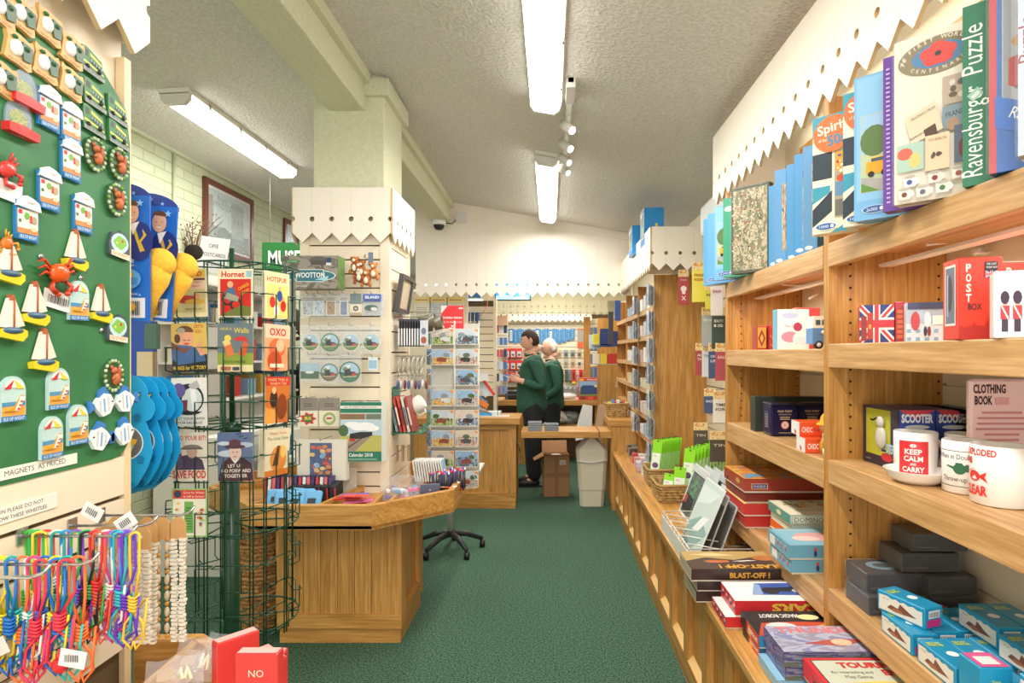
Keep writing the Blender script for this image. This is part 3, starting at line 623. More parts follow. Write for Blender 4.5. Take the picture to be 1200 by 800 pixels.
# ---------------- hooks, lanyards and shell strings ----------------
def hook(x,z,y,L,label):
    t=T('display_hook',label,'hook',(XL+.01,y,z)); m=MB()
    m.box((0,-.012,-.016),(.003,.012,.016),STEEL); m.build('plate',t)
    MB().tube([(0,0,0),(L-.02,0,0),(L,0,.006),(L+.012,0,.02)],.003,C('#c9ccd0',.2,.9),8).build('rod',t); return t
hook(0,1.135,1.34,.20,'long chrome hook carrying the white shell strings'); hook(0,1.135,1.26,.17,'chrome hook carrying brown shell strings, in front of the longest one')
hook(0,1.15,1.14,.21,'chrome hook carrying mixed neon lanyards'); hook(0,1.135,1.03,.22,'chrome hook nearest the viewer carrying whistle lanyards'); hook(0,1.15,.93,.22,'chrome hook at the left photo edge carrying yellow and green lanyards')
rg=random.Random(7)
def lanyard(x,y,z,L,col,wh,label,group='coloured cord lanyards'):
    t=T('lanyard',label,'lanyard',(x,y,z),group=group); c=C(col,.5); w=.012+rg.random()*.008
    pts=[]
    for i in range(9): a=PI*i/8; pts.append((w*math.cos(a)*.5,-w*math.sin(a)*.1*0+.004*math.cos(a),.006*math.sin(a)))
    k1=(rg.uniform(-.012,.012),0,-L*.55); full=[(k1[0]-.004,.002,k1[2]),(-w*.9,.004,-L*.3)]+pts[::-1]+[(w*.9,-.004,-L*.3),(k1[0]+.004,-.002,k1[2])]
    MB().tube(full,.0024,c,6).build('cord',t)
    m=MB()
    for j in range(5): zz=k1[2]-.006*j; m.tube([(k1[0]+.008*math.cos(a),.008*math.sin(a),zz+.002*math.sin(2*a)) for a in [2*PI*i/8 for i in range(8)]],.0028,c,5,closed=True)
    m.build('knot',t)
    m=MB(); b=k1[2]-.03
    for s_ in (-1,1): m.tube([(k1[0],0,b),(k1[0]+s_*.014,.004*s_,b-.02),(k1[0]+s_*.018,.004*s_,b-.05),(k1[0]+s_*.004,0,b-.07),(k1[0],0,-L+.01)],.0024,c,6)
    m.tube([(k1[0],0,b),(k1[0]+.03,-.006,b+.03),(k1[0]+.026,-.01,b-.035),(k1[0]+.006,-.004,b-.05)],.0024,c,6); m.build('loops',t)
    if wh:
        m=MB(Matrix.Translation((k1[0],0,-L-.012))); cc=C(wh,.25); m.ball((0,0,-.006),(.014,.009,.014),cc,12,8); m.box((-.004,-.008,-.004),(.022,.008,.006),cc); m.tube([(-.004,0,.006),(-.004,0,.014)],.003,cc,6); m.build('whistle',t)
        m=MB(Matrix.Translation((k1[0]+.012,-.012,-L+.018))@Matrix.Rotation(rg.uniform(-.5,.3),4,'Y')); m.box((0,0,-.03),(.045,.0008,0),C('#e9e6e0')); m.build('price_label',t)
        m=MB(Matrix.Translation((k1[0]+.012,-.0122,-L+.018))@frame((0,0,0),(1,0,0),(0,0,1)))
        for q in range(8): m.r(.006+.0032*q,-.024,.0016,.012,'#4a4a4c')
        m.build('barcode',t)
LC=[(-.99,1.03,'#1f6fc0','#1d4fb8','blue lanyard with blue whistle nearest the viewer'),(-.955,1.035,'#e9c92a',None,'yellow cord lanyard bunched behind the blue whistle'),(-.93,1.03,'#1e73c8',None,'knotted blue cord lanyard in the middle of the front hook'),(-.905,1.04,'#e8e6df',None,'white cord lanyard between blue and red cords'),(-.88,1.03,'#e8344a',None,'red cord lanyard left of the front hook tip'),(-.855,1.035,'#1e73c8',None,'blue cord lanyard behind the two red ones'),(-.835,1.03,'#e83a48','#d62f36','red lanyard with red whistle at the tip of the front hook'),
(-1.0,1.15,'#45c040',None,'green cord lanyard at the root of the second hook'),(-.975,1.14,'#e8dc3a',None,'yellow cord lanyard at the root of the second hook'),(-.94,1.14,'#26a8a0',None,'teal cord lanyard on the second hook'),(-.91,1.145,'#3ab04a',None,'dark green cord lanyard in the middle of the second hook'),(-.885,1.14,'#26272b',None,'black cord lanyard on the second hook'),(-.862,1.14,'#f05a3a',None,'coral cord lanyard on the second hook'),(-.84,1.145,'#e64aa0',None,'pink cord lanyard near the tip of the second hook'),(-.822,1.14,'#34b8c0',None,'turquoise cord lanyard near the tip of the second hook'),(-.805,1.14,'#6a3ac0',None,'violet cord lanyard at the tip of the second hook'),(-.79,1.135,'#f0c03a',None,'orange and yellow neon cord lanyard, rightmost of all'),
(-.99,.94,'#eadb2e','#d8d53a','yellow lanyard with yellow whistle at the left photo edge'),(-.96,.93,'#4ac045',None,'green cord lanyard at the left photo edge'),(-.93,.94,'#e85040',None,'red cord lanyard at the left photo edge')]
for i,(x,y,c,w_,l) in enumerate(LC): lanyard(x,y,1.137 if y<1.1 else 1.152,(.162 if y<1.1 else .19)+.02*rg.random()-(.012 if w_ else 0),c,w_,l)
XC=['#e8407a','#2a9ad8','#e8d22a','#3ac060','#f07030','#e8e6e0','#1f62c0','#8a4ad0','#26b0a0','#e83a3a']; XN=['rose','light blue','lemon','emerald','orange','off-white','deep blue','purple','sea green','scarlet']
for i in range(20):
    hk=i%2; x=-.995+.0095*i; lanyard(x,1.145 if hk else 1.04,1.153 if hk else 1.139,.15+.07*rg.random(),XC[(i*3)%10],None,'%s cord lanyard squeezed between others on the %s hook, %s section'%(XN[(i*3)%10],['front','second'][hk],['wall end','middle'][i//10]))
def shells(x,y,z,L,kind,label,card='#c69a62'):
    t=T('shell_string',label,'necklace',(x,y,z),group='shell strings on cards'); m=MB(); m.prism([(-.018,-.05),(.018,-.05),(.018,-.012),(.008,0),(-.008,0),(-.018,-.012)],-.0008,.0008,C(card,.7)); m.v=[(a,c,b) for a,b,c in m.v]; m.build('card',t)
    q=MB(); n=int(L/.009)
    for s_ in (-1,1):
        for i in range(n):
            zz=-.05-i*.009
            if kind=='white': q.box((s_*.009-.006+rg.uniform(-.002,.002),-.004,zz-.003),(s_*.009+.006+rg.uniform(-.002,.003),.005,zz+.002+rg.uniform(0,.002)),C('#e9e2d2',.5))
            elif i%4==0: q.ball((s_*.010,0,zz),(.005,.005,.005),C('#c58a35',.4),7,5)
            elif i%4==2: q.ball((s_*.010,0,zz),(.006,.005,.012),C('#cdb89a',.4),7,5)
    o=q.build('shells',t); o['kind']='stuff'
    return t
k=0
for (x,y,L,kd,l) in ((-.835,1.34,.235,'white','white chip shell string, rightmost on the rack'),(-.87,1.34,.23,'cowrie','cowrie and orange bead string next to the rightmost white one'),(-.905,1.34,.225,'white','white chip shell string, third from the right'),(-.94,1.335,.22,'cowrie','cowrie and bead string, fourth from the right'),(-.975,1.34,.22,'white','white chip shell string nearest the cream wall'),(-.86,1.26,.20,'white','white chip shell string on the nearer hook, right one'),(-.90,1.26,.19,'cowrie','cowrie and orange bead string on the nearer hook'),(-.95,1.26,.20,'white','white chip shell string on the nearer hook, left one'),(-.88,1.31,.225,'white','white chip shell string in the middle rank, right'),(-.925,1.31,.23,'white','white chip shell string in the middle rank, centre'),(-.96,1.30,.22,'cowrie','cowrie string in the middle rank, near the wall')): shells(x,y,1.131,L,kd,l)
for i,(x,l) in enumerate(((-.865,'clear bluish star pendant, right of three'),(-.90,'clear bluish star pendant, middle of three'),(-.94,'clear bluish star pendant, left of three'))):
    t=T('star_pendant',l+', hanging before the shell strings','pendant',(x,1.22,1.10),group='clear star pendants'); m=MB(frame((0,0,0),(1,0,0),(0,0,1))); m.prism([((.03 if j%2==0 else .013)*math.sin(PI*j/5),-.05+(.036 if j%2==0 else .016)*math.cos(PI*j/5)) for j in range(10)],0,.008,C('#b8d4ee',.08,alpha=.5)); m.build('star',t); MB().tube([(0,0,-.015),(0,0,.02)],.0012,STEEL,5).build('ring',t)
for i,(x,y,r,l) in enumerate(((108,600,.5,'white price tag on a string above the shell cards, left'),(147,612,-.6,'white price tag above the shell cards, middle'),(152,632,-.8,'white price tag over the star pendants'),(120,632,.2,'creased white tag left of the star pendants'))):
    p=P(x,y,1.16); t=T('price_tag',l,'tag',p,ry=r); MB().box((-.02,0,-.014),(.02,.0008,.014),C('#e6e3de')).build('card',t); m=MB(frame((0,-.0004,0),(1,0,0),(0,0,1)))
    for q in range(6): m.r(-.012+.004*q,-.006,.002,.012,'#55555a')
    m.build('barcode',t)
# cellophane pouch and tray goods, lower left
def pouch(loc,w,h,label,name='wrapped_trinket',rz=0,tilt=0,grp='wrapped trinkets in the corner tray'):
    t=T(name,label,'packet',loc,rz,grp); m=MB(Matrix.Rotation(tilt,4,'X')); n=6; vs=[];fs=[]
    for i in range(n+1):
        for j in range(n+1): vs.append((w*(i/n-.5),h*(j/n-.5),.006*math.sin(i*2.1+j*1.3)+.012*math.sin(PI*i/n)*math.sin(PI*j/n)))
    for i in range(n):
        for j in range(n): a=i*(n+1)+j; fs.append((a,a+n+1,a+n+2,a+1))
    m.add(vs,fs,FILM2,True); m.build('wrapper',t)
    m=MB(Matrix.Rotation(tilt,4,'X')); m.box((-w*.3,-h*.15,.001),(-w*.02,h*.2,.004),C('#b08d62')); m.tube([(w*(.05+.04*i),h*(.2*math.sin(i*1.9)-.1),.006) for i in range(7)],.0035,C('#d9cba8'),5); m.build('contents',t)
pouch(P(232,772,1.28),.11,.09,'clear wrapped trinket on tan card lying in the corner tray',tilt=.7)
pouch(P(205,790,1.18),.10,.08,'clear wrapped trinket beside the tray divider, nearest the viewer',tilt=.5,rz=.5)
pouch(P(255,765,1.33),.09,.08,'clear wrapped trinket behind the others in the corner tray',tilt=.8,rz=-.3)
def redbox(loc,rz,rx,label,txt=None):
    t=BX('red_gift_box',label,'box',loc,.084,.028,.10,'#d23c3a',rz,'red boxes in the corner tray',rx=rx); m=FF()
    if txt: m.t(txt,.042,.055,.014,'#f4dcc8')
    m.build('print',t); m=FTp(.10); m.r(.003,.003,.078,.022,'#e8a8a0'); m.build('page_edge',t)
redbox(P(275,796,1.17)+Vector((0,0,-.05)),0,0,'red box reading NO, nearest in the corner tray','NO')
redbox(P(254,790,1.20)+Vector((0,0,-.04)),.85,0,'red box turned sideways left of the NO box')
redbox(P(284,796,1.26)+Vector((0,0,-.05)),.1,-.0,'red box standing behind the NO box',None)
redbox(P(300,786,1.30)+Vector((0,0,-.05)),-.7,0,'red box slanting at the right end of the corner tray')
# ---------------- green wire postcard spinner ----------------
SP=(-1.0,1.95)
t=T('postcard_spinner','green wire revolving postcard rack with a thick central pole','rack',(SP[0],SP[1],0))
MB().cyl((-.04,0,.02),(-.04,0,1.26),.024,C('#173f2a',.3),16).build('pole',t)
m=MB(); m.lathe((-.04,0,0),[(.0,.03),(.10,.03),(.22,.012),(.22,0),(0,0)],C('#173f2a',.3)); m.build('floor_base',t)
MB().cyl((-.04,0,1.2),(-.04,0,1.84),.008,GREENW,8).build('upper_rod',t)
MB().cyl((-.04,0,1.235),(-.04,0,1.275),.028,C('#173f2a',.3),14).build('collar',t)
# faces: (centre x, centre y, angle of normal from -Y)
COLS=[(-.06,-.20,0),(.075,-.20,0),(.165,-.115,1.28),(-.175,-.10,-1.0),(.13,.07,2.2),(-.16,.08,-2.2)]
ROWZ=[1.675,1.515,1.355,1.195,1.03,.87,.72]
def cf(c,z): 
    x,y,a=c; return Matrix.Translation((x,y,z))@Matrix.Rotation(a,4,'Z')@frame((0,0,0),(1,0,0),(0,0,1))
for ci,c in enumerate(COLS):
    w=MB(cf(c,0))
    for u in (-.048,-.038,.038,.048): w.tube([(u,.62,-.012),(u,1.77,-.012)],.0022,GREENW,5)
    w.build('upright_wires',t)
    for ri,z in enumerate(ROWZ):
        m=MB(cf(c,z))
        for q in (-1,1):
            m.tube([(q*.062,-.0,-.012),(q*.062,0,.012),(q*.026,0,.014),(q*.026,-.070,.014),(q*.026,-.078,-.012)],.0021,GREENW,5)
        m.tube([(-.064,-.0,-.012),(.064,0,-.012)],.0021,GREENW,5); m.tube([(-.052,-.078,-.012),(.052,-.078,-.012)],.0021,GREENW,5); m.build('card_pocket',t)
for z in (.64,.95,1.27,1.775):
    m=MB()
    ring=[(.165*math.cos(2*PI*i/24),.165*math.sin(2*PI*i/24),z) for i in range(24)]; m.tube(ring,.003,GREENW,5,closed=True)
    for i in range(6): a=2*PI*i/6+.3; m.tube([(-.04,0,z),(.165*math.cos(a),.165*math.sin(a),z)],.0025,GREENW,5)
    m.build('support_ring',t)
CW,CH=.104,.142
def card(ci,ri,label,art,lean=.0,n=1,bg='#e9dfc2'):
    c=COLS[ci]; M=Matrix.Translation((SP[0],SP[1],0))@cf(c,ROWZ[ri])
    o=T('postcard',label,'postcard',M@Vector((0,0,-.004)),c[2])
    L=frame((0,0,0),(1,0,0),(0,0,1))@Matrix.Rotation(lean,4,'Z')@Matrix.Translation((-CW/2,-CH/2,0))
    m=MB(L)
    for i in range(n): m.box((0,0,-.0012*i*4-.0008),(CW,CH,-.0048*i),C(bg,.5))
    m.build('card',o); q=MB(L@Matrix.Translation((0,0,.0003))); art(q); q.build('print',o); return o
W_,H_=CW,CH
def a_wizard(q):
    q.r(.003,.0,.098,.142,'#ead9a2'); q.r(.004,.117,.095,.02,'#e8c43c'); q.t('W',.018,.117,.022,'#d4281e',w=.022,bold=.02); q.t('IZARD',.062,.120,.013,'#d4281e',w=.058,bold=.02)
    q.r(.004,.108,.095,.006,'#7a3a2a'); q.r(.006,.082,.090,.024,'#f0c8a8'); q.t('THE KEEPER THAT',.052,.098,.006,'#c92a20',w=.07); q.t("CAN'T BE BEAT!",.052,.088,.006,'#c92a20',w=.066)
    q.r(.004,.014,.095,.066,'#cdbf7e'); q.e(.045,.052,.036,.012,'#c9382a',12); q.e(.075,.062,.010,.009,'#e8a070',10); q.poly([(.01,.04),(.03,.046),(.02,.056)],'#d84a2c'); q.e(.068,.045,.03,.008,'#d9a33a',10); q.t('GREAT-FREE GIFT',.065,.02,.006,'#3a2a1a',w=.05)
def a_hornet(q):
    q.r(.002,.0,.1,.142,'#f0e2c0'); q.t('Hornet',.045,.118,.016,'#d4281e',w=.068,bold=.03); q.r(.084,.118,.016,.018,'#8fc4d0'); q.r(.008,.004,.090,.108,'#cf2d22')
    q.e(.030,.052,.018,.018,'#2c2c2e',14); q.e(.030,.052,.012,.012,'#cf2d22',14); q.e(.055,.036,.018,.020,'#2c2c2e',14); q.e(.055,.036,.012,.012,'#cf2d22',14); q.poly([(.02,.07),(.04,.095),(.052,.08),(.06,.05),(.035,.045)],'#4d6f8e'); q.e(.038,.096,.009,.010,'#e9b48a',10); q.poly([(.02,.055),(.06,.045),(.064,.06),(.03,.072)],'#a9a28a')
    q.t('CHARGE',.079,.086,.009,'#f0d040',w=.034,rot=.5); q.t('VENOM!',.082,.070,.009,'#f0d040',w=.030,rot=.5); q.poly([(.008,.004),(.098,.004),(.098,.03),(.07,.036)],'#6f7a3a')
def a_hotspur(q):
    q.r(.002,0,.1,.142,'#efe0a8'); q.t('HOTSPUR',.05,.112,.015,'#d4281e',w=.084,bold=.02); q.r(.008,.004,.09,.1,'#e6d87a')
    for i,(x,y,c) in enumerate(((.03,.05,'#d4281e'),(.06,.07,'#2f4f8f'),(.075,.04,'#d4281e'),(.045,.025,'#e8e8e8'))): q.e(x,y,.012,.018,c,10); q.e(x,y+.022,.006,.007,'#e0a27a',8)
def a_wings(q):
    q.r(0,0,CW,CH,'#d9b552'); q.r(0,0,CW,.05,'#1b1c1f'); q.e(.042,.098,.024,.028,'#e0a077',16); q.e(.040,.115,.026,.020,'#6b3f22',16,0,PI); q.e(.030,.122,.012,.008,'#a8a090',10); q.e(.018,.098,.009,.014,'#5d3118',10); q.poly([(.0,.085),(.02,.08),(.06,.075),(.095,.055),(.1,.03),(.02,.02),(.0,.04)],'#41618f'); q.poly([(.0,.09),(.03,.068),(.06,.072),(.04,.055),(.0,.07)],'#7a4526'); q.poly([(.072,.07),(.086,.098),(.09,.096),(.088,.07),(.1,.05),(.085,.045)],'#e0a077')
    q.r(.036,.092,.008,.002,'#3a2015'); q.r(.05,.092,.006,.002,'#3a2015'); q.e(.045,.082,.008,.003,'#c8452f',8)
    q.t("LET'S",.082,.128,.009,'#c23c22',w=.026); q.t('GO-',.082,.113,.009,'#c23c22',w=.02); q.t('WINGS for VICTORY',.052,.006,.011,'#e8c23a',w=.098,bold=.02)
def a_ice(q):
    q.r(0,0,CW,CH,'#6d7a80'); q.r(0,.02,CW,.035,'#8fa03c'); q.r(0,0,CW,.02,'#e6d6a0'); q.t('HAVE A',.025,.122,.008,'#e8d44a',w=.034); q.t('Walls',.07,.114,.015,'#e8d44a',w=.044,bold=.01); q.e(.03,.098,.010,.010,'#e8d44a',12)
    q.e(.068,.088,.022,.016,'#d23a34',12,0,PI); q.poly([(.018,.082),(.038,.09),(.05,.05),(.03,.042)],'#e07840'); q.poly([(.014,.088),(.03,.096),(.04,.082),(.022,.074)],'#e9cf80'); q.poly([(.06,.05),(.078,.09),(.092,.082),(.082,.046)],'#d96438'); q.t('GOOD AND BIG',.052,.026,.007,'#4a4a2a',w=.066); q.r(.01,.004,.03,.011,'#b86a4a'); q.r(.045,.004,.02,.010,'#4a4a5a')
def a_oxo(q):
    q.r(0,0,CW,CH,'#e8a070'); q.r(0,.10,CW,.042,'#efc8a8'); q.t('OXO',.052,.108,.022,'#c9281e',w=.07,bold=.03); q.e(.05,.07,.035,.03,'#d86a3a',14); q.e(.04,.03,.03,.03,'#c84a24',14); q.e(.062,.078,.018,.02,'#f0b890',12); q.r(.02,.01,.06,.012,'#f0e0c0')
def a_bumper(q):
    q.r(0,0,CW,CH,'#e9e3d8'); q.e(.05,.08,.045,.045,'#2d2b33',20); q.e(.06,.078,.03,.035,'#d9ded4',14); q.e(.022,.105,.02,.022,'#6b5a96',14); q.poly([(.05,.12),(.075,.135),(.085,.115),(.062,.105)],'#b9b4b0'); q.poly([(.055,.11),(.07,.108),(.078,.05),(.062,.04)],'#f4f4f0'); q.poly([(.01,.04),(.045,.045),(.048,.078),(.013,.073)],'#7a3d4a'); q.e(.05,.045,.04,.012,'#2d2b33',14,PI,2*PI); q.t('PUT YOUR PAPER',.055,.019,.007,'#2f2f35',w=.085); q.t('FOR SALVAGE',.055,.007,.007,'#2f2f35',w=.07)
def a_bit(q):
    q.r(0,0,CW,CH,'#e6d8c4'); q.t('DO YOUR BIT!',.058,.119,.013,'#d0402e',w=.086,bold=.02); q.poly([(.012,.032),(.02,.07),(.06,.08),(.09,.06),(.098,.032)],'#57425a'); q.e(.060,.085,.016,.019,'#c9a08c',12); q.e(.060,.094,.030,.012,'#8a7a6a',14,0,PI); q.r(.026,.092,.066,.004,'#6a5a58'); q.e(.022,.085,.008,.012,'#c9a08c',8); q.poly([(.01,.03),(.02,.08),(.03,.08),(.034,.04)],'#6a5570'); q.t('SAVE FOOD',.052,.008,.022,'#d0402e',w=.098,bold=.03)
def a_forward(q):
    q.r(0,0,CW,CH,'#5f7090'); q.e(.03,.08,.03,.010,'#c3cad6',12); q.e(.08,.105,.026,.008,'#aab6c8',12); q.e(.02,.11,.02,.006,'#c3cad6',12); q.poly([(.0,.0),(.012,.05),(.035,.07),(.075,.068),(.1,.05),(CW,0)],'#4d2f38'); q.e(.052,.083,.019,.022,'#d9b9a8',16); q.e(.052,.100,.031,.006,'#57343a',16); q.poly([(.034,.10),(.036,.118),(.052,.122),(.068,.118),(.070,.10)],'#5f3a40'); q.e(.046,.084,.003,.0015,'#4a2a28',6); q.e(.058,.084,.003,.0015,'#4a2a28',6); q.e(.052,.071,.006,.0015,'#8a4a44',6); q.poly([(.04,.066),(.052,.05),(.066,.066),(.052,.06)],'#e6e2e0')
    for x,y in ((.07,.13),(.082,.124),(.062,.137)): q.poly([(x-.008,y-.001),(x+.008,y+.003),(x+.008,y+.001),(x,y-.002)],'#2f3548')
    q.t('LET US',.052,.040,.009,'#eadfd4',w=.042,bold=.02); q.t('GO FORWARD',.055,.025,.010,'#eadfd4',w=.086,bold=.02); q.t('TOGETHER',.054,.010,.010,'#eadfd4',w=.068,bold=.02)
def a_grow(q):
    q.r(0,0,CW,CH,'#8ec46a'); q.r(.004,.004,.096,.134,'#ece6d0'); q.r(.004,.112,.096,.026,'#d9402e'); q.e(.018,.126,.011,.011,'#2d3550',12); q.t('Grow for Winter',.066,.127,.007,'#f4ead8',w=.062); q.t('as well as Summer',.066,.116,.007,'#f4ead8',w=.062); q.r(.038,.012,.026,.092,'#6fae4f'); q.lines(.041,.02,.020,.07,9,C('#3f7a35'))
    rr=random.Random(2)
    for i in range(14): q.e(rr.choice((rr.uniform(.010,.032),rr.uniform(.070,.095))),rr.uniform(.014,.1),.004+.004*rr.random(),.004,rr.choice(('#d98a3a','#b9d08a','#c04a4a','#e8c060','#7a6aa8')),8)
def a_brown(q):
    q.r(0,0,CW,CH,'#c9702c'); q.r(0,.115,CW,.027,'#c92f22'); q.t('MAKE THIS A',.052,.128,.009,'#f0d090',w=.084); q.t('WARM TIN',.052,.117,.008,'#f0d090',w=.07); q.e(.035,.075,.016,.028,'#3a2418',12); q.e(.035,.1,.009,.011,'#e8b080',10); q.e(.07,.05,.022,.04,'#8a3f1c',14); q.poly([(.0,0),(.05,0),(.04,.04),(.0,.05)],'#e8a04a')
def a_motif(q):
    q.r(0,0,CW,CH,'#d9cfae'); q.t('Happy Times',.052,.125,.008,'#b9382a',w=.07); q.t('The Great Game',.052,.108,.010,'#3f6a6a',w=.088); q.e(.055,.05,.035,.04,'#d98a3a',14); q.poly([(.03,.03),(.05,.09),(.06,.09),(.055,.03)],'#5a3a28'); q.e(.075,.07,.012,.02,'#e8c060',10); q.r(0,0,CW,.018,'#c8742a')
card(0,0,'cream and red comic cover postcard with a swimmer, top left of the green spinner',a_wizard,.03)
card(1,0,'red comic cover postcard with a motorcyclist, top of the green spinner',a_hornet)
card(2,0,'yellow comic cover postcard with footballers, top right of the green spinner',a_hotspur,0,3)
card(0,1,'wartime airman postcard reading WINGS for VICTORY on the green spinner',a_wings,.04)
card(1,1,'grey ice cream advert postcard with red parasol on the green spinner',a_ice)
card(2,1,'orange stock cube advert postcard on the right of the green spinner',a_oxo,-.03,3)
card(0,2,'purple and black salvage poster postcard, third row of the green spinner',a_bumper,.02)
card(2,2,'orange and brown poster postcard, third row on the right of the green spinner',a_brown,-.04)
card(0,3,'DO YOUR BIT SAVE FOOD soldier postcard on the green spinner',a_bit,.01)
card(1,3,'dark postcard of a man in a hat reading LET US GO FORWARD TOGETHER',a_forward,.02)
card(2,3,'cream stack of motif postcards with orange figures, fourth row right of the green spinner',a_motif,-.05,6)
card(0,4,'green bordered Grow for Winter postcard, lowest card on the green spinner',a_grow)
card(3,0,'orange pictorial card seen edge-on at the far left of the green spinner',a_brown,.1,3)
card(3,1,'brown card leaning at the far left of the green spinner above the blue play sets',a_motif,.2,2,'#6a4a3a')
# backs of the cards on the far side
for ci,ri,l in ((4,0,'upper'),(4,1,'second'),(4,2,'third'),(5,1,'left second'),(5,2,'left third')):
    card(ci,ri,'plain grey-backed card on the far side of the green spinner, '+l+' row',lambda q:(q.r(0,0,CW,CH,'#cfcac0'),q.lines(.075,.02,.02,.1,8,C('#8a8a8a'))),0,2,'#c9c4ba')
t=T('rack_sign','white paper price sign about postcards on top of the green spinner','sign',P(252,280,1.95),0,rx=0,ry=.14)
L=frame((0,0,0),(1,0,0),(0,0,1)); MB(L).box((-.045,-.11,0),(.05,.005,.001),C('#f2f1ee')).build('paper',t)
q=MB(L@Matrix.Translation((0,0,.0015))); q.t('OPIE',.0,-.03,.013,'#4a4a4e',w=.032); q.t('POSTCARDS',.004,-.058,.012,'#4a4a4e',w=.076); q.t('40p EACH',.004,-.087,.012,'#4a4a4e',w=.06); q.build('lettering',t)
# ---------------- blue scalloped play sets ----------------
def scallop():
    R=[]; w,h=.20,.31
    pts=[(0,0),(0,h-.01)]
    for i in range(9): a=PI/2*(1-i/8); pts.append((w-.065+.05*math.cos(a),h-.05+.05*math.sin(a)))
    for i in range(8): a=PI/2*.6-PI*i/7*.75; pts.append((w-.025+.028*math.cos(a),h-.085+.032*math.sin(a)))
    pts+= [(w-.012,.17),(w-.004,.13),(w-.004,.11),(w-.016,.075),(w-.04,.035),(w-.075,.008),(w-.11,0)]
    return pts
for i,(xr,Yy,l) in enumerate(((180,1.50,'nearest the viewer'),(193,1.54,'second of four'),(203,1.58,'third of four'),(213,1.62,'rearmost, furthest right'))):
    p=P(xr,583,Yy); t=T('play_set_card','blue scallop-edged play set card with a road picture, '+l,'toy pack',(p.x-.20,Yy,P(0,584-i*3,Yy).z),group='blue play set cards')
    MB(frame((0,0,0),(1,0,0),(0,0,1))).prism(scallop(),-.002,0,C('#1f9fd8',.35)).build('card',t)
    q=MB(frame((0,-.0004,0),(1,0,0),(0,0,1))); bl='#1378ac'
    q.e(.125,.14,.05,.045,'#e9f2f4',24); q.e(.125,.14,.047,.042,'#6d6a66',24); q.e(.118,.138,.034,.03,'#b9b6ae',20); q.poly([(.09,.12),(.13,.125),(.145,.14),(.12,.15),(.09,.142)],'#c9302a'); q.poly([(.125,.128),(.155,.136),(.16,.148),(.14,.152),(.125,.145)],'#e8b42c'); q.t('POP UP',.105,.247,.015,'#d8392e',w=.066,bold=.02); q.t('PLAY SET',.10,.226,.015,'#d8392e',w=.08,bold=.02)
    q.poly([(.147,.245),(.166,.250),(.170,.268),(.150,.265)],'#1a5f9c'); q.poly([(.150,.256),(.158,.262),(.156,.25)],'#e8d03a'); q.poly([(.160,.262),(.167,.264),(.162,.252)],'#e8d03a')
    for u,v in ((.16,.205),(.168,.10),(.12,.06),(.14,.035),(.06,.05)): q.e(u,v,.010,.009,bl,6); q.r(u-.008,v-.012,.016,.004,bl)
    q.build('print',t)
# ---------------- tall blue puppet packs with yellow soft toys ----------------
def pack(xl,xr,yt,yb,Y,label,tilt=0):
    p=P(xr,yb,Y); w=.17; h=(yb-yt)*Y/700; t=T('puppet_pack',label,'toy pack',(p.x-w,Y,p.z),group='blue puppet packs',ry=tilt)
    MB().box((0,0,0),(w,.006,h),C('#1f5fc0',.3)).build('backing_card',t); q=FF()
    q.r(0,0,w,h,'#1d6ac6'); q.r(.02,.008,w-.03,.05,'#e6e6ec')
    rr=random.Random(3); u=.07
    while u<w-.02: b=rr.choice((.0015,.003)); q.r(u,.014,b,.036,'#2a2a30'); u+=b+rr.choice((.002,.003))
    sx=w-.026; top=h-.018
    q.e(sx,h-.115,.038,.05,'#23327a',18); q.poly([(sx-.005,h-.085),(sx+.012,h-.14),(sx+.006,h-.143),(sx-.012,h-.09)],'#d8b23a'); q.poly([(sx+.012,h-.085),(sx+.022,h-.10),(sx+.008,h-.118),(sx+.018,h-.14),(sx+.012,h-.14),(sx+.002,h-.118),(sx+.014,h-.10)],'#d8b23a'); q.poly([(sx-.02,h-.072),(sx+.004,h-.066),(sx-.012,h-.10)],'#f0ece6')
    q.e(sx-.016,h-.044,.019,.026,'#e3ae90',16); q.e(sx-.016,h-.028,.020,.015,'#6b4630',14,0,PI); q.e(sx-.023,h-.043,.002,.0012,'#3a2418',6); q.e(sx-.008,h-.043,.002,.0012,'#3a2418',6); q.e(sx-.015,h-.055,.008,.003,'#f4f0ea',8,PI,2*PI)
    for a,b,r in ((w-.02,h-.02,.010),(w-.04,h-.165,.008),(w-.012,h-.09,.003),(w-.02,h-.25,.004),(w-.09,h-.03,.004)): q.star(a,b,r,'#8fc0ee')
    q.t('see us out for...',w-.055,h-.178,.006,'#e6ecf4',w=.055); q.e(w-.05,h-.21,.034,.026,'#5fa3dc',12); q.r(w-.07,h-.225,.045,.018,'#3f86d0'); q.e(w-.048,h-.20,.012,.010,'#e0a83a',12)
    q.t('Pop Up Puppet Show',w-.055,h-.25,.006,'#e6ecf4',w=.06); q.e(w-.045,h-.28,.016,.012,'#e0a83a',12); q.t('Hand Puppet Set',w-.055,h-.305,.006,'#e6ecf4',w=.055)
    q.build('print',t)
    q=MB(frame((0,.01,0),(1,0,0),(0,0,1))); q.prism([(w*.5+.085*math.cos(PI*i/14),h-.01+.045*math.sin(PI*i/14)) for i in range(15)],0,.002,C('#27408e')); q.build('header_card',t)
    q=MB(frame((0,.0075,0),(1,0,0),(0,0,1))); q.e(w*.5,h+.018,.013,.005,'#b9c2cc',12); q.star(w*.5+.04,h+.008,.006,'#8fc0ee'); q.star(w*.5+.052,h-.002,.004,'#8fc0ee'); q.build('header_print',t); MB().tube([(w*.5,-(Y-1.436),h+.026),(w*.5,.012,h+.02),(w*.5,.02,h+.03)],.0028,STEEL,6).build('hook',t); return t
PK1=pack(150,175,229,376,1.50,'tall blue puppet pack with a man in a gold-edged blazer, nearest the green board')
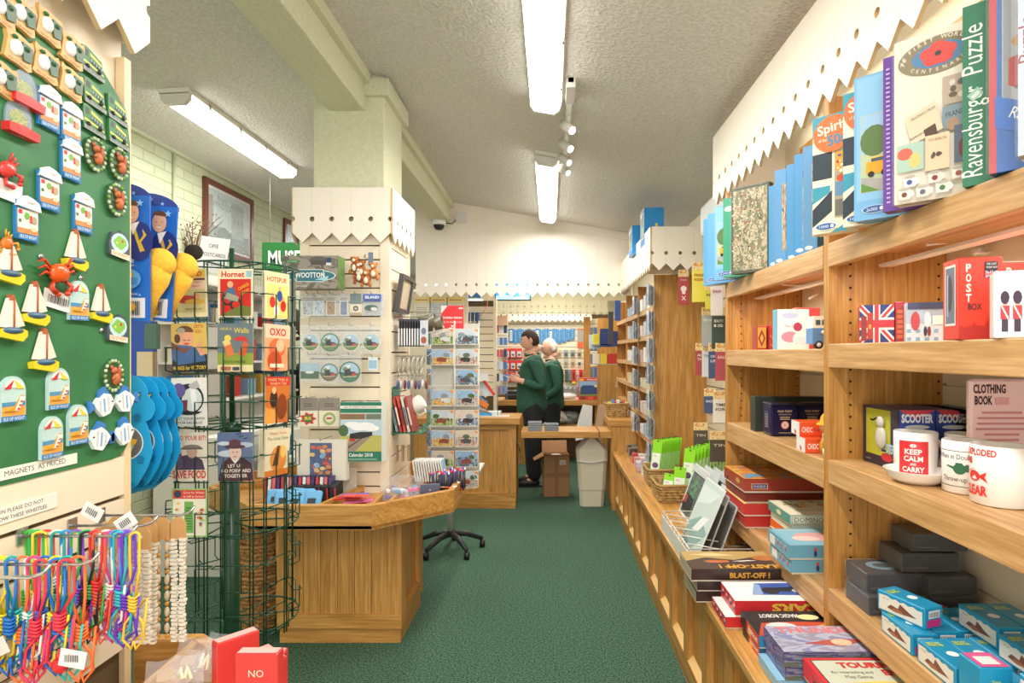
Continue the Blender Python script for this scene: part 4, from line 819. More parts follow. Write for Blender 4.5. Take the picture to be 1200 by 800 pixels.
PK2=pack(174,200,238,372,1.58,'tall blue puppet pack standing behind and right of the other one',.06)
YEL=bumpy('yellow_plush','#eeb234','#f6c044',200,.4,.002,.95)
def plush(pk,x,y,Y,ear):
    o=P(x,y,Y)-Vector(pk.location); b=MB(Matrix.Translation(o)@Matrix.Rotation(.35,4,'Y')); b.ball((0,0,0),(.040,.032,.038),YEL,18,12); h=b.build('hand_puppet',pk); m=MB(Matrix.Translation(o)); m.tube([(0,0,-.01),(-.008,.0,-.05),(-.022,.0,-.09),(-.028,.0,-.15)],[.032,.028,.018,.008],YEL,12); m.build('arm',h)
    if ear: MB(Matrix.Translation(o)).ball((.01,.03,.045),(.026,.014,.022),C('#2a2620',.95),12,8).build('ear',h)
plush(PK1,187,308,1.545,0); plush(PK2,210,308,1.62,1)
# blue folders and small books behind the rack, left
t=BX('blue_folder','tall blue glossy folder standing at the board edge behind the green spinner','folder',P(150,446,1.9),.08,.02,.19,'#2850a8'); 
t=BX('book','cream covered booklets leaning by the blue folder behind the green spinner','book',P(160,446,1.85),.05,.02,.09,'#d9c49a')
t=BX('book','green and cream booklet above the blue play sets at the far left rack side','book',P(169,409,1.75),.035,.02,.075,'#4a6a58')
# wicker baskets stacked on the floor
WICK=bumpy('wicker','#8a5a2a','#c89a5c',60,1,.01,.8)
t0=None
for i in range(5):
    lab='wicker basket on the floor behind the green spinner, '+['bottom of the stack','second from the bottom of the stack','middle of the stack','fourth from the bottom of the stack','top of the stack'][i]
    if t0 is None:
        t0=T('wicker_basket',lab,'basket',(-1.60,3.30,0),group='stacked wicker baskets'); m=MB(); n=20; prof=[(.085,0),(.09,.02),(.105,.10),(.118,.20),(.122,.205),(.112,.205),(.1,.1),(.08,.02)]
        m.lathe((0,0,0),prof+[(.001,.02)],WICK,n); m.build('bowl',t0)
        w=MB()
        for k in range(9): z=.01+.022*k; r=.088+.032*z/.2; w.tube([((r+.003*(-1)**j)*math.cos(2*PI*j/32),(r+.003*(-1)**j)*math.sin(2*PI*j/32),z) for j in range(32)],.006,WICK,4,closed=True)
        o=w.build('weave',t0); 
        w=MB(); w.tube([(.124*math.cos(2*PI*j/24),.124*math.sin(2*PI*j/24),.207+.003*(-1)**j) for j in range(24)],.010,C('#b98850',.7),6,closed=True); w.build('rim',t0); o0=t0
    else: o0=dup(t0,(-1.60+.004*i,3.30,.085*i),.3*i,lab)
# ---------------- left room ----------------
def poster(name,label,y0,y1,z0,z1,art):
    t=T(name,label,'picture',(-2.70,y0,z0)); w=y1-y0; h=z1-z0; f=MB(); c=C('#6d3a2c',.35); k=.045
    f.box((0,0,0),(.025,w,k),c); f.box((0,0,h-k),(.025,w,h),c); f.box((0,0,k),(.025,k,h-k),c); f.box((0,w-k,k),(.025,w,h-k),c); f.build('frame',t)
    MB().box((.004,k,k),(.012,w-k,h-k),C('#e9e6dc')).build('mount',t); q=MB(Fl((.0125,0,0))); art(q,w,h,k); q.build('print',t)
    MB().box((.017,k,k),(.019,w-k,h-k),ACRY).build('glass',t)
def a_windsor(q,w,h,k):
    q.r(k+.02,k+.02,w-2*k-.04,h-2*k-.04,'#b6c6c0'); q.t('Royal',.26,h-.14,.045,'#6a6f78',w=.13); q.t('WINDSOR',.27,h-.20,.055,'#6a6f78',w=.30)
    q.poly([(k+.02,k+.02),(k+.02,.25),(.12,.27),(.14,.22),(.3,.24),(.42,.2),(w-k-.02,.22),(w-k-.02,k+.02)],'#74867f'); q.r(.40,.18,.20,.26,'#98a6a0'); q.e(.50,.44,.11,.03,'#8b9993',14)
    for i in range(6): q.r(.40+.034*i,.45,.02,.03,'#98a6a0')
    q.r(k+.02,.2,.06,.26,'#8a7a64'); q.e(.3,.16,.12,.07,'#5d7064',14)
    for a in (.44,.50,.56): q.r(a,.30,.012,.04,'#5d6a66')
poster('framed_poster','framed castle poster titled Royal WINDSOR in dark red frame on the brick wall',4.63,5.39,2.29,2.87,a_windsor)
poster('framed_poster','second dark red framed picture on the brick wall, half hidden by the column display',6.03,6.75,2.30,2.86,lambda q,w,h,k:(q.r(k+.02,k+.02,w-2*k-.04,h-2*k-.04,'#b4ccd6'),q.poly([(k+.02,k+.02),(w-k-.02,k+.02),(w-k-.02,.2),(.3,.3),(k+.02,.22)],'#6f8a86')))
t=T('hanging_sign','green hanging sign with white MUSEUM lettering left of the column display','sign',(P(307,284,4.75).x,4.75,2.10))
MB().box((0,0,0),(.62,.015,.275),C('#176a2c')).build('board',t); q=FF(); q.t('MUSEUM',.255,.10,.11,'#f3f5ee',w=.41,bold=.02); q.build('lettering',t); q=MB()
for u in (.06,.56): q.cyl((u,.007,.275),(u,.007,.84),.002,C('#8a8a84'),5)
q.build('suspension_wires',t)
t=T('twig_arrangement','bare dried twig arrangement in front of the green brick wall','plant',P(226,312,4.4)); rg=random.Random(5); m=MB()
for i in range(16):
    a=rg.uniform(-.5,.5); b=rg.uniform(-.4,.4); L=rg.uniform(.22,.4); p0=Vector((0,0,0)); p1=Vector((math.sin(a)*L*.5,b*L*.3,L*.6)); p2=p1+Vector((math.sin(a*1.8)*L*.5,b*.1,L*.35)); m.tube([p0,p1,p2],[.004,.003,.0015],C('#6b4a38',.8),4)
    for k in range(4): f=rg.random(); q=p1.lerp(p2,f); m.tube([q,q+Vector((rg.uniform(-.06,.06),rg.uniform(-.04,.04),rg.uniform(.01,.06)))],[.002,.001],C('#7a5040',.8),4); m.ball(q+Vector((rg.uniform(-.05,.05),0,.04)),.006,C('#8a4a40'),5,4)
m.build('twigs',t); MB().lathe((0,0,-.35),[(.05,0),(.06,.2),(.03,.34),(.035,.36)],C('#b98a5a')).build('vase',t)
# far left-room fittings seen between the racks
t=T('display_cabinet','white display cabinet with pale goods behind the green spinner','cabinet',(-2.66,4.0,0))
MB().box((0,0,0),(.5,1.5,.9),C('#e6e2d6')).build('body',t); MB().box((-.0,-.02,.9),(.52,1.5,.93),C('#f0ede4')).build('top',t)
for i in range(3): MB().box((.02,0+.5*i,.93),(.03,.45+.5*i,2.1),C('#dcd8ce')).build('back_board',t)
for i in range(4): MB().box((.02,.0,1.15+.27*i),(.34,1.5,1.165+.27*i),C('#e8e4da')).build('shelf',t)
rg=random.Random(11)
cols=['#3f7fc0','#e9e6dc','#c23c34','#8fb6d6','#c9a24a','#4a6a8a','#e0d8c4']
for i in range(18):
    yy=4.03+.24*(i%6)+rg.random()*.04; zz=1.165+.27*(i//6); w=.12+.06*rg.random()
    t=T('boxed_gift','boxed gift on the white cabinet behind the green spinner, %s shelf, %s place'%(['lowest','middle','upper'][i//6],['first','second','third','fourth','fifth','last'][i%6]),'box',(-2.60,yy,zz),group='boxed gifts on the white cabinet'); MB().box((0,0,0),(.18,w,.10+.08*rg.random()),C(cols[i%7])).build('box',t)
# clothes rail with dark garments, caps above
t=T('clothes_rail','chrome clothes rail in the left room behind the column display','clothes rail',(-2.75+.25,5.9,0))
MB().cyl((0,0,1.38),(1.1,0,1.38),.012,STEEL,8).build('rail',t)
for x in (0,1.1): MB().cyl((x,0,.0),(x,0,1.38),.012,STEEL,8).build('post',t)
for i in range(15):
    x=-2.47+.07*i; t=T('garment','black garment on a hanger on the chrome rail, '+['leftmost','second','third','fourth','fifth','sixth','seventh','middle','ninth','tenth','eleventh','twelfth','thirteenth','fourteenth','rightmost'][i]+' from the left','clothing',(x,5.9,1.37),group='black garments on the rail')
    m=MB(); m.prism([(-.20,-.02),(-.05,.0),(.05,.0),(.20,-.02),(.19,-.62),(-.19,-.62)],-.02,.02,C('#1d1e22' if i%4 else '#23252e',.9)); m.v=[(c,a,b) for a,b,c in m.v]; m.build('cloth',t)
    MB().tube([(0,0,-.01),(0,0,.02),(.0,.02,.035)],.003,C('#c8ccd4'),5).build('hanger_hook',t)
t=T('hat_stand','chrome arm holding caps above the garments beside the column display','stand',(-2.3,5.6,0)); MB().cyl((0,0,0),(0,0,1.95),.012,STEEL,8).build('pole',t)
for i,(x,y,c,l) in enumerate(((335,352,'#2b5a40','dark green peaked cap hanging left of the column display'),(343,372,'#5a5754','grey tweed cap hanging beside the column display'),(350,378,'#4a3f36','brown cap hanging nearest the column display'))):
    p=P(x,y,5.55); t=T('cap',l,'cap',p); m=MB(Matrix.Rotation(-.35,4,'Y')); m.ball((0,0,0),(.05,.10,.15),C(c,.9),12,8); m.ball((-.05,-.02,-.14),(.06,.09,.012),C(c,.9),10,6); m.build('crown',t)
# far goods wall in the left room
t=T('goods_shelves','white shelving of small packaged goods at the end of the left room','shelves',(-2.6,8.2,0))
for i in range(6): MB().box((0,0,.5+.3*i),(1.27,.3,.52+.3*i),WHITE).build('shelf',t)
MB().box((0,.3,0),(1.27,.33,2.4),C('#ded8c4')).build('back',t)
rg=random.Random(9)
for r_ in range(6):
    for c_ in range(7):
        t=T('packaged_gift','packaged gift in the end shelving of the left room, row %s, position %s'%(['one','two','three','four','five','six'][r_],['one','two','three','four','five','six','seven'][c_]),'packet',(-2.58+.175*c_,8.2,.52+.3*r_),group='packaged gifts at the end of the left room'); MB().box((0,0,0),(.13,.1,.14+.08*rg.random()),C(rg.choice(cols+['#2f66b8','#6fa0d8','#f0ede8']))).build('box',t)
S(MB().box((-2.0,11.26,0.9),(-1.1,11.29,2.5),C('#dfeaf4',.3,emit=2.2)).build('window_1'))
t=T('doorway_glazing','bright glazed doorway behind the column display at the back','window',(-1.66,7.6,0))
MB().box((0,0,.0),(.42,.02,2.7),C('#e6eef4',.3,emit=1.3)).build('glass',t)
for z in (1.05,2.1): MB().box((0,-.03,z),(.42,.0,z+.06),C('#8a949c')).build('glazing_bar',t)
for x in (0,.40): MB().box((x,-.03,0),(x+.04,0.03,2.7),C('#b9c2c6')).build('frame_post',t)
# white counter with goods left of the island tray
t=T('side_table','white side table with blue goods behind the island tray','table',(-2.12,4.35,0))
MB().box((0,0,.70),(.75,.7,.74),C('#eceae2')).build('top',t)
for x in (.0,.70):
    for y in (0,.65): MB().box((x,y,0),(x+.05,y+.05,.70),WHITE).build('leg',t)
for i,(x,w,h,c,l) in enumerate(((.02,.16,.14,'#3f8fd0','blue box on the white side table, left'),(.22,.14,.20,'#efece6','white upright box on the white side table'),(.40,.14,.26,'#d8d4cc','pale tall box on the white side table'),(.58,.12,.3,'#8a5a44','white framed brown picture box at the right of the white side table'))):
    BX('goods_box',l,'box',(-2.12+x,4.4,.74),w,.14,h,c)
# ---------------- right shelving: jigsaw boxes on the top shelf ----------------
AN=math.atan2(-.73,.68)
def rot_front(x,d,z=1.84):
    k=(x-645)/700; Y=d/(.73*k+.68); return (k*Y,Y,z)
def puzzle(x,d,w,dep,h,col,label,art=None,side=None,z=1.841,film=False):
    t=T('jigsaw_box',label,'puzzle box',rot_front(x,d,z),AN,'jigsaw boxes on the top shelf')
    if w>.12: # lid and base, the lid's edge line runs round the sides
        MB().box((0,0,0),(w,dep*.8,h),C(col,.28)).build('lid',t); MB().box((.002,dep*.8,.002),(w-.002,dep,h-.002),C('#e9e4d8')).build('box_base',t)
    else: MB().cb((w/2,dep/2,0),(w,dep,h),C(col,.28),.0015).build('box',t)
    if art: q=FF(); art(q,w,h); q.build('print',t)
    if side: q=FL(dep); side(q,dep,h); q.build('side_print',t)
    if film: MB().box((-.004,-.004,.0),(w*.97,dep*.5,h+.004),FILM).build('shrink_film',t)
    return t
def badge(q,u,v,txt='1000'): q.e(u,v,.03,.010,'#f0f0f0',16); q.e(u,v,.028,.009,'#2a62a8',16); q.t(txt,u-.006,v-.004,.008,'#f0f0f0',w=.026); q.e(u+.017,v,.005,.005,'#f0f0f0',8)
rr=random.Random(21)
def scatter(q,u,v,w,h,n,cols,s=.006,seed=1):
    r=random.Random(seed)
    for i in range(n): q.e(u+s+(w-2*s)*r.random(),v+s+(h-2*s)*r.random(),s*(.5+r.random()*.5),s*(.5+r.random()*.5),r.choice(cols),6)
def a_spirit(q,w,h):
    q.r(0,0,w,h,'#ebe4cc'); T_='#3f9ab0'; D='#2e3c48'
    q.poly([(0,h),(w,h),(0,h-.06)],T_); q.r(0,h*.46,w*.5,.075,D); q.poly([(0,h*.40),(w*.45,h*.40),(w*.45,h*.34),(0,h*.26)],T_); q.poly([(0,.07),(w*.5,.12),(w*.5,.06),(0,.02)],D); q.poly([(0,.0),(.05,.0),(w,.03),(w,.0)],T_)
    q.r(.062,.04,.05,.19,'#a89f86'); q.r(.064,.17,.046,.055,'#e0a03c'); q.e(.087,.15,.02,.012,'#c94a2c',10); q.r(.064,.10,.046,.04,'#5f8ab0'); q.r(.064,.045,.046,.045,'#6d6a66'); scatter(q,.064,.10,.046,.12,16,['#c23a2a','#e8d060','#3a5a9a','#e6e0d0'],.006)
    q.e(.058,h-.056,.054,.052,'#e2713a',24); q.t('Spirit',.058,h-.05,.026,'#f6ead6',w=.082,bold=.02,rot=.14); q.t('of the',.030,h-.075,.010,'#f6ead6',w=.024); q.t('50s',.07,h-.088,.028,'#3a86ac',w=.05,bold=.03,rot=.1); badge(q,.04,.018)
def a_bus(q,w,h,seed=0):
    q.r(0,0,w,h,'#78b2dc'); q.r(.006,.05,w-.012,h-.056,'#8dc0e4'); q.t('',0,0,.01,'#2a4a7a') if 0 else None
    q.r(.016,.07,w-.03,.20,'#b9c8a0'); q.r(.018,.17,w-.034,.098,'#9ec4e0'); q.e(.05,.2,.035,.04,'#5c7a46',14); q.e(.10,.215,.03,.03,'#6f8a4c',12); q.poly([(.018,.072),(.018,.11),(w*.5,.10),(w-.018,.14),(w-.018,.072)],'#a9a7a2'); q.poly([(.018,.072),(.018,.095),(.06,.072)],'#5f8f3c')
    q.r(.03,.115,.055,.032,'#e2a62c'); q.r(.04,.145,.036,.014,'#f0ca5a'); q.r(.042,.146,.030,.009,'#4a5a66'); q.e(.042,.115,.008,.008,'#2a2a2c',8); q.e(.073,.115,.008,.008,'#2a2a2c',8); q.poly([(.09,.09),(.13,.10),(.13,.14),(.10,.15),(.09,.13)],'#ecebe6'); badge(q,.05,.025,'2x500')
def a_ww(q,w,h):
    q.r(0,0,w,h,'#e9e0d0'); cx=.088; q.e(cx,h-.055,.080,.042,'#8a7a58',28); q.e(cx,h-.055,.052,.027,'#3f7fb0',24)
    for a in range(5): q.e(cx+.018*math.cos(a*1.257+.3),h-.053+.013*math.sin(a*1.257+.3),.019,.014,'#e03428',12)
    q.e(cx,h-.053,.007,.006,'#26262a',10)
    tx='THE FIRST WORLD WAR'
    for i,c in enumerate(tx):
        a=PI*1.02-PI*1.04*i/(len(tx)-1)
        if c!=' ': q.t(c,cx+.066*math.cos(a),h-.055+.034*math.sin(a)-.003,.009,'#f0e8d4',rot=(a-PI/2)*.6,bold=.01)
    tx='CENTENARY'
    for i,c in enumerate(tx): a=PI*1.22+PI*.56*i/8; q.t(c,cx+.066*math.cos(a),h-.055+.035*math.sin(a)-.003,.008,'#f0e8d4',rot=(a-1.5*PI)*.6)
    q.r(.098,.20,.06,.062,'#b9a898'); scatter(q,.10,.205,.055,.05,9,['#6a5a50','#8a6a58','#d9cfc0','#4a5670'],.009,3); q.r(.098,.148,.06,.048,'#7f93a0'); q.t('FRANCE',.125,.172,.012,'#2f3a44',w=.04,rot=.1); q.e(.118,.155,.012,.014,'#a98a70',10); q.r(.12,.07,.10,.08,'#5f6a80'); q.e(.15,.10,.022,.03,'#7a3a3a',12)
    q.poly([(.024,.19),(.085,.215),(.10,.15),(.038,.128)],'#e3cdb2'); q.t('FRAGMENTS FROM',.062,.19,.006,'#4a3428',w=.05,rot=.35); q.poly([(.062,.155),(.085,.165),(.09,.14),(.068,.13)],'#5a4438'); q.t('BAIRNSFATHER',.058,.146,.005,'#4a3428',w=.045,rot=.35)
    q.r(.010,.07,.052,.062,'#a9c8b8'); q.e(.025,.11,.016,.014,'#d86a5a',10); q.e(.045,.092,.012,.018,'#e8c27a',10); q.r(.066,.062,.046,.078,'#e6c8a8'); q.t('TO BERLIN',.089,.126,.006,'#6a3a2c',w=.034); scatter(q,.074,.085,.03,.018,6,['#5a4a42','#7a5a4a'],.006,5)
    for i,(u,v,c) in enumerate(((.035,.045,'#e9e8e4'),(.085,.045,'#ead9d0'),(.025,.018,'#ece2da'),(.062,.018,'#e6dcd4'),(.10,.020,'#efe6da'),(.13,.045,'#e4ddd2'))):
        q.r(u-.013,v-.012,.026,.024,'#c9bfb4'); q.r(u-.012,v-.011,.024,.022,c); q.e(u,v+.011,.012,.004,'#b9b0a6',10); q.e(u+.014,v,.006,.008,c,8); q.e(u,v-.001,.006,.006,['#4a5a9a','#8a3a3a','#7a4a3a','#6a6a7a','#4a7a4a','#9a5a4a'][i],8)
def s_purple(q,w,h):
    q.r(0,0,w,h,'#6a45a0')
    for i in range(30): q.r(.008,.02+.011*i,.008,.004,'#c9b8e0')
def a_rav(q,w,h):
    q.r(0,0,w,h,'#35795a'); q.t('Ravensburger',w*.62,h*.30,.036,'#eef2ea',w=.185,rot=PI/2); q.t('Puzzle',w*.62,h*.75,.036,'#eef2ea',w=.10,rot=PI/2); q.poly([(.008,h*.5),(.026,h*.54),(.036,h*.50),(.018,h*.46)],'#9ac0a8'); q.poly([(.014,h*.49),(.027,h*.52),(.031,h*.50),(.019,h*.475)],'#d0e0d0')
def a_ravblue(q,w,h):
    q.r(0,0,.012,h,'#c0434a'); q.r(.012,0,w,h,'#2a66b4'); q.r(.02,.09,w-.03,h-.11,'#a9aeb4'); q.r(.022,.09,.012,h-.12,'#8f959c'); q.poly([(.03,.21),(.075,.22),(.085,.17),(.06,.14),(.03,.16)],'#b03a3a'); q.e(.06,.24,.026,.014,'#b98a4a',12); q.e(.07,.32,.022,.02,'#b0804a',12); q.r(.04,.15,.05,.006,'#3a3436'); q.r(.05,.12,.006,.04,'#3a3436'); q.poly([(.02,.09),(.10,.16),(.14,.09)],'#3c3838'); q.poly([(.01,.145),(.01,.085),(.16,.02),(.16,.07)],'#2a6ac0'); q.t('Ravensburger',.085,.075,.020,'#f2f4f4',w=.12,rot=-.43)
def a_blue(seed):
    def f(q,w,h):
        q.r(0,0,w,h,'#4f97cc'); q.r(w*.62,h*.15,w*.36,h*.7,photo(seed,['#6a4a40','#b98a60','#d9c8a8','#40506a','#8a9a70'],7)); q.t('',0,0,.01,'#fff') if 0 else None; q.e(w*.4,.02,.014,.007,'#e6ecf2',10)
    return f
def s_pic(seed):
    def f(q,w,h): q.r(0,0,w,h,'#5a9ed0'); q.r(.006,.09,w-.012,h-.17,photo(seed,['#8a4a38','#c99a70','#5f7a9a','#3a3a44','#d9d0c0'],6)); q.r(.01,.02,w-.03,.05,'#b9cfe0')
    return f
def a_crowd(q,w,h):
    q.r(0,0,w,h,'#4a4a38'); q.r(.010,.012,w-.02,h-.024,photo(5,['#6f7a52','#8a8460','#c9bb98','#a89878','#d8ccae'],9)); scatter(q,.014,.016,w-.03,h-.035,260,['#c23a34','#d9cfb8','#3a3a36','#e8dcc4','#8a6a50','#4a5a6a','#efe6d0'],.0042,8)
puzzle(952.5,1.735,.11,.045,.335,'#ebe4cc','puzzle box with orange round badge, left one of two, beside the blue spines',a_spirit)
puzzle(988,1.69,.11,.045,.36,'#ebe4cc','puzzle box with orange round badge half hidden behind the light blue bus puzzle',a_spirit)
puzzle(1001,1.64,.13,.045,.372,'#78b2dc','light blue puzzle box picturing a yellow bus, left of the purple spine',a_bus)
puzzle(1035,1.578,.14,.045,.372,'#6a45a0','purple edged puzzle box left of the poppy puzzle',s_purple)
puzzle(1048,1.525,.25,.048,.374,'#e9e0d0','cream First World War Centenary puzzle box with a red poppy',a_ww,film=True)
puzzle(1128,1.46,.055,.06,.37,'#35795a','green puzzle box spine with white vertical lettering, right of the poppy box',a_rav)
puzzle(1159,1.39,.155,.06,.40,'#2a66b4','blue puzzle box with red chair picture at the right end of the top shelf',a_ravblue,film=True)
puzzle(1193,1.30,.14,.055,.38,'#dfe4ea','pale wrapped puzzle box cut by the right edge of the photo',lambda q,w,h:(q.r(0,0,w,h,'#b9c2d6'),q.t('Puzzle',.02,.2,.02,'#8a3a34',w=.08,rot=1.57)),film=True)
names=['leftmost','second','third','fourth','fifth']
for i,(x,d) in enumerate(((901,2.32),(908,2.25),(922,2.20),(931,2.078),(941.5,2.05))):
    puzzle(x,d,.048,.19,[.34,.375,.37,.36,.37][i],'#4f97cc','blue puzzle box spine between the crowd picture and orange-badged boxes, '+names[i]+' of five',a_blue(i+3),s_pic(i+1),film=i in(1,4))
puzzle(857,2.35,.175,.045,.37,'#4a4a38','puzzle box with a crowded sepia street scene, in the second bay',a_crowd,film=True)
puzzle(847.5,2.43,.20,.045,.36,'#3f9a78','green edged puzzle box just left of the crowd scene puzzle',lambda q,w,h:(q.r(0,0,w,h,'#43a07e'),q.e(.03,h-.05,.024,.012,'#e6ecdc',12),badge(q,.02,.02)))
puzzle(837,2.485,.20,.045,.345,'#78b2dc','light blue bus puzzle box third from the far left of the top shelf',a_bus)
puzzle(829,2.60,.20,.04,.35,'#5fa3d6','blue puzzle box second from the far left end of the top shelf',lambda q,w,h:(q.r(0,0,w,h,'#69aadc'),badge(q,.03,.02)))
puzzle(824.5,2.655,.20,.04,.34,'#4f97cc','blue puzzle box at the extreme left end of the top shelf, beside the air conditioner',lambda q,w,h:(q.r(0,0,w,h,'#5fa3d6'),badge(q,.03,.02)))
# ---------------- second shelf ----------------
def jack(q,u,v,w,h):
    q.r(u,v,w,h,'#23347a'); W2='#eeeae4'; R='#c9303a'; a=.16
    for s_ in (0,1):
        y0,y1=(v,v+h) if s_==0 else (v+h,v); k=h*.14
        q.poly([(u,y0-k*(1 if 0 else 0)),(u+w*.10,y0),(u+w,y1-(k if y1>y0 else -k)),(u+w,y1),(u+w*.9,y1),(u,y0+(k if y1>y0 else -k))],W2); q.poly([(u,y0),(u+w*.045,y0),(u+w,y1-(k*.45 if y1>y0 else -k*.45)),(u+w,y1),(u+w*.955,y1),(u,y0+(k*.45 if y1>y0 else -k*.45))],R)
    q.r(u+w*.40,v,w*.2,h,W2); q.r(u,v+h*.34,w,h*.32,W2); q.r(u+w*.44,v,w*.12,h,R); q.r(u,v+h*.40,w,h*.2,R)
z2=1.5275
t=BX('union_flag_box','union flag printed box at the left of the near bay','box',(.885,1.71,z2),.086,.08,.108,'#b9323a',-.42)
q=FF(); jack(q,0,0,.086,.108); q.r(.004,.006,.014,.07,'#8a2a20'); q.r(.020,.010,.014,.075,'#b03020'); q.r(.023,.04,.006,.012,'#e0a040'); q.build('print',t)
t=BX('phone_box_pack','dark red edge pack with orange windows beside the union flag box','box',(.966,1.675,z2),.026,.08,.115,'#a8303a',-.42); q=FF()
for i in range(6): q.r(.005,.012+.014*i,.014,.010,'#d86a3c')
q.build('print',t)
t=BX('teapot_set_box','grey-blue box picturing cups on a gingham cloth, middle of the near bay','box',(.970,1.63,z2),.125,.04,.108,'#cfd9e0',-.40); q=FF()
q.r(0,0,.125,.108,'#a7bcd0'); q.r(0,0,.125,.05,'#c9dae6')
for i in range(6):
    for j in range(2): q.r(.002+.021*i,.004+.022*j,.010,.010,'#7aa8cc')
q.r(.004,.09,.121,.018,'#3a4668'); q.e(.022,.058,.011,.026,'#b0464e',10); q.e(.05,.062,.008,.02,'#f0f0ea',10); q.r(.062,.048,.024,.024,'#f2f0ea'); q.e(.089,.06,.008,.008,'#f2f0ea',8); q.e(.045,.03,.004,.014,'#30304a',8); q.e(.054,.03,.004,.014,'#803038',8); q.e(.105,.035,.010,.008,'#e8e0d4',8); q.build('print',t)
def postbox(x,y,rz,label):
    t=BX('money_box_pack',label,'box',(x,y,z2),.082,.075,.172,'#dd4030',rz); q=FF()
    for i,c in enumerate('POST'): q.t(c,.018,.142-.021*i,.016,'#f2ebe0',w=.010,bold=.03)
    q.t('BOX',.030,.062,.013,'#3a2a2c',w=.026,bold=.02); q.r(.048,.128,.024,.034,'#2c2c34'); jack(q,.048,.128,.024,.015); q.t('DIE CAST',.060,.155,.004,'#f0f0f0',w=.018); q.t('MONEY BOX',.060,.148,.004,'#f0f0f0',w=.020)
    q.poly([(0,0),(.082,0),(.082,.022),(.07,.026),(.062,.024),(.06,.04),(.057,.05),(.054,.04),(.05,.026),(.03,.03),(.028,.038),(.025,.03),(.01,.024),(0,.03)],'#b02a26'); q.build('print',t)
    q=FL(.075); q.r(.012,.030,.05,.13,'#e6e2da'); q.r(.016,.035,.042,.12,'#6d7686'); q.e(.036,.10,.012,.04,'#4a3a44',12); q.r(.024,.05,.005,.09,'#b9c4d0'); q.build('window',t); return t
postbox(.858,1.255,-.2,'red POST BOX money box pack standing in front in the near bay'); postbox(.985,1.31,-.2,'red POST BOX money box pack behind the guardsmen box')
t=BX('guardsmen_box','white box printed with two guardsmen at the right of the near bay','box',(.850,1.145,z2),.055,.05,.128,'#efece8',-.5); q=FF(); q.r(.004,.004,.047,.12,'#f4f1ee'); q.t('Guardsmen Set',.028,.105,.004,'#9a8a8a',w=.026)
for u in (.017,.036): q.r(u-.005,.012,.010,.026,'#3a2a44'); q.r(u-.007,.036,.014,.026,'#c9303a'); q.poly([(u-.006,.06),(u-.004,.062),(u+.006,.038),(u+.004,.036)],'#f0ece8'); q.e(u,.066,.0045,.005,'#e8b090',8); q.e(u,.077,.007,.013,'#3a1f3c',10)
q.build('print',t)
t=BX('mug_gift_box','pale blue gift box cut by the right photo edge on the second shelf','box',(.912,1.10,z2),.09,.05,.135,'#8fb8d6',-.5)
# second bay, second shelf
z2b=1.5125
t=BX('playing_card_box','red and gold playing card box, left end of the second bay','box',(.905,2.62,z2b),.045,.06,.105,'#a83a2c'); q=FF(); q.r(.004,.008,.037,.09,'#c9963c'); q.poly([(.022,.012),(.038,.05),(.022,.09),(.006,.05)],'#8a2a24'); q.poly([(.022,.03),(.03,.05),(.022,.07),(.014,.05)],'#d8a84a'); q.build('print',t)
t=BX('playing_card_box','red patterned card box right of the gold diamond one','box',(.955,2.60,z2b),.045,.06,.108,'#b03a34'); q=FF(); scatter(q,.0,.0,.045,.108,40,['#e0b060','#d8d0b8','#8a2a24'],.004,4); q.build('print',t)
t=BX('tea_set_box','white and pink toy tea set box in the second bay','box',(.905,2.38,z2b),.125,.05,.16,'#f0eef2',ry=0); q=FF(); q.r(0,0,.125,.16,'#f2f0f2'); q.e(.05,.135,.034,.012,'#b9c4ec',14); q.e(.05,.05,.036,.022,'#e890a8',14); q.e(.08,.09,.018,.018,'#a83a5a',12); q.e(.085,.04,.025,.03,'#f4f2ee',12); q.r(.07,.02,.04,.03,'#d8dcea'); q.t('Tea Set',.05,.09,.010,'#c04a70',w=.05); q.build('print',t); q=FL(.05); q.r(0,0,.05,.16,'#7ab4cc'); q.build('side_print',t)
t=BX('gift_box','red topped box behind the toy van in the second bay','box',(1.03,2.50,z2b),.10,.05,.175,'#d8505a')
t=T('toy_van','blue and white toy van with a bow in the second bay','toy vehicle',(.935,2.13,z2b),.0)
m=MB(); m.prism([(0,.018),(.105,.018),(.108,.04),(.104,.075),(0,.075)],-.055,0,C('#5f8fc8',.25)); m.v=[(a,-c,b) for a,b,c in m.v]; m.build('body',t)
m=MB(); m.prism([(.002,.075),(.104,.075),(.098,.118),(.006,.118)],-.053,-.002,C('#ece8dc',.3)); m.v=[(a,-c,b) for a,b,c in m.v]; m.build('roof',t); q=MB(frame((0,.001,0),(1,0,0),(0,0,1)))
for i in range(4): q.r(.012+.022*i,.086,.016,.018,'#4a5a68')
q.build('windows',t); m=MB()
for u in (.022,.084): m.cyl((u,-.002,.015),(u,.014,.015),.015,BLACK,14); m.cyl((u,-.003,.015),(u,-.001,.015),.008,C('#d0d4d8'),10)
m.build('wheels',t); m=MB(); 
for s_ in (-1,1): m.ball((.052+s_*.012,-.004,.06),(.012,.005,.008),C('#e8dcc8'),8,5)
m.build('bow',t)
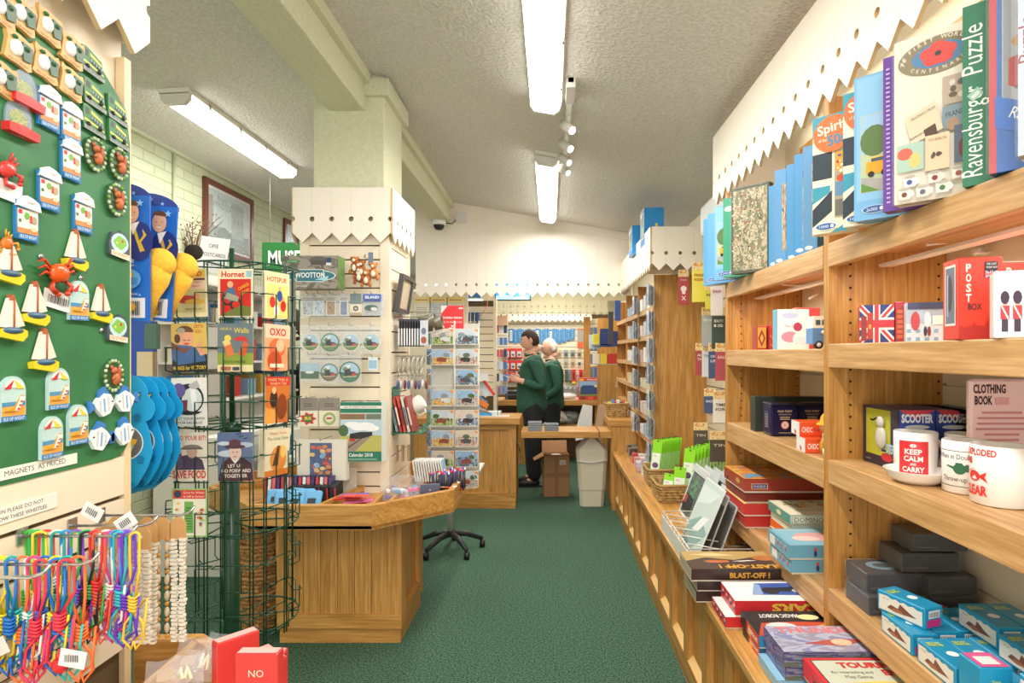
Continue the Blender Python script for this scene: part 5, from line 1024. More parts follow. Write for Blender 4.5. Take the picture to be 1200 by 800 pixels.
# ---------------- third shelf ----------------
z3=1.1685
def scooter(x,label):
    t=BX('scooter_box',label,'box',(x,1.655,z3),.098,.19,.172,'#2f3f86',0,'toy scooter boxes'); q=FF(); q.r(0,.115,.098,.057,'#2f4a9c'); q.poly([(0,.172),(.098,.172),(.06,.15),(.03,.15)],'#c9404a'); q.t('SCOOTER',.049,.138,.022,'#e6eef8',w=.088,bold=.05); q.e(.049,.125,.035,.006,'#dfe4ea',12); q.r(0,0,.098,.11,'#39508a'); q.build('print',t); return t
t=scooter(.967,'toy scooter box leftmost in the near bay, window side showing'); q=FL(.19); q.r(0,0,.19,.172,'#2d2438'); q.r(.018,.03,.13,.135,'#b5b534'); q.poly([(.148,.03),(.185,.03),(.185,.165),(.148,.165)],'#3a3048'); q.t('SCOOTER',.13,.045,.024,'#a8c8e8',w=.075,bold=.04); q.e(.13,.03,.03,.012,'#c9303a',10); q.t('die cast model',.03,.012,.004,'#d0c8c0',w=.03); q.build('side_print',t)
m=MB(FL(.19).M); c=C('#c9c4bc',.25); m.ball((.105,.085,.004),(.026,.034,.010),c,12,8); m.ball((.105,.130,.006),(.018,.018,.008),c,10,6); m.tube([(.09,.14,.008),(.075,.132,.012),(.066,.134,.012)],.003,BLACK,6); m.tube([(.12,.05,.008),(.135,.05,.008)],.003,BLACK,6); m.build('scooter_model',t)
scooter(1.07,'toy scooter box second from the left behind the mugs'); scooter(1.172-.04,'toy scooter box right of the second one, hidden partly by the pink mug').location.x=1.125-.0
def mug(x,y,z,r,h,label,art,ha=-.2,wa=0,col='#f3f0ec',grp='printed mugs on the third shelf'):
    t=T('mug',label,'mug',(x,y,z),0,grp); cw=C(col,.15); m=MB(); m.lathe((0,0,0),[(0,.001),(r*.9,0),(r,.004),(r,h-.002),(r-.002,h),(r-.005,h-.002),(r-.006,.008),(0,.006)],cw,32); m.build('cup',t)
    m=MB(); c,s_=math.cos(ha),math.sin(ha); pts=[]
    for i in range(9): a=PI/2-PI*i/8; R=r-.003+.03*math.cos(a); pts.append((R*c,R*s_,h*.5+h*.32*math.sin(a)))
    m.tube(pts,.0055,cw,8); m.build('handle',t)
    # decal wrapped round the cup: artwork u = arc length, centred on the side facing the viewer
    q=MB(); art(q); w=math.atan2(-y,-x)-wa; vs=[]
    for a,b,c_ in q.v: th=w+a/r; rr_=r+.0004+c_; vs.append((rr_*math.cos(th),rr_*math.sin(th),b))
    q.v=vs; q.sm=[True]*len(q.sm); q.build('print',t); return t
def strips(q,u,v,w,h,m,n=12):
    for i in range(n): z=.0001; q.add([(u+w*i/n,v,z),(u+w*(i+1)/n,v,z),(u+w*(i+1)/n,v+h,z),(u+w*i/n,v+h,z)],[(0,1,2,3)],m)
    q.k+=1
def m_keep(q):
    strips(q,-.035,.012,.07,.088,C('#dc2f34')); q.e(0,.088,.008,.005,'#f4eee8',8)
    for i,(s_,h) in enumerate((('KEEP',.013),('CALM',.013),('AND',.006),('CARRY',.013))): q.t(s_,0,[.066,.048,.037,.020][i],h,'#f6efe8',w=[.040,.044,.014,.050][i],bold=.03)
def m_doubt(q):
    strips(q,-.065,.10,.13,.0015,BLACK); strips(q,-.065,.018,.13,.0015,BLACK); q.t('When in Doubt',-.002,.082,.012,'#3a3c3a',w=.080); q.t('Throw-up',0,.030,.012,'#3a3c3a',w=.055); q.e(.012,.060,.013,.013,'#2d6a4a',12); q.poly([(.0,.058),(-.016,.064),(-.016,.067),(.002,.064)],'#2d6a4a'); q.e(.027,.063,.006,.009,'#2d6a4a',10); q.r(.004,.070,.014,.004,'#2d6a4a')
def m_bomb(q):
    R='#dd3a34'; q.t('UNEXPLODED',.0,.108,.014,R,w=.095,bold=.03); q.t('BOMB',-.026,.088,.014,R,w=.04,bold=.03); q.e(.0,.062,.016,.012,R,12); q.poly([(.010,.062),(.030,.074),(.026,.062),(.032,.050)],R); q.t('CLEAR',.0,.022,.020,R,w=.062,bold=.04); q.poly([(-.02,.07),(.0,.08),(.0,.079),(-.02,.068)],R)
mug(.978,1.60,z3,.052,.122,'white KEEP CALM AND CARRY mug, left one, behind the dish',m_keep,.1,.1)
mug(1.095,1.575,z3,.048,.119,'KEEP CALM mug partly hidden behind the watering can mug',m_keep,.3)
mug(.992,1.425,z3,.050,.124,'white mug with green watering can reading When in Doubt',m_doubt,.9,.5)
mug(.990,1.312,z3,.058,.130,'white mug with red bomb lettering reading CLEAR, nearest on the shelf',m_bomb,.9,.95)
t=T('dish','shallow white dish in front of the KEEP CALM mug','dish',(.94,1.53,z3)); MB().lathe((0,0,0),[(0,0),(.045,0),(.068,.014),(.076,.032),(.078,.034),(.074,.033),(.064,.017),(.042,.005),(0,.004)],C('#f2eee8',.15),32).build('bowl',t)
t=T('clothing_book_pad','pink CLOTHING BOOK card pack standing on the third shelf at the right','card pack',(1.148,1.50,z3),0); MB().cb((0,.015,0),(.18,.02,.265),C('#fbdada'),.006).build('pad',t); q=MB(frame((-.09,.0044,.018),(1,0,0),(0,0,1))); q.t('CLOTHING',.048,.212,.021,'#4a2a2c',w=.082,bold=.04); q.t('BOOK',.033,.183,.021,'#4a2a2c',w=.045,bold=.04); q.lines(.008,.06,.14,.11,8,C('#d8949a'),random.Random(2)); q.r(.062,.182,.034,.018,'#e8b0b4'); q.build('print',t)
# second bay, third shelf
z3b=1.1605
def tin(x,y,label,name='gift_tin'):
    t=T(name,label,'tin',(x,y,z3b),0,'navy gift tins'); MB().cb((.055,.05,0),(.11,.10,.125),C('#26264e',.2,.3),.006).build('tin_body',t); MB().cb((.055,.05,.122),(.114,.104,.012),C('#3a3a4c',.2,.5),.005).build('lid',t); q=MB(frame((0,-.0008,0),(1,0,0),(0,0,1))); q.t('OLD FART',.055,.098,.008,'#cdb88a',w=.06,bold=.03); q.t('STORAGE TIN',.055,.086,.006,'#cdb88a',w=.05); q.lines(.035,.066,.04,.016,2,C('#cdb88a')); q.e(.055,.046,.017,.017,'#c9402c',16); q.e(.055,.046,.014,.014,'#e6d8c8',16); q.t('R',.055,.040,.012,'#c9402c'); q.lines(.03,.012,.05,.006,1,C('#cdb88a')); q.build('print',t)
    q=MB(frame((-.0008,.10,0),(0,-1,0),(0,0,1))); q.r(.03,.03,.04,.07,'#3a3a6a'); q.lines(.03,.03,.04,.06,6,C('#9a8a70')); q.build('side_print',t)
tin(.895,2.42,'navy lidded gift tin at the left end of the second bay third shelf'); tin(1.01,2.43,'navy lidded gift tin in the middle of the row of tins'); tin(1.122-.005,2.43,'navy lidded gift tin behind the orange boxes and hat toy')
t=BX('dark_tin','low dark green tin behind the navy gift tins','tin',(.88,2.57,z3b),.30,.06,.15,'#3a4038')
def obox(x,y,z,label): 
    t=BX('orange_box',label,'box',(x,y,z),.115,.10,.048,'#ee5a2c',-.12,'orange and yellow boxes'); q=FF(); q.r(.088,0,.027,.048,'#f0c83c'); q.poly([(.084,0),(.09,.01),(.082,.02),(.09,.03),(.084,.048),(.095,.048),(.095,0)],'#f0c83c'); q.t('CHOC',.025,.014,.018,'#fae8d8',w=.036,bold=.03); q.t('bar',.058,.018,.012,'#8a3a6a',w=.018); q.build('print',t)
    q=FL(.10); q.r(0,0,.10,.048,'#f0ece8'); q.e(.05,.02,.012,.02,'#d83a34',10,PI,2*PI); q.build('end_print',t); return t
obox(.862,2.02,z3b,'orange and yellow box, lower of two in the second bay'); obox(.868,2.08,z3b+.0485,'orange and yellow box, upper of two in the second bay')
t=T('hat_toy','small soft toy with yellow hat and paper tag in the second bay','soft toy',(.895,1.935,z3b)); m=MB(); m.ball((0,0,.035),(.022,.02,.035),C('#c98a2c',.9),12,8); m.build('body',t); MB().ball((0,-.003,.10),(.024,.021,.022),C('#e8a070',.9),12,8).build('head',t)
m=MB(); m.lathe((0,0,.11),[(.032,-.004),(.03,.0),(.02,.006),(.018,.022),(.01,.032),(0,.034)],C('#d9a21f',.9),16); m.build('hat',t); MB(frame((-.026,-.026,.055),(1,0,0),(0,0,1))).box((0,0,0),(.045,.028,.001),C('#e0d8b8')).build('paper_tag',t); MB().ball((-.008,-.024,.103),(.004,.003,.005),C('#2a5a9a'),8,5).build('eye',t); MB().tube([(-.01,-.01,.03),(-.012,-.02,0.004)],.008,C('#e8e4dc',.9),8).build('leg',t)
# ---------------- fourth shelf of the near bay: dark wrapped boxes, turquoise boxes ----------------
z4=.7685
def dark(x,y,z,w,d,h,label,rz=0,disc=False):
    t=BX('wrapped_dark_box',label,'box',(x,y,z),w,d,h,'#35302e',rz,'dark shrink-wrapped boxes'); MB().box((-.002,-.002,.001),(w+.002,d+.002,h+.0015),FILM).build('shrink_film',t)
    if disc: q=FTp(h); q.e(w*.5,d*.55,w*.28,d*.28,'#7a98a4',20); q.e(w*.5,d*.55,w*.16,d*.16,'#4a4a48',16); q.build('print',t)
    q=FF(); q.r(.006,.006,w-.012,h-.012,'#2a2628'); q.r(.01,.01,w*.4,.004,'#5a4a48'); q.build('front_print',t)
dark(.885,1.66,z4,.165,.13,.052,'dark shrink-wrapped box at the bottom left of the stack'); dark(.895,1.69,z4+.0535,.155,.12,.052,'dark wrapped box with a pale blue disc, upper left of the stack',0,True)
dark(1.06,1.66,z4,.13,.13,.052,'dark wrapped box at the bottom right of the stack'); dark(1.056,1.665,z4+.0535,.135,.13,.052,'dark wrapped box in the middle of the right pile'); dark(1.0,1.70,z4+.107,.165,.12,.052,'dark wrapped box with a blue disc, third layer of the right pile',.0,True); dark(1.04,1.715,z4+.1605,.16,.11,.05,'dark wrapped box on the very top of the stack')
TQ='#1f8fb8'
def tq(x,y,z,label,rz=0,rx=0,ry=0,w=.062,d=.135,h=.052,up=False):
    t=BX('model_box',label,'box',(x,y,z),w,d,h,TQ,rz,'turquoise die-cast model boxes',rx=rx,ry=ry)
    q=FL(d); q.poly([(.006,.005),(d-.006,.006)]+[(d-.006-(.004 if i%2 else 0)-.0*i,h*.8) for i in range(1)]+[(d-.02-.012*i,h*(.86 if i%2 else .78)) for i in range(int((d-.03)/.012))]+[(.006,h*.82)],'#ddd8cc'); q.poly([(d*.22,h*.3),(d*.4,h*.22),(d*.85,h*.36),(d*.7,h*.48),(d*.5,h*.72),(d*.46,h*.45),(d*.3,h*.5)],'#7a4a38'); q.e(d*.45,h*.32,d*.12,h*.08,'#a8684a',10); q.t('die cast',d*.2,h*.68,.004,'#5a5a5a',w=.018); q.build('side_print',t)
    q=FTp(h); q.t('DIE-CAST',w*.35,d*.80,.008,'#d8e04c',w=.032,bold=.03); q.t('MINIATURE',w*.35,d*.72,.008,'#d8e04c',w=.036,bold=.03); q.e(w*.55,d*.45,.013,.012,'#eef0ee',12); q.build('top_print',t)
    q=FF(); q.r(w*.12,h*.08,w*.75,h*.35,'#c9307a'); q.r(w*.2,h*.5,w*.6,h*.35,'#eef0ee')
    for i in range(8): q.r(w*.24+i*.004,h*.55,.002,h*.24,'#3a3a3e')
    q.build('end_print',t); return t
r1=[(.895,1.49,'turquoise model box at the left end of the front row'),(.96,1.50,'turquoise model box second in the left front row'),(.935,1.40,'turquoise model box lying across, third from the left')]
tq(.872,1.44,z4,'turquoise model box at the left end of the front edge',.0); tq(.937,1.455,z4,'turquoise model box directly behind the left end one'); tq(1.00,1.46,z4,'turquoise model box in the third row from the left end'); tq(1.065,1.46,z4,'turquoise model box fourth from the left end, before the dark stack'); tq(1.13,1.46,z4,'turquoise model box at the wall end of the far row')
tq(.915,1.46,z4+.0525,'turquoise model box lying slanted on top of the far row, brown ship on its lid',.35,ry=0)
tq(.872,1.285,z4,'turquoise model box with a ship picture, second along the front edge'); tq(.937,1.29,z4,'turquoise model box behind the second front one'); tq(1.0,1.295,z4,'turquoise model box, middle row third back'); tq(1.065,1.30,z4,'turquoise model box, middle row fourth back')
tq(1.02,1.36,z4+.0525,'turquoise model box on the second layer with a ship picture'); tq(1.085,1.36,z4+.0525,'turquoise model box on the second layer nearest the wall'); tq(1.0,1.20,z4+.0525,'turquoise model box on the second layer nearer the viewer',.0); tq(1.066,1.2,z4+.0525,'turquoise model box on the second layer, right, nearer the viewer')
t=BX('model_box','turquoise model box standing on end with a pink top label','box',(.868,1.205,z4),.066,.066,.095,TQ,.0,'turquoise die-cast model boxes'); q=FTp(.095); q.r(.004,.004,.058,.058,'#d85a90'); q.r(.014,.014,.038,.032,'#ece4e0'); q.build('top_print',t); q=FF(); q.t('DIE-CAST',.03,.05,.010,'#d8e04c',w=.036,rot=-PI/2,bold=.03); q.t('MINIATURE',.02,.05,.008,'#d8e04c',w=.04,rot=-PI/2); q.build('front_print',t)
tq(.872,1.065,z4,'turquoise model box picturing an aeroplane, nearest the viewer'); tq(.94,1.06,z4,'turquoise model box beside the nearest aeroplane one'); tq(.90,1.04,z4+.0525,'turquoise model box on top of the nearest aeroplane box',-.15)
tq(.925,1.2,z4+.0,'turquoise model box with a magenta end label beside the upright one')
t=T('flag_wrap','red patterned packet among the turquoise boxes','packet',(.98,1.60,z4)); MB().box((0,0,0),(.09,.03,.045),C('#b03038')).build('packet',t)
# ---------------- fourth shelf of the second bay: game boxes ----------------
z4b=.7355
def game(name_label,x,y,z,w,d,h,top,side,art=None,front=None,left=None,rz=0,g='board games in the second bay',lidc=None):
    t=T('board_game',name_label,'board game',(x,y,z),rz,g); m=MB(); m.box((.0015,.0015,0),(w-.0015,d-.0015,h*.3),C('#ded6c4')); m.build('box_base',t); MB().box((0,0,h*.12),(w,d,h),C(side,.3)).build('lid',t)
    q=FTp(h); q.r(0,0,w,d,top if not isinstance(top,str) else C(top,.3)); 
    if art: art(q,w,d)
    q.build('lid_print',t)
    if front: q=FF(); front(q,w,h); q.build('front_print',t)
    if left: q=FL(d); left(q,d,h); q.build('side_print',t)
    return t
pic=lambda s_,cols,sc=5: (lambda q,w,d:(q.r(.012,.012,w-.024,d-.024,photo(s_,cols,sc)),))
def tt(txt,u,v,h,c,w,rot=0): return lambda q,a,b:(q.t(txt,a*u,b*v,h,c,w=w,rot=rot,bold=.03),)
def both(*fs):
    def f(q,a,b):
        for g in fs: g(q,a,b)
    return f
game('red board game box, lower of two under the yellow topped one',.85,2.60,z4b,.33,.28,.054,'#c8303a','#c83a38')
game('red board game box with a yellow illustrated lid in the second bay',.84,2.59,z4b+.055,.34,.28,.054,'#e8c860','#cc3c3a',both(pic(6,['#e8cc6a','#f0dca0','#d88a4a','#8fb0c8'],4),tt('A Day at the Fair',.4,.6,.025,'#3a7ab0',.16)))
game('brown-red board game, lower of the two at the back of the second bay',.845,2.60,z4b+.11,.33,.27,.05,'#7a3a2c','#8f3a2e')
game('brown-red board game with a village picture, top of the second bay pile',.835,2.57,z4b+.161,.34,.30,.06,'#e0a84a','#a84436',both(pic(2,['#e0b050','#d8843c','#6f9ac0','#e8d8a0'],3),tt('THE WIND IN THE WILLOWS',.5,.75,.03,'#c23a28',.24)),lambda q,w,h:(q.r(.03,.016,.07,.024,'#e8c87a'),q.r(.033,.018,.064,.020,'#5a4a8a'),q.t('PUZZLE',.065,.023,.009,'#f0e8d8',w=.05)),lambda q,w,h:(q.e(w*.7,h*.6,.03,.012,'#c9a04a',12),q.e(w*.2,h*.3,.01,.008,'#2a1a18',8)))
for i in range(3): game('orange ended game box at the %s of the domino pile'%['bottom','middle','upper layer'][i],.925+.003*i,2.30,z4b+.035*i,.28,.22,.034,'#e8dcb8','#e8702c' if i<2 else '#d8e0d0')
game('pale DOMINO box on top of the orange ended boxes',.92,2.29,z4b+.1055,.29,.23,.036,'#ece2c0','#c9dccc',lambda q,w,d:(q.r(.01,.01,w-.02,d-.02,'#efe8cc'),scatter(q,.02,.09,w-.04,d-.10,34,['#e0683c','#e8b04a','#7ab08a','#c8d8d8'],.014,3),q.t('the best of games',.12,.04,.020,'#6a9aa0',w=.16)),lambda q,w,h:(q.r(.006,.004,w-.012,h-.008,'#b9ccb0'),q.r(.009,.006,w-.018,h-.012,'#ece6cc'),q.t('DOMINOES',.085,.009,.018,'#3a6a78',w=.14)),lambda q,w,h:(q.r(.0,0,w,h,'#5a9a8c'),q.e(w*.5,h*.5,.025,.01,'#e8d8a8',12)))
def kids(q,a,b): q.r(.004,.004,a-.008,b-.008,'#6aa8c0'); q.r(.02,.008,.05,b-.016,'#e8e0d4'); [ (q.e(u,b*.55,.006,.010,'#d8404a',8),q.e(u,b*.80,.005,.005,'#e8b890',8)) for u in (.10,.13,.17) ]
# two pale blue boxes poke out beyond the shelf edge, in front of the post
for i in range(2): game('pale blue children game box with small figures, %s of two'%['lower','upper'][i],.832-.008*i,2.06,z4b+.05*i,.30,.20,.048,'#78b4c8','#6aa8c0',both(lambda q,w,d:(q.r(.01,.01,w-.02,d-.02,'#8fc0d0'),q.e(w*.45,d*.5,.08,.05,'#e8a8a0',14),q.e(w*.3,d*.4,.05,.03,'#f0d0c4',12),q.lines(.02,d*.86,.2,.016,1,C('#e8e0d0')))),lambda q,w,h:(q.e(w*.3,h*.45,.006,.012,'#2a3a7a',8),q.e(w*.3,h*.75,.006,.006,'#d84a44',8)),kids)
# ---------------- games on the low bench ----------------
ZB2=.561
def gb(px,py,w,d,h,zoff,*a,**k): # near-left bottom corner given by eye, standing on the bench
    Y=(1.5-ZB2)*700/(py-413); return game(a[0],(px-645)*Y/700,Y,ZB2+zoff,w,d,h,*a[1:],g='board games on the low bench',**k)
def a_blast(q,w,d):
    q.r(.0,.0,w,d,'#4a3830'); q.poly([(0,d),(w,d),(w,d*.55),(w*.7,d*.7),(w*.45,d*.5),(w*.2,d*.65),(0,d*.45)],'#b89a60'); q.e(w*.28,d*.42,.05,.016,'#c06a3c',12); q.e(w*.75,d*.6,.05,.03,'#b8703c',12); q.poly([(w*.05,d*.8),(w*.3,d*.9),(w*.5,d*.75),(w*.3,d*.7)],'#dcc48c'); q.poly([(w*.42,d*.42),(w*.58,d*.48),(w*.66,d*.45),(w*.5,d*.40)],'#e6e0d8'); q.t('BLAST-OFF !',w*.55,d*.22,.035,'#e0a63c',w=.24,rot=PI,bold=.04)
f_blast=lambda q,w,h:(q.t('BLAST-OFF !',w*.52,h*.3,h*.42,'#e0a63c',w=.15,bold=.04),)
sx=[('bottom of the three',0,.33),('middle of the three',.045,.34)]
X0,Y0=(785-645)*2.62/700,2.40
for i,(n_,zo,w) in enumerate(sx): game('dark brown space board game with yellow lettering, '+n_,.548+.004*i,2.245,ZB2+zo*.93,.40,.19,.040,'#4a3830','#3c2d2a',a_blast,f_blast,lambda q,w,h:(q.r(0,0,w,h,'#cfc0a4'),q.lines(.01,.006,w-.02,h-.012,3,C('#7a7a80'))),g='board games on the low bench')
game('dark brown space board game, top of the three with its lid picture showing',.528,2.235,ZB2+.083,.42,.20,.045,'#4a3830','#3c2d2a',a_blast,f_blast,lambda q,w,h:(q.r(0,0,w,h,'#cfc0a4'),q.lines(.01,.006,w-.02,h-.012,3,C('#7a7a80'))),g='board games on the low bench')
def a_cars(q,w,d): q.r(0,0,w,d,'#ece8e4'); q.poly([(w*.2,d*.3),(w,d*.25),(w,d*.95),(w*.3,d*.9)],'#3a5aa8'); q.poly([(w*.3,d*.5),(w*.9,d*.4),(w*.95,d*.55),(w*.6,d*.7),(w*.35,d*.65)],'#20263a'); q.e(w*.7,d*.5,.04,.02,'#c8ccd4',12); q.e(w*.4,d*.5,.03,.03,'#2a2a30',12); q.poly([(w*.2,d*.3),(w*.3,d*.9),(w*.34,d*.8),(w*.3,d*.3)],'#8fa8d0')
def f_cars(q,w,h): q.t('CARS',w*.55,h*.80,h*.46,'#f0c84a',w=.17,rot=PI,bold=.04); q.lines(.12,.006,.12,.010,1,C('#e8b8a8'))
def l_cars(q,w,h):
    for i in range(4): q.e(.03+.045*i,h*.5,.010,.008,'#2f4a8a',8); q.e(.03+.045*i,h*.7,.008,.006,'#e8e0d8',8)
game('red board game with white top, bottom of the red pair',.595,2.03,ZB2,.40,.17,.04,'#e8e4e0','#cf2f30',None,None,l_cars,g='board games on the low bench')
game('red racing board game with yellow side lettering, on top of the pair',.628,2.03,ZB2+.041,.38,.17,.054,'#ece8e4','#d43234',a_cars,f_cars,l_cars,g='board games on the low bench')
def a_murder(q,w,d): q.r(0,0,w,d,'#2a2826'); q.t('MAGIC ROBOT',w*.30,d*.86,.024,'#e8e4dc',w=.13,bold=.03,rot=PI); q.e(w*.55,d*.74,.035,.02,'#f0e0a0',14); q.poly([(0,0),(w*.9,0),(w,d*.5),(w*.4,d*.55),(w*.1,d*.5)],'#c84a34'); q.e(w*.25,d*.35,.05,.03,'#e8ddd4',12); q.e(w*.7,d*.3,.06,.03,'#d8a04a',12); q.r(w*.8,d*.6,.05,.04,'#e87050')
def l_fire(q,w,h): q.r(0,0,w*.35,h,'#232323'); q.r(w*.35,0,w*.65,h,'#d8402c'); q.poly([(w*.4,0),(w*.5,h),(w*.6,0)],'#f0b040'); q.t('A SCIENCE GAME',w*.68,h*.3,h*.35,'#f4ece0',w=w*.5,bold=.03)
game('black and orange quiz board game, bottom of its pair',.642,1.83,ZB2,.36,.16,.036,'#2a2826','#2f7fae',a_murder,None,l_fire,g='board games on the low bench')
game('black and orange quiz board game with a yellow disc, top of its pair',.636,1.82,ZB2+.037,.37,.175,.038,'#2a2826','#3a86b0',a_murder,None,l_fire,g='board games on the low bench')
def a_thunder(q,w,d): q.r(0,0,w,d,photo(9,['#8a8ab0','#b4b4c8','#9a94a8','#c8c4cc'],3)); q.t('THUNDER',w*.42,d*.72,.035,'#d87a7c',w=.26,bold=.04); q.poly([(w*.2,d*.3),(w*.5,d*.5),(w*.7,d*.42),(w*.5,d*.2)],'#b8564a'); q.e(w*.5,d*.35,.03,.02,'#e0c0a0',10)
l_th=lambda q,w,h:(q.r(0,0,w,h,photo(4,['#3c3a78','#7a74a8','#2c2c58','#b0a8c8'],4)),)
f_th=lambda q,w,h:(q.r(0,0,w,h,photo(8,['#4a4a78','#7c86a0','#5a6a58','#9aa0b0'],4)),)
game('pale blue flat game box under the violet games',.628,1.655,ZB2,.36,.15,.03,'#8fbcd4','#78b0cc',g='board games on the low bench')
game('violet patterned board game, lower one',.652,1.655,ZB2+.031,.36,.15,.04,'#8a8ab0','#5a5690',a_thunder,f_th,l_th,g='board games on the low bench')
game('violet patterned board game, upper one with red lettering',.645,1.65,ZB2+.072,.37,.155,.04,'#8a8ab0','#5a5690',a_thunder,f_th,l_th,g='board games on the low bench')
def a_tour(q,w,d):
    q.r(.012,.012,w-.024,d-.024,'#3a342e'); q.r(.015,.015,w-.03,d-.03,'#c9cdb8'); q.t('TOURING',w*.42,d*.80,.026,'#c83a34',w=.17,bold=.06); q.t('ENGLAND',w*.66,d*.66,.026,'#c83a34',w=.15,bold=.06); q.t('An interesting and',w*.25,d*.69,.013,'#4a4a44',w=.11); q.t('Map Game',w*.27,d*.60,.014,'#4a4a44',w=.07); q.poly([(.015,d*.5),(w*.4,d*.55),(w-.015,d*.42),(w-.015,.015),(.015,.015)],'#e8c860'); q.poly([(.015,d*.3),(w*.4,d*.45),(w*.6,d*.2),(.015,.1)],'#a8b048'); q.poly([(w*.42,d*.1),(w*.5,d*.32),(w*.62,d*.36),(w*.85,d*.34),(w-.02,d*.1)],'#c8342c'); q.poly([(w*.5,d*.45),(w*.56,d*.43),(w*.6,d*.52),(w*.54,d*.54)],'#f0ece0'); q.e(w*.56,d*.3,.014,.012,'#e8b890',8)
l_tour=lambda q,w,h:(q.e(w*.88,h*.5,.012,.016,'#2a2422',10),q.t('Go back to start',w*.42,h*.35,h*.35,'#3a2a2a',w=.10))
game('red edged touring map board game, lower one at the bottom right',.70,1.38,ZB2,.38,.25,.05,'#c9303a','#d8343e',a_tour,None,l_tour,g='board games on the low bench')
game('red edged touring board game with map and motor car lid, upper one',.692,1.375,ZB2+.051,.38,.26,.052,'#d8343e','#dc3842',a_tour,None,l_tour,g='board games on the low bench')
# ---------------- green tube packets in baskets, prints in the wire rack ----------------
BASK=bumpy('willow','#93703c','#cfae74',45,1,.012,.8)
def rbasket(x,y,w,d,h,label,z=ZB2):
    t=T('rectangular_basket',label,'basket',(x,y,z)); m=MB()
    def ring(e,zz,r=.02): a=w/2+e; b=d/2+e; return [(a-r,-b,zz),(a,-b+r,zz),(a,b-r,zz),(a-r,b,zz),(-a+r,b,zz),(-a,b-r,zz),(-a,-b+r,zz),(-a+r,-b,zz)]
    vs=[];R=[ring(-.015,0),ring(.0,h),ring(-.012,h),ring(-.025,.008)]
    for r in R: vs+=r
    fs=[(i*8+j,i*8+(j+1)%8,i*8+8+(j+1)%8,i*8+8+j) for i in range(3) for j in range(8)]+[tuple(range(7,-1,-1)),tuple(range(24,32))]; m.add(vs,fs,BASK); m.build('basket_body',t)
    q=MB()
    for k in range(1,6):
        zz=h*k/6; rg_=ring(-.013+.015*k/6,zz); pts=[]
        for i in range(8):
            a=Vector(rg_[i]); b=Vector(rg_[(i+1)%8]); n_=max(1,int((b-a).length/.02))
            for j in range(n_): p=a.lerp(b,j/n_); e=1+.02*(-1)**(len(pts)+k); pts.append((p.x*e,p.y*e,p.z))
        q.tube(pts,.006,BASK,4,closed=True)
    q.build('weave',t); q=MB(); q.tube(ring(.0,h),.010,C('#a8854c',.7),6,closed=True); q.build('rim',t); return t
rbasket(.80,4.28,.24,.26,.12,'rear willow basket full of lime green packets on the bench')
rbasket(.79,3.86,.24,.30,.11,'front willow basket with lime green packets on the bench')
def lime(x,y,z,rz,tilt,label,h=.17):
    t=T('lime_packet',label,'packet',(x,y,z),rz,'lime green hanging packets',rx=tilt); m=MB(); m.box((-.04,-.0015,0),(.04,.0015,h),C('#8fd82c',.35)); m.build('card',t)
    q=MB(frame((-.04,-.0022,0),(1,0,0),(0,0,1))); q.r(.006,.01,.068,h*.62,'#e6ece0'); q.e(.04,h*.35,.026,.02,'#6a4a7a',12); q.t('PEN',.03,h*.56,.010,'#c9303a',w=.024); q.e(.04,h-.012,.008,.005,'#3a5a2a',8); q.build('print',t)
    m=MB(); m.tube([(.0,0,h),(.0,-.01,h+.01),(.01,-.016,h+.004)],.003,C('#2a3a2c'),5); m.build('hook_tab',t)
for i in range(11): lime(.735+.016*i,4.25+.012*i,ZB2+.04,-.75,-.22-.01*(i%3),'lime green packet in the rear willow basket, number %s from the aisle side'%['one','two','three','four','five','six','seven','eight','nine','ten','eleven'][i],.28)
for i in range(11): lime(.86+.028*i,3.78+.02*i,ZB2+.07+.006*i,-.75,-.2,'lime green packet in the row behind the framed prints, place %s from the aisle'%['one','two','three','four','five','six','seven','eight','nine','ten','eleven'][i],.26)
lime(.735,3.80,ZB2+.03,-.8,-.35,'lime green packet leaning alone at the aisle corner of the front basket',.14)
lime(.80,3.74,ZB2+.02,-.6,-.2,'lime green packet face on in the front basket showing its white print',.20)
t=T('wire_print_rack','white wire rack holding wrapped prints at the bench edge','rack',(.60,2.58,ZB2)); m=MB()
for z in (.01,.05,.09): m.tube([(0,0,z),(0,.62,z),(.34,.62,z),(.34,0,z)],.003,WIREW,5,closed=True)
m.build('frame_wires',t)
for i in range(7): MB().tube([(0,.03+.09*i,.10),(0,.03+.09*i,.005),(.34,.03+.09*i,.005),(.34,.06+.09*i,.14)],.0028,WIREW,5).build('divider_wire',t)
for i in range(5): MB().tube([(0,.05+.12*i,.10),(.16,.0+.12*i,.085)],.0025,WIREW,5).build('cross_wire',t)
MB().box((-.006,0,0),(-.003,.62,.075),C('#e4e2da')).build('front_strip',t)
def printp(x,y,w,h,rz,tilt,label,art,bg='#e9ece6'):
    t=T('wrapped_print',label,'print',(x,y,ZB2+.006),-PI/2,'wrapped prints in the wire rack',rx=-tilt); MB().box((0,0,0),(w,.003,h),C(bg)).build('mount',t); q=MB(frame((0,-.0008,0),(1,0,0),(0,0,1))); art(q,w,h); q.build('print',t); MB().box((-.003,-.003,0),(w+.003,-.0018,h+.004),FILM).build('sleeve',t)
def a_loco(q,w,h): q.r(.015,.015,w-.03,h-.05,'#3f5a58'); q.e(w*.45,h*.55,.07,.06,'#3f8a4a',14); scatter(q,.02,.05,w-.04,h-.10,50,['#5f7a70','#2f4a44','#7a8a80','#4a6a50'],.014,5); q.poly([(w*.1,h*.2),(w*.55,h*.12),(w*.8,h*.3),(w*.7,h*.42),(w*.3,h*.45)],'#2a3036'); q.r(w*.18,h*.26,.05,.045,'#b83a34'); q.e(w*.3,h*.18,.022,.022,'#1e2226',12); q.e(w*.55,h*.2,.022,.022,'#1e2226',12); q.r(w*.0,h-.04,w,.035,'#c8ccc8')
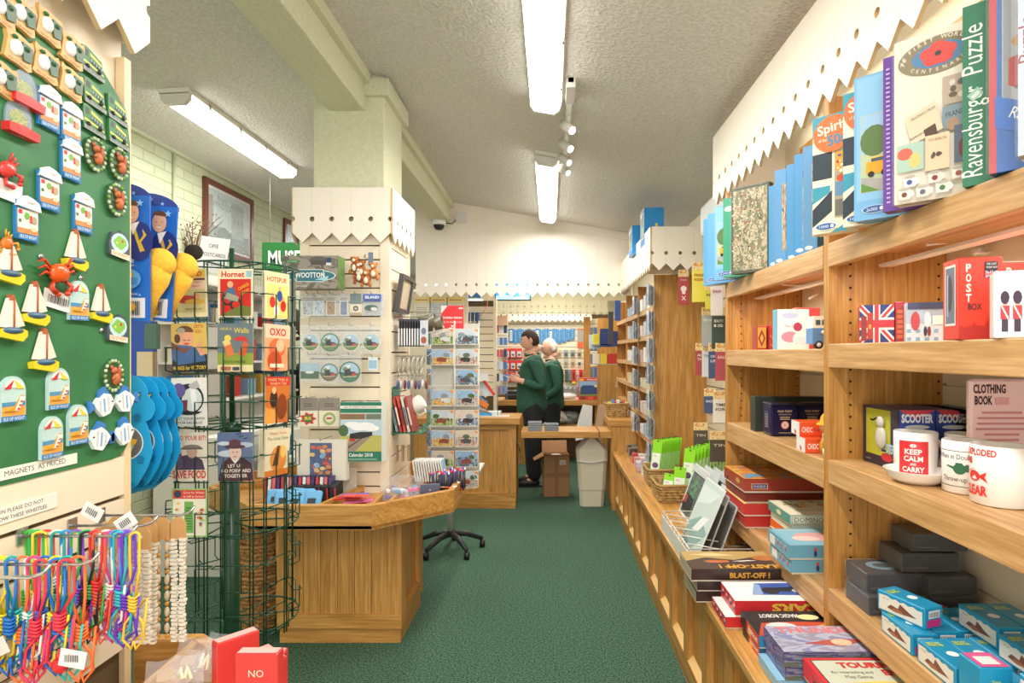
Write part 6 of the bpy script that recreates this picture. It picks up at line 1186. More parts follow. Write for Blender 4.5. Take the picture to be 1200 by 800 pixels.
def a_sea(q,w,h): q.r(.01,.01,w-.02,h-.02,'#c9d8d0'); q.poly([(.01,.01),(w*.6,.01),(w-.01,h*.35),(w*.5,h*.5),(.01,h*.3)],'#7fa8a0'); q.poly([(w*.3,h*.25),(w*.55,h*.5),(w*.85,h*.55),(w*.6,h*.3)],'#eef2f0'); q.poly([(.01,.01),(.01,h*.2),(w*.45,.01)],'#4f8078'); q.e(w*.2,h*.12,.03,.012,'#c0a060',10); q.poly([(.02,h*.6),(w*.6,h*.7),(w-.02,h*.9),(.02,h*.88)],'#d8e2de')
printp(.755,3.52,.30,.30,0,.36,'wrapped locomotive print on dark green, rear one in the wire rack',a_loco)
printp(.655,3.00,.32,.34,0,.40,'wrapped pale seascape print, front one in the wire rack',a_sea)
for i,(x,y) in enumerate(((.80,3.48),(.85,3.46),(.90,3.44),(.70,2.99),(.75,2.98))): printp(x,y,.30,.30-.01*i*(i<3),0,.36,'wrapped dark print behind the %s'%['locomotive print, nearest it','locomotive print, second behind it','locomotive print, furthest behind it','seascape print, nearest it','seascape print, next behind it'][i],lambda q,w,h:(q.r(.012,.012,w-.024,h-.06,'#4a4c46'),q.e(w*.5,h*.5,.06,.08,'#6a6e64',12)),'#cfd4d2')
# small bottles and packs on the bench
for i,(x,y,l,c) in enumerate(((.70,5.05,'red and white small box at the far end of the bench goods','#c8505a'),(.745,5.02,'white small box in the middle of the far bench goods','#e8e0d8'),(.69,4.86,'pink patterned small box on the bench','#d8a0a0'),(.735,4.84,'pale small box behind the clear jar','#e6dcd4'),(.79,5.0,'cream small box by the tower panel','#e0cfc0'),(.70,4.52,'black and white striped box by the rear basket','#e8e8e8'))):
    t=BX('small_gift_box',l,'box',(x,y,ZB2),.045,.05,.085,c,.1); q=FF(); q.r(.006,.02,.033,.02,'#5a3a3a' if i!=5 else '#2a2a2e'); q.r(.006,.05,.033,.012,'#b8504a' if i!=5 else '#2a2a2e'); q.build('print',t)
for i,(x,y) in enumerate(((.70,4.70),(.75,4.66))):
    t=T('clear_jar','clear lidded jar on the bench, %s of two'%['aisle side','wall side'][i],'jar',(x,y,ZB2)); MB().lathe((0,0,0),[(.001,0),(.025,0),(.026,.07),(.001,.07)],C('#dcd4e4',.1,alpha=.5),14).build('glass',t); MB().lathe((0,0,.07),[(.027,0),(.027,.018),(0,.018)],C('#c8c0cc'),14).build('lid',t)
for i,(x,y) in enumerate(((.72,5.62),(.75,5.50),(.71,5.42))):
    t=BX('boxed_ornament','dark framed small box at the far end of the bench, %s'%['furthest','middle','nearest'][i],'box',(x,y,ZB2),.09,.03,.075,'#8a8278'); q=FF(); q.r(.01,.01,.07,.055,'#4a4440'); q.e(.045,.035,.012,.010,'#b8564a',8); q.build('print',t)
# ---------------- packets on the right slatwall ----------------
HC='#f0d9a0'
def hpack(x,y,z,w,h,c,art,label,g='header-card packets on the right slatwall',n=3):
    t=T('hanging_packet',label,'packet',(x,y,z),0,g)
    m=MB(); 
    for i in range(n): m.box((-w/2+.004*i,.012*i,-h),(w/2+.004*i,.012*i+.004,-.05),C(c))
    m.build('packet',t); m=MB(); m.box((-w/2,-.001,-.05),(w/2,.003,0),C(HC)); m.build('header_card',t)
    q=MB(frame((-w/2,-.0018,-h),(1,0,0),(0,0,1))); scatter(q,.0,h-.05,w,.05,14,['#d8603a','#c8a03a','#e88a4a'],.006,3); art(q,w,h); q.build('print',t)
    MB().tube([(1.208-x,.02,-.008),(-.02,.02,-.008),(-.03,.02,.004)],.0025,STEEL,5).build('hook',t)
txt=lambda c,ls:(lambda q,w,h:[q.t(s_,w/2,h-.09-.028*i,.016,c,w=w*.7,bold=.02) for i,s_ in enumerate(ls)])
def skull(q,w,h): q.e(w/2,h*.45,.022,.022,'#f0e4e0',12); q.r(w/2-.012,h*.30,.024,.02,'#f0e4e0'); q.t('X',w/2,h*.12,.03,'#f0e4e0',bold=.03); q.t('POISON',w/2,h*.68,.012,'#f0e4e0',w=w*.6)
hp=lambda px,py,Y: P(px,py,Y)
HP=[(801,316,4.3,.075,.25,'#b84a4a',skull,'tall red skull packet hanging by the tower panel'),(819,307,3.75,.085,.25,'#e8da5a',txt('#b05a2c',['PRIDE','POISON']),'yellow packet with header card hanging left of the air conditioner row'),(832,330,3.7,.06,.17,'#d8cf4a',txt('#3a3a2a',['NO']),'short yellow packet next to the tall yellow one'),(840,325,3.5,.07,.22,'#ece4e4',txt('#a83a5a',['SHOP']),'white and pink packet beside the second bay panel'),
(829,360,3.85,.075,.25,'#a8aca8',txt('#e8e8e0',['FROM']),'grey packet in the second row, left'),(842,360,3.6,.08,.25,'#3f4f4c',txt('#e6e6dc',['BEAUTY','IS']),'dark green packet in the second row, right'),
(821,402,4.1,.07,.22,'#b0484e',txt('#f0dcd8',['ALL','THE']),'dark red packet at the left of the third row'),(829,402,3.9,.07,.22,'#d8dad8',txt('#5a6a7a',['TOAST']),'white packet second in the third row'),(837,402,3.72,.07,.22,'#4a5a80',txt('#dde2ea',['ONE','LIFE']),'blue packet third in the third row'),(846,402,3.5,.075,.22,'#b8525c',txt('#f0e0dc',['SALE']),'rose packet at the right of the third row'),
(832,455,3.85,.075,.16,'#4a5a84',txt('#e0e4ec',['MADE']),'blue packet in the lowest row, left'),(844,458,3.6,.085,.19,'#ece8dc',txt('#6a5a4a',['TIME','FOR']),'cream packet in the lowest row, right'),
(821,495,3.9,.09,.17,'#5a5248',txt('#cfc4a8',['TIN']),'dark brown packet low on the slatwall above the lime packets, left'),(843,505,3.5,.11,.18,'#564e46',txt('#cfc4a8',['TIN']),'dark brown packet low on the slatwall above the lime packets, right')]
for (px,py,Y,w,h,c,a,l) in HP: hpack(*P(px,py,Y),w,h,c,a,l) if 0 else hpack(P(px,py,Y).x,Y,P(px,py,Y).z+.0,w,h,c,a,l)
# card racks on the aisle side of the tower
def cardrack(y,z,label,i):
    t=T('card_rack',label,'rack',(.735,y,z),0,'clear card racks on the tower shelving'); m=MB(); m.tube([(0,-.06,.10),(0,-.06,-.0),(0,.06,0),(0,.06,.10)],.002,C('#b9bcc0'),4); m.tube([(.05,-.06,.12),(0,-.06,.06),(0,.06,.06),(.05,.06,.12)],.002,C('#b9bcc0'),4); m.build('wire',t)
    q=MB()
    for j in range(5): q.box((.006+.010*j,-.055,.004),(.009+.010*j,.055,.16-.006*j),C(['#b9c4cc','#8a98a8','#d8d8d4','#7a8a9a','#c8b8a8'][(i+j)%5]))
    q.build('cards',t); m=MB(Fa((.005,.05,0))); m.r(.01,.02,.08,.11,photo(i%7,['#7a8aa0','#b8c0c8','#4a5a6a','#c8a898'],5)); m.build('print',t)
rows=['bottom','second','third','fourth','fifth','sixth','seventh','top']
for i,z in enumerate((.66,.86,1.06,1.26,1.46,1.66,1.86)): cardrack(4.55,z,'clear rack of cards at the tower front edge, %s row'%rows[i],i)
for i,z in enumerate((.80,1.0,1.2,1.4,1.62,1.84)): cardrack(5.35,z,'clear rack of cards at the second tower panel, %s row'%rows[i],i+2)
rg=random.Random(12)
for j,y in enumerate((4.75,5.6)):
    for i,z in enumerate((.80,.98,1.20,1.42,1.64,1.86)):
        for k in range(3):
            t=T('small_stock_box','small stock item on the %s tower section, %s shelf, %s along'%(['near','middle'][j],rows[i],['first','second','third'][k]),'box',(.79,y+.2*k,z),0,'small stock on the tower shelving'); MB().box((0,0,0),(.09,.12,.07+.06*rg.random()),C(rg.choice(['#e8e4dc','#c8a89a','#9ab0c4','#c4ccb0','#d8c8a0','#b8b8c0','#d8c8c0']))).build('box',t)
# blue window boxes on the canopy
def wbox(px,py,Y,w,d,h,label):
    p=P(px,py,Y); t=BX('window_toy_box',label,'box',(p.x,Y,2.325),w,d,h,'#1f86d0'); q=FF(); q.r(.0,.0,w,h,'#2a90d8'); q.r(w*.55,.02,.02,h*.5,'#e8c83a'); q.r(w*.72,.02,.04,h*.4,'#e8e8e8'); q.build('front_print',t); q=FL(d); q.r(.02,.05,d-.04,h-.08,'#d8d4c0'); q.r(.03,.06,d-.06,h-.10,'#7a8a80'); q.e(d/2,h*.4,d*.2,h*.14,'#a8b8a0',10); q.r(.0,h-.012,d,.01,'#e8c040'); q.e(d*.25,h-.04,.03,.02,'#f0f0f0',10); q.build('side_print',t)
wbox(755,300,4.55,.15,.20,.28,'blue toy box with a cellophane window on the canopy, nearer one'); wbox(741,300,5.0,.12,.22,.24,'blue toy box with a cellophane window on the canopy, further one')
t=T('canopy_tubing','grey folded stand lying on the canopy beside the blue toy boxes','stand',(.98,4.9,2.33)); MB().tube([(0,0,.0),(.16,.0,.10)],.02,C('#8a8c8c'),8).build('tube',t); MB().tube([(.03,.05,.0),(.2,.1,.06)],.012,C('#4a4a4c'),8).build('tube',t)
# ---------------- goods on the slatwall tower ----------------
YT=3.244
def hookT(t,x,z,L=.1): MB().tube([(x,0.0,z),(x,-L,z),(x,-L-.008,z+.012)],.0025,STEEL,6).build('hook',t)
p=P(330,338,3.05); t=BX('model_kit_box','large grey boxed building kit with a teal oval at the top of the tower','box',p,.288,.10,.168,'#6f675e'); q=FF()
q.r(0,0,.288,.168,photo(12,['#5d564e','#8f877a','#6c645a','#a8a294'],3)); q.e(.19,.145,.05,.02,'#5a544e',14); q.r(.15,.12,.09,.024,'#4a4642'); q.r(.012,.035,.25,.062,'#e6ece8') if 0 else None
q.e(.145,.066,.132,.032,'#e2e8e4',28); q.e(.145,.066,.127,.028,'#2a6e80',28); q.r(.075,.034,.14,.064,'#e2e8e4'); q.r(.078,.037,.134,.058,'#2a6e80'); q.t('WOOTTON',.145,.056,.026,'#f0f0ea',w=.15,bold=.02); q.e(.055,.138,.040,.009,'#3a7a4a',16); q.t('OUT THE BOX',.055,.135,.006,'#e6ece0',w=.05); q.r(.228,.118,.026,.04,'#2a3a6a'); q.r(.228,.118,.026,.014,'#d8d8d8'); q.poly([(.17,.045),(.24,.065),(.235,.04)],'#9fd0dc'); q.lines(.012,.008,.12,.010,1,C('#c8c4ba')); q.build('print',t)
q=MB(frame((.288+EP,0,0),(0,1,0),(0,0,1))); q.r(0,0,.10,.168,photo(13,['#4f7a3c','#6f9a50','#3c5a34'],3)); q.build('end_print',t); hookT(t,.02,.175,-.08)
t=T('plush_monkeys','cluster of small brown and white soft toys beside the large grey kit box','soft toy',P(427,318,3.12)); rg=random.Random(3)
for i in range(6):
    x,z=rg.uniform(-.05,.05),rg.uniform(-.05,.035); BR=C(['#b06a34','#9c5a2a','#c27f46'][i%3],.95); m=MB(); m.ball((x,0,z),(.024,.022,.03),BR,10,7); m.ball((x,-.018,z-.004),(.012,.008,.017),C('#ede0cc',.9),8,6); m.ball((x,-.01,z+.038),(.019,.018,.018),BR,10,7)
    for s_ in (-1,1): m.ball((x+s_*.017,-.006,z+.048),(.007,.005,.008),BR,6,5); m.ball((x+s_*.022,-.012,z-.026),(.009,.009,.014),BR,6,5)
    m.ball((x,-.026,z+.034),(.009,.006,.008),C('#ecdcc4',.9),6,5); m.build('toy',t)
MB().tube([(0,.12,.075),(0,-.0,.075),(.01,-.01,.09)],.003,STEEL,6).build('hook',t); MB().box((.02,.0,.03),(.045,.004,.10),C('#6a7a8a')).build('tag_card',t)
def pouchc(px,py,w,h,label,art,g,Y=3.15,film_=True,bg=None,nm='hanging_packet',n=1):
    p=P(px,py,Y); t=T(nm,label,'packet',p,0,g); M=frame((-w/2,0,-h),(1,0,0),(0,0,1))
    m=MB(); m.box((-w/2,0,-h),(w/2,.0025,0),C(bg) if bg else FILM2); 
    for i in range(1,n): m.box((-w/2+.004*i,.010*i,-h),(w/2+.004*i,.010*i+.002,0),C(bg) if bg else FILM2)
    m.build('backing',t); q=MB(M@Matrix.Translation((0,0,.001))); art(q,w,h); q.build('print',t)
    if film_: m=MB(); m.add([(-w/2-.003,-.006,-h-.004),(w/2+.003,-.005,-h-.004),(w/2+.003,-.003,.006),(-w/2-.003,-.005,.006)],[(0,1,2,3)],FILM); m.build('film',t)
    MB().tube([(0,YT-Y,.0),(0,-.02,.0),(0,-.03,.012)],.0022,STEEL,5).build('hook',t); return t
G1='small packets on the top hook row of the tower'
pics=[['#8a5a44','#b8c8d0','#d8d0c4'],['#3f8ac0','#d8e4ea','#2a5a8a'],['#8a6a50','#b89a78','#5a4434'],['#5a6a88','#8a9ab0','#4a5a78']]
def pk(i): return lambda q,w,h:(q.r(.01,.01,w-.02,h*.62,'#e6e2da'),q.r(.014,.014,w-.028,h*.56,photo(20+i,pics[i%4],4)),q.lines(.014,h*.7,w-.028,h*.14,2,C('#7a8088')))
for i,(x,w,l) in enumerate(((361,.085,'leftmost, with a framed scene'),(374,.07,'second, with a blue sea picture'),(388,.07,'third, sepia picture'),(403,.062,'fourth, slate coloured picture'))): pouchc(x,344,w,.125,'small clear packet on the top row of tower hooks, '+l,pk(i),G1)
pouchc(417,344,.06,.10,'small grey and white card with a round badge on the tower',lambda q,w,h:(q.r(0,h*.45,w,h*.55,'#7a8a8e'),q.r(0,0,w,h*.45,'#e6dcc4'),q.e(w/2,h*.22,.014,.014,'#3a3a3c',14),q.e(w/2,h*.22,.008,.008,'#b8b8b4',12)),G1,film_=False,bg='#d8cfb8')
pouchc(436,344,.105,.115,'clear packet with a blue and white header at the right of the top hook row',lambda q,w,h:(q.r(.004,h*.64,w-.008,h*.34,'#2a5ab8'),q.t('ISLAND',w/2,h*.78,.014,'#f0f4f8',w=w*.7,bold=.03),q.t('ERASERS',w/2,h*.66,.012,'#2a3a6a',w=w*.75,bold=.03),q.e(w*.45,h*.35,.035,.016,'#3a5a4a',12),q.e(w*.6,h*.3,.018,.010,'#d8d8d8',10)),G1,n=3)
def rnd(seed,gr='#5d8a4a',sq=False):
    def f(q,w,h):
        cx,cy,r=w/2,h*.40,min(w,h)*.46
        if sq: q.r(cx-r,cy-r*.8,2*r,r*1.7,'#a9c4d4'); q.r(cx-r,cy-r*.8,2*r,r*.8,'#4a6a50'); q.e(cx,cy-r*.1,r*.5,r*.15,'#e0e4e0',10); return
        q.e(cx,cy,r,r,['#e2ded2','#3f6a50','#dcd6c8','#d8d2c4'][seed%4],26); q.e(cx,cy,r*.88,r*.88,'#a9c8de',24); q.e(cx,cy,r*.88,r*.88,gr,24,PI,2*PI); q.e(cx-r*.3,cy+r*.25,r*.4,r*.25,'#6f8a5a',10); q.poly([(cx-r*.5,cy-r*.35),(cx+r*.5,cy-r*.35),(cx+r*.55,cy+.0*r),(cx+r*.1,cy+r*.05),(cx,cy+r*.3),(cx-r*.5,cy+r*.2)],'#26282b'); q.r(cx+r*.2,cy-r*.35,r*.4,r*.25,'#c43a2a'); q.poly([(cx-r*.1,cy+r*.3),(cx+r*.1,cy+r*.7),(cx-r*.5,cy+r*.6)],'#e4e6e4'); q.poly([(cx-r*.7,cy-r*.55),(cx+r*.7,cy-r*.45),(cx+r*.6,cy-r*.35),(cx-r*.7,cy-r*.42)],'#b8a68a')
    return f
for i,(x,l) in enumerate(((364,'leftmost, black engine'),(387,'second, dark green rim'),(411,'third, cream rim'),(435,'rightmost, two rims'))): pouchc(x,381,.105,.15,'clear pouch with a round train picture coaster, middle row, '+l,rnd(i),'round coasters in pouches on the tower')
pouchc(363,415,.105,.15,'clear pouch with a square landscape coaster, left of the lower pouch row',rnd(4,sq=True),'round coasters in pouches on the tower')
pouchc(386,416,.10,.15,'clear pouch with a red engine round coaster, middle of the lower row',rnd(1,'#7a6a4a'),'round coasters in pouches on the tower',Y=3.12); pouchc(410,415,.12,.155,'clear pouch with a green rimmed sea view coaster, right of the lower row',rnd(5,'#3f7a5a'),'round coasters in pouches on the tower')
pouchc(437,418,.05,.07,'small blue and white card below the coaster pouches',lambda q,w,h:(q.r(.004,.01,w-.008,h*.6,'#9ac0dc'),),G1,film_=False,bg='#dfe6ec')
def badge_card(c1,c2,poly): return lambda q,w,h:(q.r(0,h*.55,w,h*.45,'#8f857c'),q.r(0,0,w,h*.55,'#ece2cc'),q.lines(.03,h*.68,w-.06,h*.15,2,C('#5a5450')),q.poly([(w/2+.038*(1+.25*(-1)**i)*math.cos(i*PI/7),h*.27+.030*(1+.2*(-1)**i)*math.sin(i*PI/7)) for i in range(14)],c1) if poly else q.e(w/2,h*.27,.034,.034,c1,20),q.e(w/2,h*.27,.022,.020,c2,14),q.t('BUS' if poly else '',w/2,h*.23,.016,'#e8d040',w=.034,bold=.04) if poly else q.r(w/2-.014,h*.25,.028,.010,'#c43a34'))
pouchc(361,466,.105,.15,'cream badge card with a red and yellow starburst, left of the pair',badge_card('#c83a30','#2f7a44',1),'badge cards on the tower',film_=False,bg='#ece2cc',n=2)
pouchc(386,466,.11,.15,'cream badge card with a round engine emblem, right of the pair',badge_card('#9ab06a','#e0dcc8',0),'badge cards on the tower',film_=False,bg='#ece2cc',n=2)
def a_cal(q,w,h):
    q.r(0,0,w,h,'#1f7a5e'); q.r(0,h*.89,w,h*.05,'#ebe8dc'); q.t('ISLE OF WIGHT STEAM RAILWAY',w/2,h*.903,.008,'#3a4a44',w=w*.8); q.r(0,h*.70,w,h*.12,'#c8ccc4'); q.r(w*.0,h*.71,w*.6,h*.09,'#8a6a4a'); q.r(w*.62,h*.71,w*.37,h*.09,'#6f7a6a'); q.r(0,h*.17,w,h*.53,'#b9cfdd')
    for x,y,a,b in ((.3,.62,.2,.05),(.6,.6,.25,.06),(.75,.56,.2,.05),(.45,.57,.2,.05)): q.e(w*x,h*y,w*a,h*b,'#f2f4f4',12)
    q.e(w*.08,h*.52,w*.12,h*.1,'#4a6a44',12); q.poly([(0,h*.17),(w,h*.17),(w,h*.44),(w*.5,h*.46),(0,h*.42)],'#b9b45c'); q.poly([(0,h*.17),(w*.35,h*.17),(w*.75,h*.42),(w*.6,h*.43),(0,h*.26)],'#9a8a7a'); q.poly([(0,h*.17),(w*.1,h*.17),(w*.6,h*.42),(w*.57,h*.42)],'#5a4a40'); q.poly([(w*.22,h*.36),(w*.6,h*.40),(w*.78,h*.44),(w*.78,h*.50),(w*.5,h*.50),(w*.24,h*.47)],'#2a2c2e'); q.r(w*.22,h*.34,w*.14,h*.05,'#b83a34'); q.e(w*.30,h*.42,w*.06,h*.035,'#1a1c1e',12)
    q.t('Calendar 2018',w/2,h*.085,.018,'#eaf0ea',w=w*.58,bold=.02); q.lines(w*.1,h*.02,w*.8,h*.04,2,C('#9ac0b0'))
pouchc(423,471,.215,.31,'green railway wall calendar reading Calendar 2018 with a steam train picture',a_cal,'wall calendars on the tower',Y=3.12,n=5,bg='#e6e8e0',nm='wall_calendar',film_=False)
def a_cush(q,w,h): q.r(0,0,w,h,'#e2dccb'); q.r(w*.26,h*.06,w*.45,h*.86,'#2f4f80'); r=random.Random(4); [q.e(w*(.30+.37*r.random()),h*(.12+.74*r.random()),w*.06,h*.05,r.choice(['#c98a5a','#7fb0d0','#e0c080','#8a3a4a','#2a3a6a','#a9c4d4','#c8503a']),8) for _ in range(34)]; q.r(w*.26,h*.06,w*.45,.012,'#c47a6a')
pouchc(377,515,.255,.21,'large cream pack with a blue picture strip, front one low on the tower',a_cush,'cream picture packs on the tower',Y=3.10,bg='#e2dccb',n=3); pouchc(396,548,.20,.145,'cream picture pack hanging lower behind the front one',lambda q,w,h:(q.r(0,0,w,h,'#ddd6c4'),q.r(w*.1,h*.1,w*.5,h*.5,'#3a4a78'),q.e(w*.3,h*.3,.03,.02,'#c98a5a',8)),'cream picture packs on the tower',Y=3.19,bg='#ddd6c4')
# goods on the tower's right side
XS=-.878
t=T('picture_frame','dark grey framed picture leaning out from the top right side of the tower','picture',(XS+.012,3.30,1.73),0,ry=.16); m=MB(); m.box((0,0,0),(.025,.26,.022),C('#4a4846')); m.box((0,0,.19),(.025,.26,.212),C('#4a4846')); m.box((0,0,.022),(.025,.022,.19),C('#4a4846')); m.box((0,.238,.022),(.025,.26,.19),C('#4a4846')); m.build('frame',t); MB().box((.005,.022,.022),(.012,.238,.19),C('#c9b89a')).build('picture',t); MB().box((-.01,.0,-.012),(.06,.26,-.004),ACRY).build('acrylic_ledge',t)
for i in range(9):
    t=T('wallet_card','slim dark wallet card on the side hook row of the tower, %s from the tower'%['first','second','third','fourth','fifth','sixth','seventh','eighth','furthest'][i],'card',(XS+.03+.015*i,3.34,1.69),0,'wallet cards on the tower side'); MB().box((0,0,-.155),(.003,.10,0),C('#4a4e5c')).build('card',t); m=MB(); m.box((-.0025,-.002,-.15),(.0055,.0,-.055),C('#d8dade')); m.build('insert',t)
    if i==8: q=MB(frame((-.0,-.0022,-.15),(1,0,0),(0,0,1))); q.r(-.0,0,.045,.14,'#c8ccd4'); q.e(.02,.03,.016,.02,'#a8503a',10); q.e(.02,.08,.014,.02,'#6a7a8a',10); q.build('print',t)
t=T('side_hooks','row of chrome hooks on the right side of the tower','hook',(XS,3.36,1.70))
MB().tube([(0,.19,.04),(.21,.19,.04),(.22,.19,.055)],.0028,STEEL,6).build('hook',t)
for z in (.0,-.22,-.33,-.62): MB().tube([(0,0,z),(.19,0,z),(.205,0,z+.015)],.0028,STEEL,6).build('hook',t)
for i in range(6):
    t=T('bangle','clear pack of ring bangles on the second side hook of the tower, %s'%['innermost','second','third','fourth','fifth','outermost'][i],'bangle',(XS+.03+.025*i,3.36,1.44),0,'bangles on the tower side'); MB().tube([(.01*math.sin(a),.045*math.cos(a),.045*math.sin(a)-.01) for a in [2*PI*j/16 for j in range(16)]],.004,C('#b9b6ac',.3,.5),6,closed=True).build('ring',t)
for i in range(9):
    t=T('keyring','patterned keyring on the third side hook of the tower, number %s out'%['one','two','three','four','five','six','seven','eight','nine'][i],'keyring',(XS+.02+.02*i,3.36,1.365),0,'keyrings on the tower side'); MB().tube([(0,.012*math.cos(a),.0+.012*math.sin(a)) for a in [2*PI*j/10 for j in range(10)]],.0015,STEEL,4,closed=True).build('split_ring',t); m=MB(); m.ball((0,0,-.045),(.008,.022,.028),C(['#5a6a9a','#d8d4d0','#7a3a4a'][i%3],.3),10,6); m.build('fob',t)
for i,(px,py,Y,l) in enumerate(((492,379,3.52,'dark patterned mug hanging on its side near the red sign, left'),(500,381,3.56,'dark patterned mug hanging on its side near the red sign, right'))):
    t=T('hanging_mug',l,'mug',P(px,py,Y),0,ry=1.35); MB().lathe((0,0,0),[(0,.0),(.04,0),(.042,.004),(.042,.095),(.038,.095),(.038,.008),(0,.008)],C('#6a6250',.3),20).build('cup',t); m=MB(); m.tube([(.04,0,.075),(.065,0,.07),(.065,0,.03),(.04,0,.022)],.006,C('#ece6dc'),6); m.build('handle',t)
    MB().tube([(.065,0,.06),(.065,-.0,.12)],.002,STEEL,4).build('hook',t)
t=T('enamel_mug','white mug hanging beside the green brochure holder','mug',P(480,479,3.45),0,ry=1.0); MB().lathe((0,0,0),[(0,.0),(.04,0),(.042,.004),(.042,.09),(.038,.09),(.038,.008),(0,.008)],C('#f0ede4',.2),20).build('cup',t); MB().tube([(.04,0,.075),(.065,0,.07),(.065,0,.03),(.04,0,.022)],.006,C('#ece6dc'),6).build('handle',t)
t=T('brochure_holder','green acrylic holder with red and grey brochures on the right side of the tower','holder',(XS+.005,3.30,1.13)); m=MB(); c=C('#1f8a66',.15,alpha=.75); m.box((0,0,-.08),(.17,.16,-.074),c); m.box((0,0,-.08),(.004,.16,.18),c); m.box((.165,0,-.08),(.17,.16,-.03),c); m.build('holder',t)
for i in range(5):
    m=MB(Matrix.Translation((.02+.022*i,.0,-.07))@Matrix.Rotation(-.22,4,'Y')); m.box((0,0,0),(.012,.14,.20),C(['#8a98a4','#b8443c','#c8503f','#d8d0c4','#9a4038'][i])); m.build('brochure',t)
    q=MB(Matrix.Translation((.02+.022*i,-.001,-.07))@Matrix.Rotation(-.22,4,'Y')@frame((0,0,0),(1,0,0),(0,0,1))); q.r(.002,.04,.009,.1,['#5a7080','#e8d8c8','#7a2a2a','#5a6a78','#e0d0c0'][i]); q.build('spine_print',t)
for i,(px,c) in enumerate(((463,'#e8a070'),(470,'#c8b49a'),(477,'#b8a48a'))):
    t=T('wooden_bookmark','wooden bookmark hanging below the green brochure holder, %s'%['left','middle','right'][i],'bookmark',P(px,530,3.4),0,'bookmarks below the brochure holder'); MB().box((0,0,-.05),(.012,.03,.04),C('#b89a78')).build('strip',t)
# ---------------- contents of the island tray ----------------
z=ZB+.071
for i in range(16):
    t=T('magazine',OD[i]+' thin striped booklet from the left in the left tray compartment','booklet',(-1.46+.022*i,3.03,z),0,'booklets in the left tray compartment',rx=-.12); MB().box((0,0,0),(.014,.10,.13),C(['#c23a4a','#e8e4e0','#d86a7a','#4a3a6a'][i%4])).build('pages',t); MB().box((-.001,.0,.128),(.016,.10,.134),C('#3a3a5a')).build('top_edge',t)
for i in range(6):
    t=T('pencil_case','black pencil case in the tray compartment before the tower, %s'%['left rear','second rear','third rear','fourth rear','fifth rear','right rear'][i],'pencil case',(-1.30+.04*i,3.02,z),0,'black pencil cases in the tray',rx=.1); MB().cb((0,.05,0),(.036,.11,.09),C('#2a2a2e',.7),.004).build('case',t); MB().box((.012,-.006,.01),(.018,-.004,.08),C('#d8404a')).build('zip_pull',t)
for i,(x,y,a) in enumerate(((-1.30,2.90,.2),(-1.24,2.88,-.1),(-1.20,2.93,.3),(-1.16,2.89,.0),(-1.27,2.95,-.2),(-1.35,2.92,.1))):
    t=T('blue_purse','sky blue purse in the front tray compartment, %s'%['left front','middle front','centre rear','right front','left rear','far left'][i],'purse',(x,y,z),a,'sky blue purses in the tray',rx=-.5); MB().cb((0,0,0),(.085,.022,.095),C('#6aaede',.5),.006).build('case',t); MB().box((-.02,-.0125,.03),(.02,-.011,.055),C('#28303c')).build('label_patch',t)
for i in range(7):
    t=T('flat_packet','flat %s packet fanned in the middle tray compartment, layer %s'%(['black','red','red','pink','red','blue','red'][i],['one','two','three','four','five','six','seven'][i]),'packet',(-.99+.02*(i%4),2.90+.03*(i%3),z+.010+.009*i),.35-.12*i,'packets in the middle tray compartment',ry=-.08); MB().cb((0,0,0),(.14,.05,.007),C(['#2a2a2c','#dd3a38','#e04840','#d86a9a','#d83434','#4a6ad0','#e85048'][i],.3),.002).build('packet',t)
t=T('pencil_tub_divider','clear acrylic box of novelties at the front right of the island tray','tub',(-.845,3.01,z)); m=MB(); m.box((0,0,.0),(.17,.003,.10),ACRY); m.box((0,.15,.0),(.17,.153,.115),ACRY); m.box((0,0,0),(.003,.15,.11),ACRY); m.box((.17,0,0),(.173,.15,.11),ACRY); m.build('acrylic_walls',t)
rg=random.Random(8)
for i in range(22):
    t=T('novelty','small coloured novelty in the clear tub, %s layer, spot %s'%(['lower','upper'][i//11],['one','two','three','four','five','six','seven','eight','nine','ten','eleven'][i%11]),'novelty',(-.835+.0135*(i%11),3.03+.11*rg.random(),z+.012+.03*(i//11)),rg.uniform(0,3),'novelties in the clear tub'); MB().cb((0,0,0),(.034,.02,.02),C(rg.choice(['#b8c0c8','#6a4ab0','#e85aa0','#e6e6e2','#5a9ad0','#c8ccd0']),.3),.004).build('piece',t)
for i in range(12):
    t=T('white_booklet',OD[i]+' white edged booklet from the left, standing right of the tower','booklet',(-.76+.014*i,3.36,z+.035),0,'white booklets in the right tray',ry=-.15); MB().box((0,0,0),(.008,.10,.12),C('#e4e2dc')).build('pages',t)
    if i==11: q=MB(frame((.0,-.001,0),(1,0,0),(0,0,1))); MB().box((.008,0,0),(.010,.10,.12),C('#9ac0dc')).build('cover',t)
PC=['#2aa84a','#d8343a','#2a5ad0','#1a1a1e','#2fb858','#e0502c']
for i in range(18):
    t=T('pencil',OD[i]+' striped pencil from the left, fanned right of the tower','pencil',(-.80+.014*i,3.16,z+.05),-.5,'pencils in the right tray',rx=-.25); MB().cyl((0,0,0),(0,.16,.0),.0045,C(PC[i%6],.3),6).build('barrel',t); MB().cyl((0,-.012,0),(0,0,0),.001,C('#d8b07a'),6,r2=.0045).build('tip',t)
for i in range(34):
    a=i%9; b=i//9
    t=T('pen',OD[a]+' patterned pen in the %s row of the right tray corner'%(['front','middle','third','back'][b]),'pen',(-.655+.014*a+.03*b,3.22+.045*b,z),0,'patterned pens in the right tray corner',rx=-.3,ry=rg.uniform(-.1,.1)); MB().cyl((0,0,0),(0,0,.105),.0045,C(['#26242c','#3a2a44','#1e2a4a'][i%3]),6).build('barrel',t); MB().ball((0,0,.108),(.006,.006,.008),C(['#e03a4a','#e8508a','#2a4ad0','#e8e4e4','#d8303a'][i%5],.3),7,5).build('cap',t)
